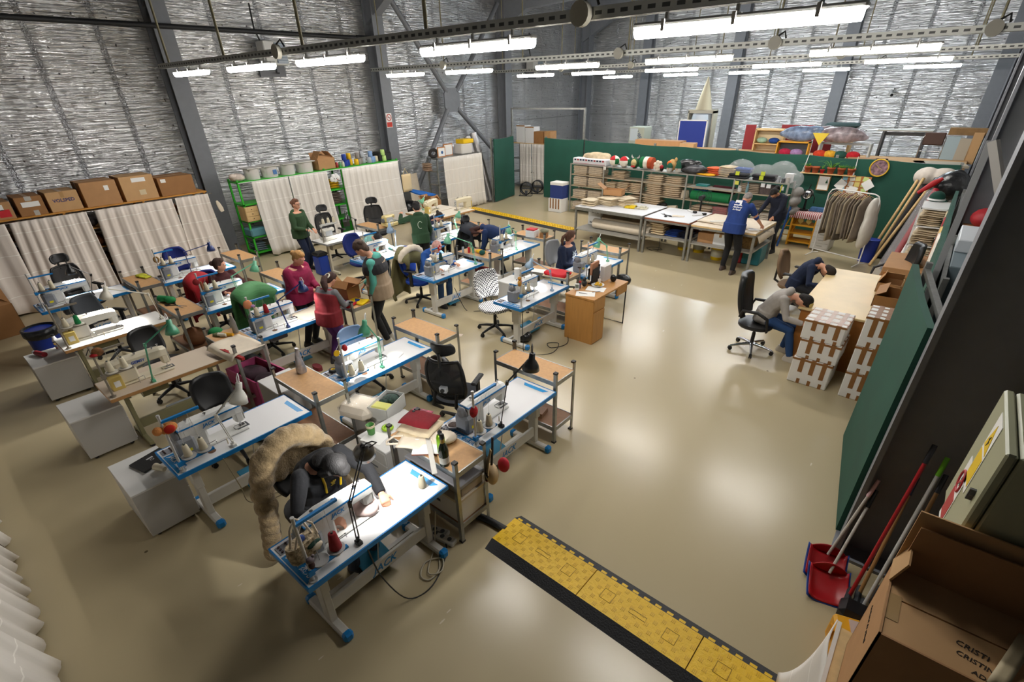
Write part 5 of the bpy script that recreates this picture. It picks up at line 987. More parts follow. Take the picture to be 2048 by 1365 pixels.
stack('beige pile on the lower shelf of the fourth bay', *S(4.5, .22), .45, 4, .6, .4, .24, '#b9a78f', SR); plastic('plastic wrapped red cloth on the lower shelf of the fourth bay', 5.02, .22, .45, .44, .4, .26, '#9c1f26')
stack('beige pile on the lowest shelf of the fourth bay', *S(4.4, .22), .1, 4, .6, .4, .2, '#b5a38c', SR)
box_obj('dark patterned carton in the fifth bay', *S(6.1, .22), 1.155, .36, .3, .2, SR, mat('#5a4d4a', .7, noise=.4, scale=20), False)
stack('cloth pile in the fifth bay top shelf', *S(5.65, .24), 1.155, 5, .5, .36, .2, '#a99a86', SR); stack('white cloth pile in the fifth bay', *S(6.1, .22), .45, 5, .56, .38, .26, '#d9cfc0', SR); stack('cloth pile in the middle of the fifth bay', *S(6.1, .22), .82, 4, .6, .38, .14, '#8f8372', SR); stack('dark cloth pile in the fifth bay', *S(5.9, .22), .1, 5, .5, .38, .2, '#4a4a55', SR)
t = thing('water_bottle', 'clear plastic water bottle in the fifth bay', 'bottle', (*S(5.62, .05), 1.155)); obj('bottle_body', MB().lathe([(.035, 0), (.037, .02), (.037, .15), (.014, .2), (.014, .23)], n=14, cap=True), mat('#8fc2cf', .1, alpha=.55), t); obj('cap', MB().cyl((0, 0, .23), (0, 0, .25), .016, .016, 0, 10), mat('#2a6fb0', .4), t)
single('jar', MB().lathe([(.05, 0), (.055, .1), (.05, .15)], n=14, cap=True), WHITE, 'white pot in the fifth bay left corner', 'jar', None, (*S(5.42, .1), 1.155))
for i, (x, z, c) in enumerate(((1.3, 1.43, '#efece6'), (5.35, 1.39, '#e5e062'), (6.0, 1.39, '#eeeeee'), (6.14, 1.38, '#eeeeee'), (6.45, 1.36, '#eeeeee'))): single('shelf_label', MB().box(-.05, .05, -.012, -.008, -.06, .03), mat(c, .7), '%s paper label on the shelf front, %s' % ('yellow' if c == '#e5e062' else 'white', ('between the first two bays', 'in the fifth bay left', 'in the fifth bay middle', 'in the fifth bay, right of the middle', 'at the right end')[i]), 'label', 'shelf labels', (*S(x), z), SR)
# on top of the shelving
ZT = 1.465
t = thing('printed_carton', 'long white carton printed with dark and red blocks on the first bay', 'box', (*S(.72, .16), ZT), SR); obj('carton', MB().box(-.66, .6, -.14, .14, 0, .17, 0, .015), mat('#dfe0e6', .4), t)
for k in range(11): obj('printed_block', MB().box(-.6+.105*k, -.53+.105*k, -.142, -.139, .1, .145), mat(('#2b3350', '#a83a44', '#2b3350')[k % 3], .5), t)
obj('printed_line', MB().box(-.62, .56, -.142, -.139, .02, .03), mat('#b85a60', .5), t)
def blob(label, name, cat, x, y, z, parts, m, grp=None, vox=.02, it=6, rz=SR, extra=None):
    mb = MB()
    for c, r in parts: mb.ell(c, r, 0, 14, 9)
    me = remesh(mb, vox, it, name); me.materials.clear(); me.materials.append(m)
    return single(name, me, m, label, cat, grp, (x, y, z), rz)
CLEAR = mat('#e9ebee', .10, alpha=.20, bump=1.6, bscale=12); BEI = mat('#c9b596', .9, noise=.2, scale=10, bump=.5, bscale=14); BAGB = mat('#1d1e20', .3, noise=.3, scale=10, bump=1.2, bscale=16); BAGG = mat('#37363a', .4, noise=.3, scale=10, bump=1.0, bscale=14)
def wob(c, r, n, sd, k=.45):
    q = random.Random(sd); out = [(c, r)]
    for _ in range(n):
        a = q.uniform(0, 6.28); b = q.uniform(-.6, 1); out.append(((c[0]+r[0]*.7*math.cos(a), c[1]+r[1]*.7*math.sin(a), max(c[2]+r[2]*.6*b, .05)), (r[0]*k, r[1]*k, r[2]*k)))
    return out
blob('beige cloth heap in clear wrap on the first bay', 'wrapped_heap', 'bundle', *S(.75, .36), ZT, wob((0, 0, .14), (.5, .18, .2), 8, 1), BEI)
BALLM = (mat('#e9e2d4', .9), mat('#c0222a', .9), mat('#0f6a3a', .9), BLACK)
for i, x in enumerate((1.52, 1.86)):
    t = thing('plush_ball', 'red, green and white patchwork ball cushion, %s' % ('left one', 'right one')[i], 'cushion', (*S(x, .18), ZT+.15), SR+.6*i, 'patchwork balls'); n, k = 20, 12; mb = MB(); mb.ell((0, 0, 0), (.155, .155, .15), 0, n, k)
    for q in range(n*k):
        a, b = q//n, q % n; mb.m[q] = 1 if (a > 6 and 8 <= b < 17) else (2 if (4 <= b < 8 and a > 4) or (b >= 17 and 3 < a < 8) else 0)
    obj('cushion', mb, list(BALLM), t)
t = thing('plush_cow', 'plush bull head with horns between the balls and the flag cushion', 'plush', (*S(2.22, .18), ZT)); mb = MB().ell((0, 0, .14), (.13, .1, .15), 0, 14, 9); obj('head', mb, mat('#2a5a3a', .9), t)
obj('face', MB().ell((0, -.08, .15), (.09, .05, .1), 0, 12, 8), mat('#cfbb86', .9), t); obj('mouth', MB().ell((0, -.11, .06), (.08, .04, .03), 0, 10, 6), RED, t)
for s in (-1, 1): obj('horn', MB().tube([(s*.07, 0, .27), (s*.12, 0, .31), (s*.12, 0, .36)], [.025, .02, .006], 0, 8), mat('#b9b2b0', .6), t)
t = thing('flag_cushion', 'barrel cushion in green, white and red stripes', 'cushion', (*S(2.62, .2), ZT+.17), SR)
for i, m in enumerate((BALLM[2], BALLM[0], mat('#b34a24', .9))): obj('stripe', MB().cyl((-.19+.125*i, 0, 0), (-.065+.125*i, 0, 0), .165-.01*abs(i-1), .165-.01*abs(i-1), 0, 18), m, t)
t = thing('plush_flower', 'cream petal plush beside the flag cushion', 'plush', (*S(3.02, .1), ZT+.13), SR); mb = MB().ell((0, 0, 0), (.08, .06, .08), 0, 12, 8)
for k in range(7): mb.ell((.1*math.cos(k*.9), 0, .1*math.sin(k*.9)), (.05, .05, .05), 0, 10, 7)
obj('petals', mb, CANVAS, t)
t = thing('plush_toy', 'small red and black ladybird plush', 'plush', (*S(3.17, .05), ZT)); obj('body', MB().ell((0, 0, .09), (.06, .05, .09), 0, 12, 8), BLACK, t); obj('wing', MB().ell((.0, -.03, .12), (.055, .04, .05), 0, 12, 8), RED, t)
t = thing('plush_toy', 'orange and beige giraffe plush', 'plush', (*S(3.36, .26), ZT)); obj('body', MB().ell((0, 0, .15), (.13, .1, .16), 0, 12, 8).ell((.1, 0, .3), (.04, .04, .06), 0, 10, 7), mat('#c9a066', .9), t); obj('patch', MB().ell((-.05, -.06, .2), (.08, .05, .07), 0, 10, 7), mat('#d0662a', .9), t)
for i, x in enumerate((3.4, 3.66)):
    t = thing('gnome', 'stuffed gnome with green hat and grey beard, %s' % ('left one', 'right one')[i], 'ornament', (*S(x, .06), ZT), SR, 'stuffed gnomes'); obj('beard', MB().ell((0, 0, .08), (.085, .07, .09), 0, 12, 8), mat('#c9c6c0', .9), t); obj('hat', MB().lathe([(.09, .12), (.085, .15), (.05, .22 if i == 0 else .27), (.0, .24 if i == 0 else .33)], m=0, n=14), mat('#14503a', .9), t); obj('nose', MB().ell((0, -.08, .1), (.02, .02, .02), 0, 8, 6), mat('#d8a888', .8), t)
blob('shiny black refuse bag behind the gnomes', 'refuse_bag', 'bag', *S(3.8, .34), ZT, wob((0, 0, .16), (.34, .16, .17), 8, 3), BAGB); blob('dark grey bag with white label on the fourth bay', 'refuse_bag', 'bag', *S(4.12, .14), ZT, wob((0, 0, .1), (.34, .18, .12), 8, 4), BAGG)
stack('orange and beige pile on the fourth bay top', *S(4.62, .26), ZT, 4, .36, .3, .2, '#d8633a', SR); stack('thin yellow cloth on the shelf edge', *S(4.5, .08), ZT, 1, .5, .22, .05, '#e0a21a', SR); stack('beige pile inside the first clear bag', *S(5.0, .2), ZT, 5, .4, .36, .26, '#c7b596', SR)
plastic('black clothes under the clear bag with yellow note', 5.32, .14, ZT, .5, .3, .12, '#232428', 'clothes', 'clothes_pile', 'clothes on the shelf top', clear=False); plastic('blue clothes inside the first clear bag', 5.35, .26, ZT+.12, .44, .24, .12, '#1b4c94', 'clothes', 'clothes_pile', 'clothes on the shelf top', clear=False)
blob('first clear plastic bag bulging over blue clothes', 'plastic_bag', 'bag', *S(5.3, .24), ZT, [((0, 0, .2), (.34, .24, .24)), ((-.32, -.02, .13), (.28, .2, .15)), ((-.1, 0, .16), (.3, .22, .2))], CLEAR, 'clear plastic bags')
plastic('black clothes under the big clear bag', 5.95, .14, ZT, .56, .3, .14, '#1f2024', 'clothes', 'clothes_pile', 'clothes on the shelf top', clear=False)
blob('big two humped clear plastic bag on the fifth bay', 'plastic_bag', 'bag', *S(6.1, .26), ZT, [((-.25, 0, .16), (.34, .24, .2)), ((.2, 0, .2), (.34, .25, .26)), ((.52, 0, .06), (.2, .22, .2))], CLEAR, 'clear plastic bags')
for i, (x, z) in enumerate(((5.33, .13), (5.95, .17), (5.93, .07))): single('sticky_note', MB().box(-.05, .05, -.004, 0, -.04, .05), mat('#d3e03a', .7), 'lime sticky note on the bagged clothes, %s' % ('first bag', 'second bag upper', 'second bag lower')[i], 'note', 'sticky notes on bags', (*S(x, -.03), ZT+z), SR)
for i, x in enumerate((6.2, 6.32, 6.42, 6.52)): single('metal_tin', MB().cyl((0, 0, 0), (0, 0, .1+.03*(i % 2)), .04, .04, 0, 12), mat(('#3c3c42', '#b8bcc2', '#6d6f74', '#d6d2cc')[i], .35, .4), '%s tin at the right end of the shelf top' % ('dark', 'bright', 'grey', 'pale')[i], 'tin', 'tins on the shelf top', (*S(x, .06), ZT))
box_obj('white card box on the right end of the shelf top', *S(6.5, .2), ZT, .16, .16, .2, SR, WHITE, False)
blob('grey fabric roll sagging off the right shelf end', 'fabric_heap', 'cloth', *S(6.75, .25), .95, [((0, 0, .1), (.12, .3, .12)), ((.02, 0, -.12), (.1, .28, .1)), ((0, .05, .3), (.12, .22, .12))], mat('#8f8c88', .9, noise=.2))
single('measuring_tape', MB().tube([S(6.45, -.02)+(1.42,), S(6.42, -.03)+(1.0,), S(6.34, -.04)+(.5,)], .014, 0, 6), mat('#c9c21a', .6), 'yellow measuring tape hanging from the shelf top at its right end', 'tape')
single('blue_pole', MB().tube([S(6.68, -.05)+(0.0,), S(6.75, .02)+(.95,)], .025, 0, 8), mat('#1d4f94', .5), 'blue pole leaning at the right end of the shelving', 'pole')
box_obj('blue fruit carton stacked left of the shelving', -9.9, 14.25, .42, .5, .36, .4, 0, mat('#243a7c', .7), False); t = box_obj('white taped carton under the blue fruit carton', -9.9, 14.2, 0, .52, .4, .42, 0, WHITE, False)
for k in range(4): obj('tape_strip', MB().box(-.2+.11*k, -.15+.11*k, -.202, -.2, .1, .42), TAPE, t)
box_obj('flat white carton on top of the blue fruit carton', -9.9, 14.25, .82, .5, .36, .09, 0, PAPER, False)
# ---------------------------------------------------------------- cutting tables
def cut_table(label, x0, x1, y0, y1, z, shelf, top_m, edge_m, rz=0):
    t = thing('cutting_table', label, 'table', ((x0+x1)/2, (y0+y1)/2, 0), rz, 'white cutting tables'); a, b = (x1-x0)/2, (y1-y0)/2
    obj('tabletop', MB().box(-a, a, -b, b, z-.012, z, 0).box(-a, a, -b, b, z-.045, z-.012, 1), [top_m, edge_m], t)
    for sx in (-1, 1):
        for sy in (-1, 1): obj('leg', MB().box(sx*(a-.05), sx*a, sy*(b-.05), sy*b, 0, z-.045), GALV, t)
    obj('frame', MB().box(-a, a, -b, -b+.03, z-.09, z-.045).box(-a, a, b-.03, b, z-.09, z-.045).box(-a, -a+.03, -b, b, z-.09, z-.045).box(a-.03, a, -b, b, z-.09, z-.045), GALV, t)
    obj('lower_shelf', MB().box(-a+.01, a-.01, -b+.01, b-.01, shelf-.03, shelf), ALU, t); return t
CW = mat('#e2e3e6', .4); BRN = mat('#8a4a2c', .5)
cut_table('white cutting table carrying the folded cotton at its left end', -7.46, -5.48, 11.48, 12.78, .87, .30, CW, GALV, -.035); cut_table('white cutting table in the middle with scissors', -5.42, -4.3, 11.42, 12.72, .86, .44, CW, BRN, -.03)
cut_table('cutting table draped with canvas where the man leans', -4.24, -2.82, 11.36, 12.7, .85, .44, CANVAS, PINE, -.03)
for i, (y, z, r_, m, lab) in enumerate(((11.78, .43, .125, CANVAS, 'front cream fabric roll'), (12.12, .50, .15, mat('#b7a588', .9, noise=.1), 'rear tan fabric roll'), (12.45, .42, .12, mat('#a99b84', .9), 'far tan fabric roll'))):
    single('fabric_roll', MB().tube([(-7.05+.1*i, y+.05, z), (-5.38+.1*i, y-.02, z)], r_, 0, 18).tube([(-7.1+.1*i, y+.05, z), (-5.33+.1*i, y-.02, z)], .03, 0, 8), m, lab+' under the left cutting table', 'roll', 'rolls under the cutting table')
t = thing('printed_carton', 'tall white printed carton under the left end of the cutting table', 'box', (-7.22, 12.3, .30), -.03); obj('carton', MB().box(-.2, .2, -.2, .2, 0, .5, 0, .006), WHITE, t)
text('LIFE', .13, mat('#3a3a44', .6), frame((.02, -.202, .36), (1, 0, 0), (0, 0, 1)), t, 0, .002); text('WRITER', .08, BLACK, frame((0, -.202, .06), (1, 0, 0), (0, 0, 1)), t, 0, .002)
for i, (x, y, n, w_) in enumerate(((-7.2, 11.9, 5, .42), (-6.85, 12.15, 6, .5), (-6.5, 12.35, 6, .5))): stack('cream pile on the left cutting table, %s' % ('front left', 'middle', 'right')[i], x, y, .87, n, w_, .42, .15+.04*(i > 0), '#e2d3b6', -.2*i, None, .03)
box_obj('bent brown card tray on the cotton piles', -6.85, 12.4, 1.08, .5, .3, .14, .2, CARD, False, flaps=(.6, .6, None, None))
for i, (x, y) in enumerate(((-6.15, 12.1), (-5.9, 12.15))): single('flyer_pack', MB().box(-.16, .16, -.1, .1, 0, .04, 0, .01).box(-.02, .12, -.08, .06, .04, .07), mat(('#e6c60e', '#cfc9b0')[i], .4, noise=.3, scale=20), '%s paper pack on the left cutting table' % ('yellow', 'grey and yellow')[i], 'pack', 'packs on the cutting table', (x, y, .87), .2)
def scissors(label, x, y, z, rz, m, s=1.0):
    t = thing('scissors', label, 'scissors', (x, y, z), rz, 'scissors')
    for q in (1, -1):
        obj('blade', MB().at(0, 0, 0, q*.16).prism([(0, -.008*s), (.15*s, -.004*s), (.16*s, 0), (0, .012*s)], 0, .004), CHROME, t)
        obj('handle', MB().at(0, 0, .004, PI+q*.22).tube([(0, 0, 0), (.06*s, q*.015*s, 0), (.1*s, q*.035*s, 0), (.14*s, q*.015*s, 0), (.1*s, -q*.005*s, 0), (.06*s, q*.01*s, 0)], .007*s, 0, 6), m, t)
    return t
scissors('open black scissors on the middle cutting table', -5.1, 11.85, .865, 2.4, BLACK, 1.5)
for i, (x, y, a) in enumerate(((-4.75, 12.55, -.6), (-4.45, 12.25, .9))):
    t = thing('clamp_tool', 'white and black clamp tool on the middle cutting table, %s' % ('left one', 'right one')[i], 'clamp', (x, y, .86), a, 'clamp tools'); obj('arm', MB().box(-.16, .16, -.02, .02, .0, .03, 0, .006), WHITE, t); obj('grip', MB().box(.1, .2, -.035, .035, 0, .05, 0, .01), BLACK, t)
single('cloth_piece', MB().sheet(lambda u, v: (-.14+.28*u, -.08+.16*v, .008+.004*math.sin(6*u)), 6, 4, .004), CANVAS, 'small cut piece of canvas beside the black scissors', 'cloth', None, (-4.8, 11.9, .862), .3)
single('canvas_cloth', MB().sheet(lambda u, v: (-.36+.72*u, -.45+.9*v, .03+.012*math.sin(5*u+3*v)), 10, 10, .022), CANVAS, 'spread cream canvas on the draped cutting table, left part', 'cloth', None, (-3.85, 12.1, .85), -.1)
single('ruler', MB().box(-.30, .30, -.02, .02, 0, .004), mat('#b5bcc0', .3, .6), 'long steel ruler on the spread canvas', 'ruler', None, (-3.72, 11.85, .905), .75)
single('canvas_cloth', MB().sheet(lambda u, v: (-.42+.84*u, -.5+1.0*v, .02+.01*math.sin(4*u+5*v)-(.25*(u-.85)/.15 if u > .85 else 0)), 14, 10, .012), CANVAS, 'second canvas sheet draped over the right end of the cutting table', 'cloth', None, (-3.18, 12.05, .85), -.03)
scissors('large scissors hanging at the right corner of the cutting table', -2.85, 11.55, .875, .1, WHITE, 1.6)
stack('beige pile under the middle cutting table', -5.15, 11.75, .44, 6, .34, .4, .34, '#cdb994'); stack('blue pile under the middle cutting table', -4.8, 11.8, .44, 3, .34, .36, .12, '#1c3f86')
stack('dark navy pile under the middle cutting table', -4.5, 11.8, .44, 4, .3, .36, .12, '#1a2136'); stack('dark red pile behind under the middle cutting table', -4.75, 12.3, .44, 5, .7, .36, .3, '#5e1c24')
box_obj('brown carton under the draped cutting table', -3.95, 11.72, .44, .36, .34, .22, 0, CARD, True); box_obj('white carton under the draped cutting table', -3.62, 11.72, .44, .3, .34, .24, 0, WHITE, True); box_obj('wicker box under the draped cutting table beside the man', -3.1, 11.8, .44, .34, .4, .28, 0, mat('#8a6b3c', .8, noise=.5, scale=30, bump=1, bscale=40), False)
for i, (x, y) in enumerate(((-4.72, 12.3), (-4.32, 12.3), (-3.75, 11.95))):
    t = thing('paint_bucket', 'yellow bucket on the floor under the cutting tables, %s' % ('leftmost', 'middle with dark lid', 'rightmost')[i], 'bucket', (x, y, 0), 0, 'yellow buckets'); obj('pail', MB().lathe([(.12, .0), (.13, .01), (.15, .3), (.155, .31)], n=20, cap=True), mat('#e0bd16', .4), t); obj('label', MB().lathe([(.137, .08), (.149, .25)], n=20).at(), mat('#b8b6a2', .5), t)
    if i == 1: obj('lid', MB().cyl((0, 0, .3), (0, 0, .34), .16, .16, 0, 20), DGREY, t)
t = thing('toolbox', 'large teal storage trunk with red end at the right cutting table leg', 'trunk', (-3.1, 12.25, 0), .05); obj('trunk', MB().box(-.1, .28, -.3, .3, 0, .4, 0, .02), mat('#1d6a74', .5), t); obj('end_panel', MB().box(-.28, -.1, -.3, .3, 0, .36, 0, .02), mat('#a31f26', .5), t)
t = thing('pedestal_fan', 'black pedestal fan behind the middle cutting table', 'fan', (-4.72, 13.05, 0)); obj('stand', MB().cyl((0, 0, 0), (0, 0, .03), .2, .2, 0, 18).cyl((0, 0, 0), (0, 0, 1.05), .022, .022, 0, 10), BLACK, t); obj('motor', MB().cyl((0, -.1, 1.12), (0, .1, 1.12), .06, .05, 0, 12), BLACK, t)
g = MB()
for q in (.07, .13, .19): g.tube([(q*math.cos(a), .12, 1.12+q*math.sin(a)) for a in [2*PI*k/20 for k in range(20)]], .004, 0, 5, close=True)
for k in range(12): g.tube([(0, .13, 1.12), (.19*math.cos(k*PI/6), .12, 1.12+.19*math.sin(k*PI/6))], .003, 0, 4)
obj('grille', g, BLACK, t)
# ---------------------------------------------------------------- coat rack corner
t = thing('clothes_rail', 'white tubular clothes rail full of hanging garments', 'clothes rail', (-1.57, 13.46, 0), -.37)
obj('rail', MB().tube([(-.55, -.0, .04), (-.55, 0, 1.38), (-.5, 0, 1.47), (-.42, 0, 1.5), (.42, 0, 1.5), (.5, 0, 1.47), (.55, 0, 1.38), (.55, 0, .04)], .014, 0, 8), WHITE, t); obj('base_bar', MB().tube([(-.55, 0, .14), (.55, 0, .14)], .012, 0, 8), WHITE, t)
for s in (-1, 1): obj('foot', MB().tube([(s*.55, -.24, .02), (s*.55, 0, .05), (s*.55, .24, .02)], .012, 0, 8), WHITE, t)
c_, s_ = math.cos(-.37), math.sin(-.37); r = random.Random(9); NTH = ['first', 'second', 'third', 'fourth', 'fifth', 'sixth', 'seventh', 'eighth', 'ninth', 'tenth', 'eleventh', 'twelfth', 'thirteenth', 'fourteenth', 'fifteenth']
for k in range(15):
    x = -.42+.052*k; L = r.uniform(.75, 1.05); cl = ('#75695a', '#978a76', '#5f574c', '#a89b84', '#83776a')[k % 5]
    t = thing('hanging_garment', '%s grey beige garment from the left on the white rail' % NTH[k], 'garment', (-1.57+c_*x, 13.46+s_*x, 1.49), -.37+r.uniform(-.1, .1), 'garments on the rail')
    def gf(u, v, L=L, k=k): return (.018*math.sin(u*9+k+4*v)*v+.03*(u-.5)*math.sin(k), (-.22+.44*u)*(.35+.75*min(1, v*5))*(1-.25*v), -.06-L*v-.05*abs(u-.5)*(v < .2))
    obj('cloth', MB().sheet(gf, 10, 10, .022), mat(cl, .95, noise=.15, scale=8), t); obj('hanger', MB().tube([(0, -.2, -.1), (0, 0, -.03), (0, .2, -.1)], .006, 0, 6).tube([(0, 0, -.03), (0, 0, .0), (0, .03, .02)], .003, 0, 5), mat('#8d3a3a', .5) if k % 4 == 0 else PINE, t)
blob('white plastic garment bag at the right end of the rail', 'garment_bag', 'bag', -1.57+c_*.47, 13.46+s_*.47, .45, [((0, 0, .7), (.1, .2, .3)), ((.02, 0, .35), (.11, .24, .42)), ((-.03, 0, .1), (.07, .14, .2))], mat('#d9d5cc', .35, bump=1, bscale=12), None, .025, 5, -.37)
t = thing('drawer_tower', 'white five drawer tower under the wicker basket', 'drawers', (-2.02, 14.3, 0), -.05); obj('carcass', MB().box(-.2, .2, -.24, .24, .03, .72), PED, t)
for k in range(5): f = obj('drawer', MB().box(-.19, .19, -.255, -.24, .05+.133*k, .175+.133*k, 0, .004), PED, t); obj('handle', MB().box(-.06, .06, -.265, -.255, .11+.133*k, .125+.133*k), mat('#a5a4a0', .4), f)
t = thing('basket', 'round wicker basket with cloth on the white drawer tower', 'basket', (-2.02, 14.3, .72)); obj('basket_body', MB().lathe([(.13, 0), (.18, .12), (.17, .12), (.12, .02)], n=20, cap=True), mat('#a4703a', .8, noise=.3, scale=40, bump=1, bscale=60), t); obj('basket_handle', MB().tube([(-.17, 0, .12), (-.1, 0, .27), (0, 0, .31), (.1, 0, .27), (.17, 0, .12)], .01, 0, 6), mat('#7a4a22', .8), t); obj('cloth', MB().ell((0, 0, .13), (.12, .12, .07), 0, 12, 8), CANVAS, t)
LADY = mat('#d79a1f', .5)
t = thing('shelf_stand', 'yellow wooden wine rack under the red checked cloth', 'rack', (-2.52, 14.4, 0), -.05)
for s in (-1, 1): obj('side', MB().box(s*.27-.02, s*.27+.02, -.2, .2, 0, .8), LADY, t)
for z in (.1, .3, .5, .78): obj('shelf_board', MB().box(-.27, .27, -.2, .2, z-.02, z+.02), LADY, t)
def checked():
    m = bpy.data.materials.new('checked cloth'); m.use_nodes = True; nt = m.node_tree; b = nt.nodes['Principled BSDF']; tc = N(nt, 'ShaderNodeTexCoord').outputs['Object']; s = N(nt, 'ShaderNodeSeparateXYZ', tc)
    a = mth(nt, 'LESS_THAN', mth(nt, 'FRACT', mth(nt, 'MULTIPLY', s.outputs[0], 22)), .5); mx = N(nt, 'ShaderNodeMix', data_type='RGBA'); nt.links.new(a, mx.inputs[0]); mx.inputs[6].default_value = (.75, .7, .66, 1); mx.inputs[7].default_value = (.35, .03, .05, 1); nt.links.new(mx.outputs[2], b.inputs['Base Color']); b.inputs['Roughness'].default_value = .9; return m
single('tablecloth', MB().box(-.34, .34, -.25, .25, .0, .014, 0, .004).sheet(lambda u, v: (-.34+.68*u, -.252-.01*math.sin(30*u)*v, .005-.13*v), 30, 3, .005).box(.335, .345, -.25, .25, -.1, .01), checked(), 'red and white checked cloth on the yellow rack', 'tablecloth', None, (-2.52, 14.4, .80), -.05)
for i, x in enumerate((-2.6, -2.42)): single('metal_gauge', MB().cyl((0, -.05, .1), (0, .05, .1), .06, .06, 0, 16).cyl((0, 0, 0), (0, 0, .05), .02, .02, 0, 8), mat('#b59a55', .4, .5), 'round brass fitting inside the yellow rack, %s' % ('left', 'right')[i], 'fitting', 'brass fittings', (x, 14.25, .52))
t = thing('vintage_lamp', 'black vintage projector lamp with round glass on the checked cloth', 'lamp', (-2.65, 14.45, .82)); obj('stand', MB().cyl((0, 0, 0), (0, 0, .02), .1, .1, 0, 14).cyl((0, 0, 0), (0, 0, .26), .03, .02, 0, 8), BLACKG, t); obj('housing', MB().cyl((0, -.1, .38), (0, .12, .38), .12, .1, 0, 18), BLACKG, t); obj('lens', MB().lathe([(.0, 0), (.06, .01), (.08, 0)], (0, -.11, .38), 0, 16, True, (0, -1, 0)).tube([(.09*math.cos(a), -.105, .38+.09*math.sin(a)) for a in [2*PI*k/16 for k in range(16)]], .012, 0, 6, close=True), CHROME, t); obj('crank', MB().tube([(.1, 0, .4), (.17, 0, .3), (.17, 0, .18)], .012, 0, 6).tube([(0, 0, .5), (.02, 0, .6)], .012, 0, 6), BLACKG, t)
single('book_pile', MB().box(-.18, .18, -.1, .1, 0, .04).box(-.16, .14, -.09, .1, .04, .08), mat('#3f6a9a', .6, noise=.4, scale=15), 'blue and green booklets on the checked cloth', 'books', None, (-2.35, 14.5, .82))
t = thing('step_ladder', 'folded yellow step ladder leaning left of the yellow rack', 'ladder', (-2.95, 14.3, 0), .1)
for s in (-1, 1): obj('rail', MB().bar((s*.12, 0, 0), (s*.08+.22, .12, .85), .03, .02), LADY, t)
for k in range(3): q = .25+.25*k; obj('rung', MB().bar((-.11+.22*q, .12*q, .85*q), (.11+.22*q, .12*q, .85*q), .03, .015), LADY, t)
# pictures, board, clock and plants on the screen
t = thing('picture_frame', 'wood framed white sheet with small green tree hanging on the green screen', 'picture', (-2.6, 15.75, 1.28), 0); obj('frame', MB().box(-.14, .14, -.01, .015, -.18, .18), mat('#b58a55', .6), t); obj('sheet', MB().box(-.12, .12, -.013, -.009, -.16, .16), PAPER, t); obj('tree_motif', MB().prism([(.04, .0), (.1, .0), (.07, .11)], -.016, -.013, 0, 'xz'), mat('#1f5a3a', .7), t)
t = thing('pin_board', 'cork board crowded with coloured notes and papers on the green screen', 'board', (-1.9, 15.75, 1.2), 0); obj('cork', MB().box(-.32, .32, -.01, .015, -.3, .3), mat('#b3703c', .8), t); r = random.Random(12)
for k in range(16):
    x, z = -.24+.15*(k % 4), .24-.13*(k//4); obj('note', MB().at(x+r.uniform(-.02, .02), -.013-.0012*k, z, 0, 0, r.uniform(-.3, .3)).box(-.055, .055, -.001, .001, -.055, .055), mat(('#8fc3d4', '#c9d98a', '#e0d07a', '#dcd9cc')[(k*7) % 4], .8), t)
for x, z, a in ((-.3, .08, .6), (.28, .12, -.7), (-.02, -.05, .2), (.2, -.2, .3)): obj('paper_sheet', MB().at(x, -.035, z, 0, 0, a).box(-.1, .1, -.001, .001, -.11, .11), PAPER, t)
t = thing('wall_clock', 'round clock with yellow rim and blossom face on the green screen', 'clock', (-1.63, 15.73, 1.72)); t.location.x = -1.5; obj('rim', MB().tube([(.19*math.cos(a), 0, .19*math.sin(a)) for a in [2*PI*k/28 for k in range(28)]], .016, 0, 8, close=True), mat('#c9a324', .4), t); obj('face', MB().cyl((0, 0, 0), (0, .012, 0), .185, .185, 0, 28), mat('#8a6a72', .7, noise=.9, scale=14), t); obj('clock_hand', MB().bar((0, -.008, 0), (-.08, -.008, .07), .012, .004).bar((0, -.008, 0), (.06, -.008, -.03), .012, .004), mat('#d9c25a', .5), t)
t = thing('hanging_shelf', 'narrow wooden plank shelf hanging on cords with potted plants', 'shelf', (-2.56, 15.68, 1.52)); obj('plank', MB().box(-.62, .62, -.09, .09, -.02, 0), PINE, t)
for s in (-1, 1):
    for y in (-.08, .08): obj('cord', MB().tube([(s*.58, y, 0), (s*.55, .1, .42)], .006, 0, 5), WHITE, t)
TER = mat('#a8532f', .8)
for i, x in enumerate((-3.03, -2.85, -2.69, -2.50, -2.27, -2.05)):
    t = thing('potted_plant', 'potted plant on the hanging shelf, %s' % ('spiky one at the left end', 'bare terracotta pot', 'small red ball pot', 'tall arching one', 'dense grassy one', 'spiky one at the right end')[i], 'plant', (x, 15.66, 1.52), i*.7, 'plants on the hanging shelf'); s = .8 if i == 2 else 1.35
    obj('pot', MB().lathe([(.045*s, 0), (.065*s, .09*s), (.07*s, .09*s), (.07*s, .115*s), (.055*s, .11*s), (.0, .1*s)], n=16, cap=False), TER if i != 2 else RED, t); r = random.Random(i)
    if i != 1:
        mb = MB()
        for k in range((22, 0, 6, 12, 30, 20)[i]):
            a = r.uniform(0, 6.28); l = r.uniform(.1, .2)*(1.9 if i == 3 else 1)*s; q = r.uniform(.3, .9); c, s2 = math.cos(a), math.sin(a)
            mb.sheet(lambda u, v, c=c, s2=s2, l=l, q=q: (c*l*q*u-s2*.012*(v-.5)*2*(1-u), s2*l*q*u+c*.012*(v-.5)*2*(1-u), .1+l*u-(.6*l*u*u if l > .2 else .25*l*u*u)), 5, 2, .002)
        obj('leaves', mb, mat('#5f9a2a', .6, noise=.3), t)
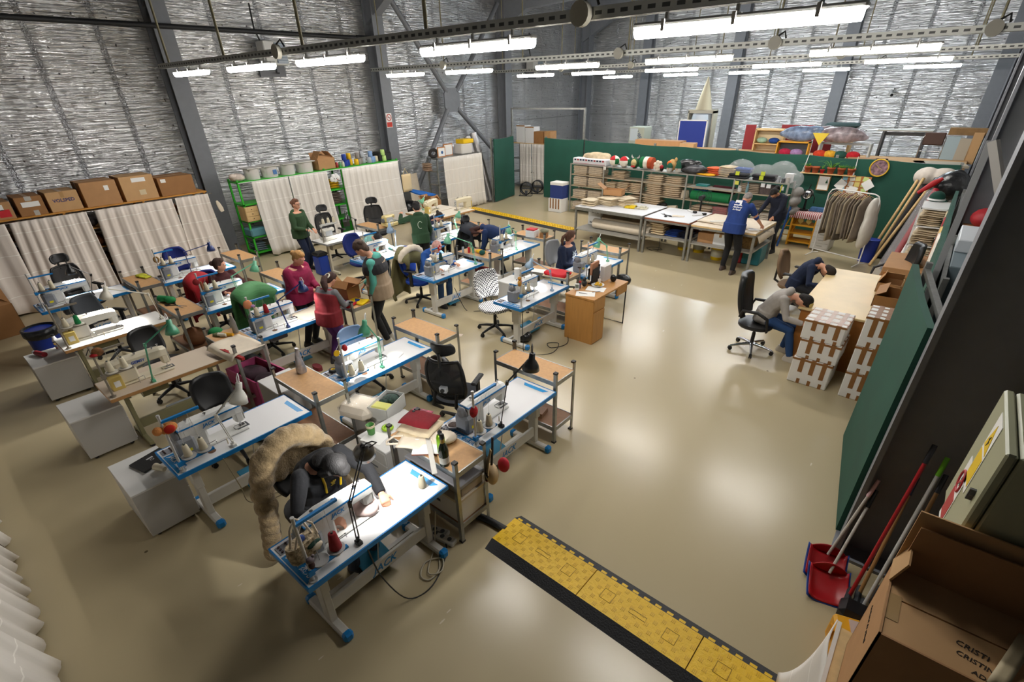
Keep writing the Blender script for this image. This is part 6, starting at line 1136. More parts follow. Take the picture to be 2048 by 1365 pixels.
# ---------------------------------------------------------------- leaning rolls, bags, white shelf at the right
for i, (x0, y0, x1, y1, z1, r_, m, lab) in enumerate(((-1.0, 13.9, -.62, 14.6, 1.66, .03, PINE, 'first slim wooden pole leaning at the green screen'), (-.9, 13.75, -.52, 14.5, 1.72, .03, PINE, 'second slim wooden pole leaning at the green screen'), (-.86, 13.4, -.36, 14.2, 1.6, .03, PINE, 'third slim wooden pole in front of the black rolls'),
    (-.8, 14.2, -.42, 14.9, 1.75, .1, BLACK, 'left thick black fabric roll'), (-.62, 13.8, -.25, 14.5, 1.72, .1, BLACK, 'middle thick black fabric roll'), (-.55, 13.2, -.2, 13.9, 1.6, .1, BLACK, 'right thick black fabric roll'), (-.52, 12.4, -.22, 13.5, 1.66, .055, mat('#a5182a', .5), 'red fabric roll in clear plastic'), (-.42, 12.15, -.14, 13.2, 1.6, .05, WHITE, 'slim white roll beside the red one'))):
    single('fabric_roll' if r_ > .04 else 'wooden_pole', MB().tube([(x0, y0, .02), (x1, y1, z1)], r_, 0, 14), m, lab, 'roll' if r_ > .04 else 'pole', 'rolls leaning at the right')
single('plastic_sleeve', MB().tube([(-.6, 12.35, .1), (-.26, 13.45, 1.6)], .11, 0, 12), CLEAR, 'clear plastic sleeve around the red roll', 'sleeve')
single('waste_bin', MB().loft([((0, 0, z), (1, 0, 0), (0, 1, 0), .14+.06*z, .12+.06*z) for z in (.0, .5)]), mat('#16308f', .5), 'blue bin holding the leaning poles', 'bin', None, (-1.0, 13.75, 0))
blob('white quilt roll on top behind the black bag', 'quilt_roll', 'cloth', -.3, 14.9, 1.5, [((-.2, 0, .2), (.24, .25, .2)), ((.1, 0, .2), (.3, .25, .2))], mat('#cfc6bb', .9, noise=.15)); blob('big shiny black refuse bag at the right end of the screen', 'refuse_bag', 'bag', -.02, 14.0, 1.4, wob((0, 0, .28), (.3, .36, .28), 9, 8), BAGB)
single('cloth_banner', MB().tube([(-.3, 0, .0), (-.1, .03, .2), (.02, .05, .3)], [.03, .06, .03], 0, 10), RED, 'red cloth strip on the black bag', 'cloth', None, (-.2, 13.6, 1.55))
t = thing('cap', 'dark green cap with white brim on the white shelf', 'cap', (-.15, 13.05, 1.52)); obj('crown', MB().ell((0, 0, .06), (.13, .14, .12), 0, 14, 9), mat('#14463a', .9), t); obj('brim', MB().cyl((0, 0, .02), (0, 0, .05), .15, .14, 0, 18), WHITE, t)
t = thing('fabric_rack', 'white shelf unit stuffed with beige cloth at the right side', 'shelf', (-.11, 12.6, 0)); 
for z in (.1, .5, .85, 1.2, 1.52): obj('shelf_board', MB().box(-.2, .2, -.4, .4, z-.025, z), WHITE, t)
for s in (-1, 1):
    for y in (-.4, .37): obj('upright', MB().box(s*.2-.015, s*.2+.015, y, y+.03, 0, 1.52), WHITE, t)
for i, z in enumerate((.5, .85, 1.2)): stack('beige pile on the white side shelf, %s shelf' % ('lower', 'middle', 'upper')[i], -.11, 12.55, z, 8, .36, .7, .27, '#cdbb9d', 0, None, .03)
for i in range(6): box_obj('flat brown carton in the pile beside the desk, %s' % ('lowest', 'second', 'third', 'fourth', 'fifth', 'topmost')[i], -.2+.01*(i % 2), 10.95, .14*i, .56, 1.1, .138, 0, CARDD if i < 5 else CARD, False, grp='flat cartons beside the desk')
single('card_strip', MB().at(-.05, 11.1, .86, .1, 0, .0).box(-.06, .06, -.45, .45, 0, .012), CARDD, 'brown card strip lying on the flat cartons', 'card')
for i, (x, y, c, nm) in enumerate(((.02, 10.5, '#e0c07a', 'yellow'), (.0, 10.0, '#efe9df', 'white'), (-.02, 11.3, '#a8323a', 'red'), (.0, 11.9, '#cdbd9c', 'beige'))): single('hanging_cloth', MB().sheet(lambda u, v: (.03*math.sin(9*u+3*v), -.22+.44*u, 1.55-.9*v), 10, 8, .03), mat(c, .9, noise=.15), '%s cloth hanging at the right hand screen' % nm, 'cloth', 'cloths at the right screen', (.10, y, 0))
# ---------------------------------------------------------------- desk corner
t = thing('wooden_desk', 'large wooden desk with worn pale top', 'desk', (-.66, 8.72, 0)); DW = mat('#dcc18c', .4, noise=.12, scale=2); DS = mat('#a56a2c', .5, noise=.12, scale=3)
obj('desktop', MB().box(-.48, .56, -1.05, 1.15, .795, .83, 0, .006), DW, t); obj('end_panel', MB().box(-.44, .5, -1.0, -.97, 0, .795), DS, t); obj('end_panel', MB().box(-.44, .5, 1.07, 1.1, 0, .795), DS, t); obj('back_panel', MB().box(.1, .13, -.97, 1.07, .2, .795), DS, t)
def taped_box(label, x, y, z, sx, sy, sz, rz=0, seed=0):
    t = thing('taped_box', label, 'box', (x, y, z), rz, 'white boxes with brown tape'); obj('carton', MB().box(-sx/2, sx/2, -sy/2, sy/2, 0, sz, 0, .01), mat('#e6e3de', .6, noise=.04, scale=8), t); r = random.Random(seed); m = MB()
    for k in range(3): q = -sx/2+sx*(.2+.28*k); m.box(q, q+.055, -sy/2-.002, sy/2+.002, sz*r.uniform(.25, .5), sz+.002).box(q+.02, q+.06, -sy/2-.002, -sy/2+.01, 0, sz*.2)
    for k in range(3): q = -sy/2+sy*(.15+.3*k); m.box(-sx/2-.002, sx/2+.002, q, q+.04, sz*.75, sz+.003)
    m.box(-sx/2-.003, sx/2+.003, -sy/2-.003, sy/2+.003, sz-.03, sz-.004); obj('packing_tape', m, TAPE, t); return t
for i, (h, dx, dy) in enumerate(((.37, 0, 0), (.27, .02, .02), (.27, .0, .03))): taped_box('white box with brown tape in the left stack by the desk, %s' % ('bottom', 'middle', 'top')[i], -.68+dx, 7.3+dy-.03, (0, .372, .644)[i], .48, .52, h, -.02, i)
for i, h in enumerate((.37, .36, .40)): taped_box('white box with brown tape in the right stack by the green partition, %s' % ('bottom', 'middle', 'top')[i], -.10, 7.22, (0, .372, .734)[i], .38, .46, h, 0, 10+i)
t = box_obj('open brown carton on the desk, far one', -.25, 9.15, .83, .3, .34, .14, 0, CARD, False, flaps=(2.0, None, None, 2.3))
t = box_obj('open brown carton on the desk with red fragile tape', -.2, 8.55, .83, .3, .5, .16, 0, CARDD, False, flaps=(2.6, None, None, None)); FR = mat('#b33a34', .6)
for i, y in enumerate((-.1, .08)): f = obj('fragile_tape', MB().box(-.05, .1, y-.06, y+.06, .02, .024), mat('#d9c2b0', .5), t); text('FRAGILE', .06, FR, frame((.03, y, .025), (0, 1, 0), (-1, 0, 0)), f, 0, .001)
single('small_bag', MB().ell((0, 0, .04), (.05, .05, .06), 0, 10, 7), mat('#d9c27a', .8), 'small yellow bag at the near corner of the desk', 'bag', None, (-1.02, 7.75, .83))
screen('near green fabric partition beside the grey column', (.02, 4.3+1.72), (.26, 4.36), 2.07, 2.07, .05, .008); screen('green fabric partition behind the near one along the right wall', (.16, 12.9), (.2, 6.4), 1.75, 1.85, .05, .01, 4)
t = thing('steel_cabinet', 'grey steel cabinet with white panel behind the right partition', 'cabinet', (.52, 8.2, 0)); obj('cabinet_body', MB().box(-.25, .25, -.8, .8, 0, 1.75, 0, .01), mat('#6f7f86', .5), t); obj('top_panel', MB().box(-.25, .25, -.1, .8, 1.75, 1.9, 0, .01), mat('#d5dbe0', .4), t)
box_obj('large brown carton on the white panel behind the right partition', .55, 9.9, 1.3, .5, .9, .45, 0, CARD, True); box_obj('supporting brown carton behind the right partition', .55, 9.9, 0, .5, .9, 1.3, 0, CARDD, True)
single('red_sack', MB().ell((0, 0, .12), (.16, .22, .13), 0, 12, 8), mat('#a3222a', .6), 'red sack on the large carton behind the partition', 'sack', None, (.5, 9.8, 1.75)); blob('clear bag with blue cloth behind the red sack', 'plastic_bag', 'bag', .55, 10.2, 1.75, [((0, 0, .2), (.18, .2, .2))], mat('#8fa9cc', .2, alpha=.7))
t = thing('trestle_frame', 'pale grey wooden A frame standing behind the right partition', 'frame', (.2, 6.2, 0)); obj('post', MB().bar((-.02, 0, 0), (-.07, 0, 3.12), .07, .05), mat('#8d8f90', .6), t); obj('strut', MB().bar((-.05, 0, 3.12), (.28, -.1, 2.45), .09, .06), mat('#a9a6a0', .6), t)
# ---------------------------------------------------------------- clutter behind the long screen
t = thing('storage_shelf', 'low row of shelving behind the long screen carrying cartons', 'shelf', (-4.0, 17.2, 0)); obj('top_board', MB().box(-5.2, 4.1, -1.0, .9, 1.7, 1.74), CARDL, t)
for x in (-5.1, -2.5, 0, 2.5, 4.0): obj('upright', MB().box(x, x+.05, -.95, -.9, 0, 1.7).box(x, x+.05, .8, .85, 0, 1.7), GALV, t)
ZB = 1.74
box_obj('very long brown carton behind the screen', -7.75, 16.8, ZB, 1.6, .4, .28, -.03, CARD, True, grp='cartons behind the screen'); box_obj('short brown carton beside the very long one', -6.75, 16.7, ZB, .44, .4, .24, .1, CARDL, True, grp='cartons behind the screen')
for i, (x, sx) in enumerate(((-5.8, 1.3), (-4.6, .8), (-1.9, .9), (-1.2, 1.0), (-.4, 1.0))): single('flat_card', MB().at(0, 0, 0, .05*i).box(-sx/2, sx/2, -.4, .4, 0, .05), (CARDL, CARD, CARD, CARDL, mat('#b7ad98', .7))[i], 'flat cardboard sheet behind the screen, %s' % ('beside the long cartons', 'left of the toy shelf', 'below the dark table', 'right of the dark table', 'at the right end')[i], 'card', 'flat sheets behind the screen', (x, 16.6, ZB+.01))
t = thing('notice_board', 'blue notice board standing behind the long carton', 'board', (-7.3, 18.2, 1.5)); obj('panel', MB().box(-.45, .45, -.02, .02, 0, 1.0), mat('#0f2f8e', .6), t); obj('frame', MB().box(-.48, -.45, -.025, .025, 0, 1.03).box(.45, .48, -.025, .025, 0, 1.03).box(-.48, .48, -.025, .025, 1.0, 1.03), WHITE, t); obj('stand', MB().box(-.4, -.36, 0, .04, -1.5, 0).box(.36, .4, 0, .04, -1.5, 0), GALV, t)
t = thing('grey_machine', 'pale machine box with dark slanted lettering behind the screen', 'machine', (-9.5, 18.8, 0)); obj('casing', MB().box(-.3, .3, -.3, .3, 0, 2.25, 0, .02), mat('#aeb3a4', .5), t); obj('window_panel', MB().box(-.25, .05, -.31, -.3, 1.8, 2.2), mat('#c3cdd2', .4), t); text('UBER', .16, mat('#2f3d6a', .5), frame((.13, -.302, 1.95), (.5, 0, -.85), (.85, 0, .5)), t, 0, .002)
t = thing('dust_extractor', 'dust extractor with pointed cream filter sleeve and clear collecting bag', 'machine', (-7.45, 19.3, 0)); obj('frame', MB().box(-.45, -.41, -.2, .2, 0, 2.75).box(.41, .45, -.2, .2, 0, 2.75).box(-.45, .45, -.2, .2, 2.68, 2.78), mat('#b5b09c', .5), t); obj('filter_sleeve', MB().lathe([(.27, 2.78), (.2, 3.1), (.06, 3.6), (.02, 3.75)], n=16), mat('#a99f86', .9), t); obj('collecting_bag', MB().lathe([(.3, 1.2), (.38, 1.6), (.38, 2.4), (.33, 2.65)], n=20, cap=True), mat('#c3cdd4', .25, alpha=.8), t)
t = thing('bookcase', 'open pine bookcase behind the screen with folded things', 'shelf', (-4.75, 18.0, 0)); obj('side', MB().box(-.42, -.38, -.15, .15, 0, 2.35), PINE, t); obj('side', MB().box(.38, .42, -.15, .15, 0, 2.35), PINE, t); obj('back_panel', MB().box(-.4, .4, .13, .15, 0, 2.35), mat('#d6c29a', .6), t)
for z in (1.5, 1.95, 2.33): obj('shelf_board', MB().box(-.4, .4, -.15, .15, z-.03, z), PINE, t)
for i, (x, z, c, nm) in enumerate(((-4.95, 1.95, '#9fc0a8', 'mint'), (-4.6, 1.95, '#1f4a9a', 'blue'), (-4.98, 1.5, '#b89a2a', 'yellow'), (-4.7, 1.5, '#2d3552', 'navy'), (-4.5, 1.5, '#a8324a', 'red'))): single('cloth_bundle', MB().ell((0, 0, .08), (.16, .1, .08), 0, 12, 8), mat(c, .9, noise=.3), '%s cloth bundle in the pine bookcase' % nm, 'cloth', 'bundles in the bookcase', (x, 17.95, z))
for i, (x, w_) in enumerate(((-5.45, .3), (-4.1, .9), (-3.35, .5))): single('dark_red_board', MB().box(-w_/2, w_/2, -.03, .03, 0, (2.42, 2.44, 2.3)[i]), mat('#8f1f28', .6), 'dark red panel standing behind the bookcase, %s' % ('left', 'middle', 'right')[i], 'panel', 'red panels', (x, 18.3, 0))
t = thing('toy_shelf', 'small orange framed open shelf box behind the screen', 'shelf', (-3.85, 17.2, ZB)); obj('side', MB().box(-.42, -.39, -.14, .14, 0, .36).box(.39, .42, -.14, .14, 0, .36).box(-.42, .42, -.14, .14, .33, .36), LADY, t); obj('back_panel', MB().box(-.4, .4, .12, .14, 0, .34), DGREY, t)
for i, (x, c, nm) in enumerate(((-4.0, '#a8183c', 'crimson'), (-3.7, '#9a7aa8', 'lilac'), (-3.1, '#c03a1c', 'orange red'), (-2.85, '#d3a02a', 'golden'), (-2.6, '#1c4a40', 'dark green'), (-2.3, '#b31a24', 'bright red'))): single('cloth_bundle', MB().ell((0, 0, .09), (.17, .1, .1), 0, 12, 8), mat(c, .9, noise=.3, scale=15), '%s cloth bundle just behind the screen edge' % nm, 'cloth', 'bundles behind the screen', (x, 17.0, ZB))
t = thing('glass_box', 'grey framed display box behind the plants', 'display box', (-2.6, 17.4, ZB)); obj('frame', MB().box(-.6, .6, -.02, .02, .3, .36).box(-.62, -.58, -.2, .2, 0, .36).box(.58, .62, -.2, .2, 0, .36), mat('#b9c0be', .4), t)
for i, (x, sx, z, c, nm) in enumerate(((-3.75, .5, .36, '#7f96b4', 'blue and patterned cloth'), (-2.75, .6, .36, '#9a8c90', 'grey and cream cloth'))): blob('clear bag over %s on the display shelves' % nm, 'plastic_bag', 'bag', x, 17.2, ZB+z, wob((0, 0, .2), (sx, .2, .2), 8, 30+i), mat(c, .25, alpha=.75, noise=.6, scale=7, bump=1, bscale=10), 'clear bags behind the screen')
single('pennant', MB().prism([(-.2, .3), (.2, .3), (.02, 0)], -.01, .01, 0, 'xz'), mat('#dcc03a', .7), 'yellow triangular pennant behind the screen', 'pennant', None, (-3.2, 17.0, ZB+.3))
t = thing('stool', 'stool with dark green padded top behind the screen', 'stool', (-3.0, 18.6, 0)); obj('seat', MB().box(-.42, .42, -.3, .3, 2.38, 2.5, 0, .05), mat('#1c3836', .7), t)
for s in (-1, 1): obj('leg', MB().box(s*.32-.03, s*.32+.03, -.2, .2, 0, 2.38), PINE, t)
t = thing('dark_table', 'dark steel trestle table with pale top standing behind the screen', 'table', (-1.45, 18.6, 1.62)); obj('tabletop', MB().box(-.62, .62, -.3, .3, .72, .75), mat('#a8a79f', .5), t); obj('leg', MB().box(-.5, -.45, -.25, .25, 0, .72), DGREY, t); obj('leg', MB().box(.45, .5, -.25, .25, 0, .72), DGREY, t); obj('stretcher', MB().box(-.5, .5, -.02, .02, .6, .68), DGREY, t)
single('dark_cabinet', MB().box(-.9, .9, -.3, .3, 0, 1.62), mat('#2a2321', .5), 'dark brown cabinet under the trestle table behind the screen', 'cabinet', None, (-1.5, 18.6, 0))
t = thing('stacked_chair', 'brown seat chair with chrome frame stacked behind the screen', 'chair', (-.75, 18.2, 1.5)); obj('backrest', MB().box(-.22, .22, -.03, .03, .55, .85, 0, .02), mat('#4a332a', .6), t); obj('frame', MB().tube([(-.25, 0, 0), (-.25, 0, .7), (-.2, 0, .8), (.2, 0, .8), (.25, 0, .7), (.25, 0, 0)], .014, 0, 8).tube([(-.25, 0, .2), (.25, 0, .2)], .012).tube([(-.25, 0, .4), (.25, 0, .4)], .012), CHROME, t)
for i, (x, w_, h, c, nm) in enumerate(((-.35, .28, .62, '#9fb4bc', 'pale blue'), (-.08, .26, .58, '#b0a693', 'beige'), (.12, .2, .72, '#c39a66', 'tan'), (.42, .36, .6, '#c9d6da', 'white'))): single('leaning_panel', MB().at(0, 0, 0, 0, -.12).box(-w_/2, w_/2, -.02, .02, 0, h), mat(c, .5), '%s panel leaning behind the screen at the right end' % nm, 'panel', 'panels behind the screen', (x, 18.0, 1.66))
single('tape_carton', MB().box(-.6, .3, -.15, .15, 0, .16), mat('#8f6f45', .7, noise=.2), 'long taped carton above the leaning panels', 'box', None, (.1, 18.3, 2.3))
t = thing('security_camera', 'small white security camera high on the back foil wall', 'camera', (-2.6, 23.1, 3.2), 0); obj('camera_body', MB().cyl((0, .05, 0), (.08, -.2, -.1), .06, .06, 0, 12), WHITE, t); obj('lens', MB().cyl((.08, -.2, -.1), (.085, -.215, -.106), .045, .045, 0, 12), BLACK, t); obj('wall_mount', MB().box(-.06, .06, .05, .2, -.06, .1), WHITE, t)
# ---------------------------------------------------------------- yellow cable ramps
def ramp(label, x, y, rz, segs, L=.93, W=.52, h=.055):
    t = thing('cable_ramp', label, 'cable ramp', (x, y, 0), rz, 'yellow and black cable ramps'); T = L*segs; hw = W/2; iw = .16
    for sy in (-1, 1):
        P_ = [(sy*hw, 0), (sy*iw, h), (sy*iw, 0)]; P_ = P_ if sy < 0 else P_[::-1]
        obj('rubber_edge', MB().prism(P_, 0, T, 0, 'yz'), RUBBER, t)
    P_ = [(-hw, 0), (-iw, h-.002), (iw, h-.002), (hw, 0)]
    for k in range(segs):
        mb = MB().box(L*k+.004, L*(k+1)-.004, -iw, iw, .0, h)
        for q in range(9): mb.box(L*k+.03+.1*q, L*k+.08+.1*q, iw, iw+.03, h-.012, h-.004)
        lid = obj('yellow_lid', mb, YELLOW, t); m2 = MB(); r = random.Random(k)
        for i in range(18):
            for j in range(6):
                if (i+j) % 2: continue
                a, b = L*k+.04+i*.05, -iw+.03+j*.052
                for q in range(3): m2.box(a+q*.012, a+q*.012+.006, b-.016, b+.016, h, h+.003)
        tag(obj('tread_pattern', m2, mat('#d8ab0a', .5), lid), kind='stuff'); m3 = MB()
        for c in (.2, .74): m3.tube([(L*k+c-.05, -.05, h+.001), (L*k+c+.05, -.05, h+.001), (L*k+c+.05, .05, h+.001), (L*k+c-.05, .05, h+.001)], .003, 0, 4, close=True)
        m3.tube([(L*k+.40, -.02, h+.001), (L*k+.54, -.02, h+.001), (L*k+.54, .02, h+.001), (L*k+.40, .02, h+.001)], .003, 0, 4, close=True); obj('moulded_outline', m3, mat('#9c7c06', .5), lid)
    return t
ramp('yellow and black cable ramp in the foreground', -2.22, 2.43, -.02, 3); ramp('yellow and black cable ramp in the far aisle before the green screens', -12.6, 12.74, -.11, 5)
single('cable_bundle', MB().tube([(-3.0, 2.3, .03), (-2.7, 2.38, .03), (-2.4, 2.43, .03), (-2.2, 2.44, .03)], .035, 0, 10), mat('#1d1d1f', .5), 'black taped cable bundle running into the foreground ramp', 'cable')
# ---------------------------------------------------------------- near right corner
t = thing('electric_cabinet', 'grey green electric cabinet with warning stickers on the right wall', 'cabinet', (.57, 2.44, 0)); EC = mat('#a7a88a', .4)
obj('housing', MB().box(-.08, .27, -.28, .28, 1.86, 2.45, 0, .008), EC, t); dr = obj('door', MB().box(-.12, -.085, -.28, .28, 1.86, 2.45, 0, .008), EC, t)
obj('lock', MB().cyl((-.12, -.2, 2.2), (-.135, -.2, 2.2), .012, .012, 0, 12).box(-.14, -.12, -.206, -.194, 2.17, 2.22), DGREY, dr)
def sticker(y, z, kind):
    s = obj('warning_sticker', MB().box(-.1225, -.12, y-.07, y+.07, z-.17, z+.17), PAPER, dr); RR = mat('#b3202a', .5)
    if kind: obj('hazard_triangle', MB().prism([(y-.06, z+.02), (y+.06, z+.02), (y, z+.14)], -.124, -.1226, 0, 'yz'), mat('#efc80e', .5), s); obj('bolt_mark', MB().prism([(y-.012, z+.09), (y+.014, z+.07), (y, z+.065), (y+.01, z+.035), (y-.014, z+.062), (y, z+.066)], -.126, -.1242, 0, 'yz'), BLACK, s); obj('text_panel', MB().box(-.124, -.1226, y-.06, y+.06, z-.14, z+.0), mat('#efc80e', .5), s)
    else: obj('prohibition_ring', MB().tube([(-.1235, y+.05*math.cos(a), z+.07+.05*math.sin(a)) for a in [2*PI*k/18 for k in range(18)]], .006, 0, 6, close=True).bar((-.1235, y-.035, z+.105), (-.1235, y+.035, z+.035), .01, .003, 0, (1, 0, 0)), RR, s); obj('hand_mark', MB().ell((-.123, y, z+.07), (.002, .02, .028), 0, 8, 5), BLACK, s); obj('text_panel', MB().box(-.124, -.1226, y-.06, y+.06, z-.14, z+.0), RR, s)
sticker(.02, 2.26, 1); sticker(.09, 1.99, 0)
# big open carton on a cloth covered shelf right by the camera
t = thing('open_carton', 'big open brown carton with handwriting in the near right corner', 'box', (.61, 1.92, 1.2)); th = .008; bx, by, bz = .29, .215, .62
obj('carton', MB().box(-bx, -bx+th, -by, by, 0, bz).box(bx-th, bx, -by, by, 0, bz).box(-bx, bx, -by, -by+th, 0, bz).box(-bx, bx, by-th, by, 0, bz).box(-bx, bx, -by, by, 0, th), CARD, t)
fl = [obj('closed_flap', MB().box(-bx+.01, bx-.01, -by+.008, -.004, bz-.012, bz-.004), CARDL, t), obj('closed_flap', MB().box(-bx+.01, bx-.01, .004, by-.012, bz-.012, bz-.004), CARDL, t)]
obj('raised_flap', MB().at(0, by-.03, bz-.005, 0, .0).box(-bx+.02, bx, -.004, .004, 0, .24), CARD, t); obj('raised_flap', MB().at(0, by+.0, bz-.02, 0, .0).box(-bx, bx, -.004, .004, 0, .31), CARDL, t); obj('side_flap', MB().at(-bx, 0, bz, 0, 0, .25).box(-.004, .004, .08, by, 0, .12), CARDL, t)
obj('tape_strip', MB().box(-bx-.001, -bx+.05, -.12, .02, bz-.004, bz-.0025), mat('#b39468', .2), t); obj('masking_tape', MB().sheet(lambda u, v: (.02+.3*u*.3+.05*v, -.19+.3*u, bz-.001+.012*math.sin(u*PI)), 6, 3, .001), mat('#d6c6a0', .6), t)
INK = mat('#2a211a', .8)
for s, x, y, q in (('CRISTI', -.02, -.08, .034), ('CRISTINEI', -.0, -.13, .03), ('ADA', .01, -.18, .028), ('AR', .24, .06, .045)): text(s, q, INK, frame((x, y, bz-.003), (1, -.15, 0), (.15, 1, 0)), t, .1)
text('Atelierul de pânză', .03, INK, frame((-bx-.0012, .02, bz-.22), (0, -1, 0), (0, 0, 1)), t, .2)
t = thing('storage_shelf', 'cloth covered shelf under the big near carton', 'shelf', (.6, 1.92, 0)); obj('board', MB().box(-.32, .24, -.32, .3, 1.15, 1.195), PINE, t)
for x in (-.3, .18):
    for y in (-.3, .24): obj('leg', MB().box(x, x+.05, y, y+.05, 0, 1.15), PINE, t)
single('cloth_cover', MB().sheet(lambda u, v: (.262-.10*v*v-.012*math.sin(11*u+2*v), 2.26-.9*u+.35*v*v*(1-u), 1.19-1.12*v), 16, 10, .006).box(.262, .28, 1.62, 2.25, 1.185, 1.198), CURW, 'white cloth hanging from the shelf under the big near carton', 'cloth')
def stick(label, x, y, z, x2, y2, z2, col, grip, r=.014, name='broom_handle'):
    t = thing(name, label, 'broom', (x, y, z), 0, 'handles leaning in the right corner'); d = V((x2-x, y2-y, z2-z)); e = d.normalized()
    obj('pole', MB().cyl((0, 0, 0), d, r, r, 0, 10), mat(col, .4), t); obj('grip', MB().cyl(d-e*.13, d+e*.02, r*1.25, r*1.2, 0, 10), mat(grip, .5), t); obj('head', MB().at(0, 0, 0).box(-.02, .02, -.13, .13, 0, .09, 0, .02), mat('#2c3034', .7), t); return t
stick('red broom handle with black grip', .40, 3.55, .02, .50, 4.1, 1.30, '#a8141c', '#16161a'); stick('white broom handle with lime green grip', .50, 3.5, .02, .60, 4.12, 1.22, '#c9c9c4', '#6fb91f'); stick('wooden broom handle with black tip', .56, 3.45, .02, .64, 4.12, 1.08, '#a57c4a', '#17181c'); stick('short wooden handle with dark blue tip', .46, 3.62, .02, .50, 4.12, .98, '#a57c4a', '#1f2b44'); stick('long brown handle beside the electric cabinet', .66, 3.4, .02, .76, 4.1, 1.12, '#8a5330', '#1a1a1c')
def dustpan(label, x, y, rz, blue, red, hx, hy, hz, grip):
    t = thing('dustpan', label, 'dustpan', (x, y, 0), rz, 'dustpans')
    obj('pan', MB().sheet(lambda u, v: ((u-.5)*.27, -.11+.24*v, .012+.10*v**2+.05*(2*abs(u-.5))**4), 12, 8, .006).sheet(lambda u, v: ((u-.5)*.25, .13+.0*v, .11+.1*v*(1-(2*u-1)**2*.6)), 10, 4, .006), mat(red, .35), t); obj('rim', MB().sheet(lambda u, v: ((u-.5)*.30, -.12+.27*v, .004+.10*v**2+.05*(2*abs(u-.5))**4), 12, 8, .006), mat(blue, .4), t)
    d = V((hx, hy, hz)); e = d.normalized(); b = V((0, .1, .13)); obj('handle', MB().cyl(b, b+d, .012, .012, 0, 10), mat('#c9c5bd', .4), t); obj('grip', MB().cyl(b+d-e*.02, b+d+e*.14, .017, .014, 0, 10), mat(grip, .5), t); return t
dustpan('red dustpan with blue rim, front one with red and black grip', .26, 3.58, .25, '#1c3f8e', '#b3161e', .16, .36, .50, '#1a1a1c'); dustpan('red dustpan behind the front one, pink white grip', .2, 3.78, .15, '#1c3f8e', '#a5141c', .12, .18, .60, '#e2b8bc')
single('floor_scrubber', MB().box(-.14, .14, -.1, .1, 0, .14, 0, .04), BLACKG, 'dark mop head on the floor behind the dustpans', 'mop', None, (.5, 3.45, 0)); t = thing('spray_bottle', 'small bottle with lime cap behind the dustpans', 'bottle', (.58, 3.72, 0)); obj('bottle_body', MB().cyl((0, 0, 0), (0, 0, .18), .04, .035, 0, 12), DGREY, t); obj('cap', MB().cyl((0, 0, .18), (0, 0, .26), .02, .015, 0, 10), mat('#6fb91f', .4), t)
t = thing('tool_case', 'yellow tool organiser with clear lid on the floor at the near right', 'case', (.52, 3.02, 0), .3); obj('case_body', MB().box(-.13, .2, -.24, .24, 0, .24, 0, .02), mat('#e0a012', .4), t); obj('lid_panel', MB().box(-.04, .18, -.2, .2, .24, .25), mat('#c9b0a4', .3), t); obj('latch', MB().box(-.15, -.13, -.16, -.1, .1, .2).box(-.15, -.13, .1, .16, .1, .2), mat('#c98a0c', .4), t)
# ---------------------------------------------------------------- the small oak desk and things on it
OAK = mat('#b98546', .45, noise=.10, scale=4, stretch=(9, 9, .8))
t = thing('oak_desk', 'small oak desk with drawer block and thin steel leg', 'desk', (-3.93, 6.82, 0)); obj('desktop', MB().box(-.27, .27, -.54, .54, .735, .766, 0, .003), OAK, t); obj('drawer_block', MB().box(-.26, .26, -.53, -.2, .0, .735), OAK, t); obj('drawer', MB().box(.26, .272, -.525, -.2, .56, .73, 0, .002), OAK, t); obj('door', MB().box(.26, .272, -.525, -.2, .01, .535, 0, .002), OAK, t); obj('side_apron', MB().box(.24, .26, .2, .53, .6, .735).box(-.26, .26, .515, .53, .6, .735), OAK, t); obj('steel_leg', MB().tube([(.25, .52, .62), (.25, .52, .012), (-.25, .52, .012), (-.25, .52, .62)], .012, 0, 8), BLACK, t)
ZD = .766
single('paper_sheet', MB().box(-.15, .15, -.105, .105, 0, .002), PAPER, 'white paper sheet with a pen at the near end of the oak desk', 'paper', 'papers on the oak desk', (-3.92, 6.44, ZD), .5); single('paper_sheet', MB().box(-.15, .15, -.105, .105, 0, .002), PAPER, 'white paper sheet under the plate of snacks', 'paper', 'papers on the oak desk', (-3.9, 6.72, ZD+.002), .3)
for x, y, a, q in ((-3.95, 6.42, .2, 'left pen on the near paper'), (-3.82, 6.6, .9, 'right pen on the papers')): single('pen', MB().cyl((-.07, 0, .006), (.07, 0, .006), .005, .003, 0, 8), BLACK, q, 'pen', 'pens on the oak desk', (x, y, ZD+.004), a)
t = thing('snack_plate', 'white plate piled with yellow snacks on the oak desk', 'plate', (-3.95, 6.86, ZD+.004)); obj('plate', MB().lathe([(.0, .004), (.06, .004), (.105, .02), (.105, .026), (.06, .01)], n=24), WHITE, t); r = random.Random(2); mb = MB()
for k in range(26): a, q = r.uniform(0, 6.28), r.uniform(0, .07); mb.ell((q*math.cos(a), q*math.sin(a), .022+r.uniform(0, .015)), (.018, .014, .01), 0, 8, 5)
tag(obj('snacks', mb, mat('#e3b21e', .6, noise=.3, scale=30), t), kind='stuff')
t = thing('digital_timer', 'white digital thermometer standing on the oak desk', 'timer', (-4.12, 6.5, ZD), .5); obj('case', MB().box(-.035, .035, -.012, .012, 0, .11, 0, .006), WHITE, t); obj('display', MB().box(-.026, .026, -.014, -.012, .045, .095), mat('#6d7a70', .3), t)
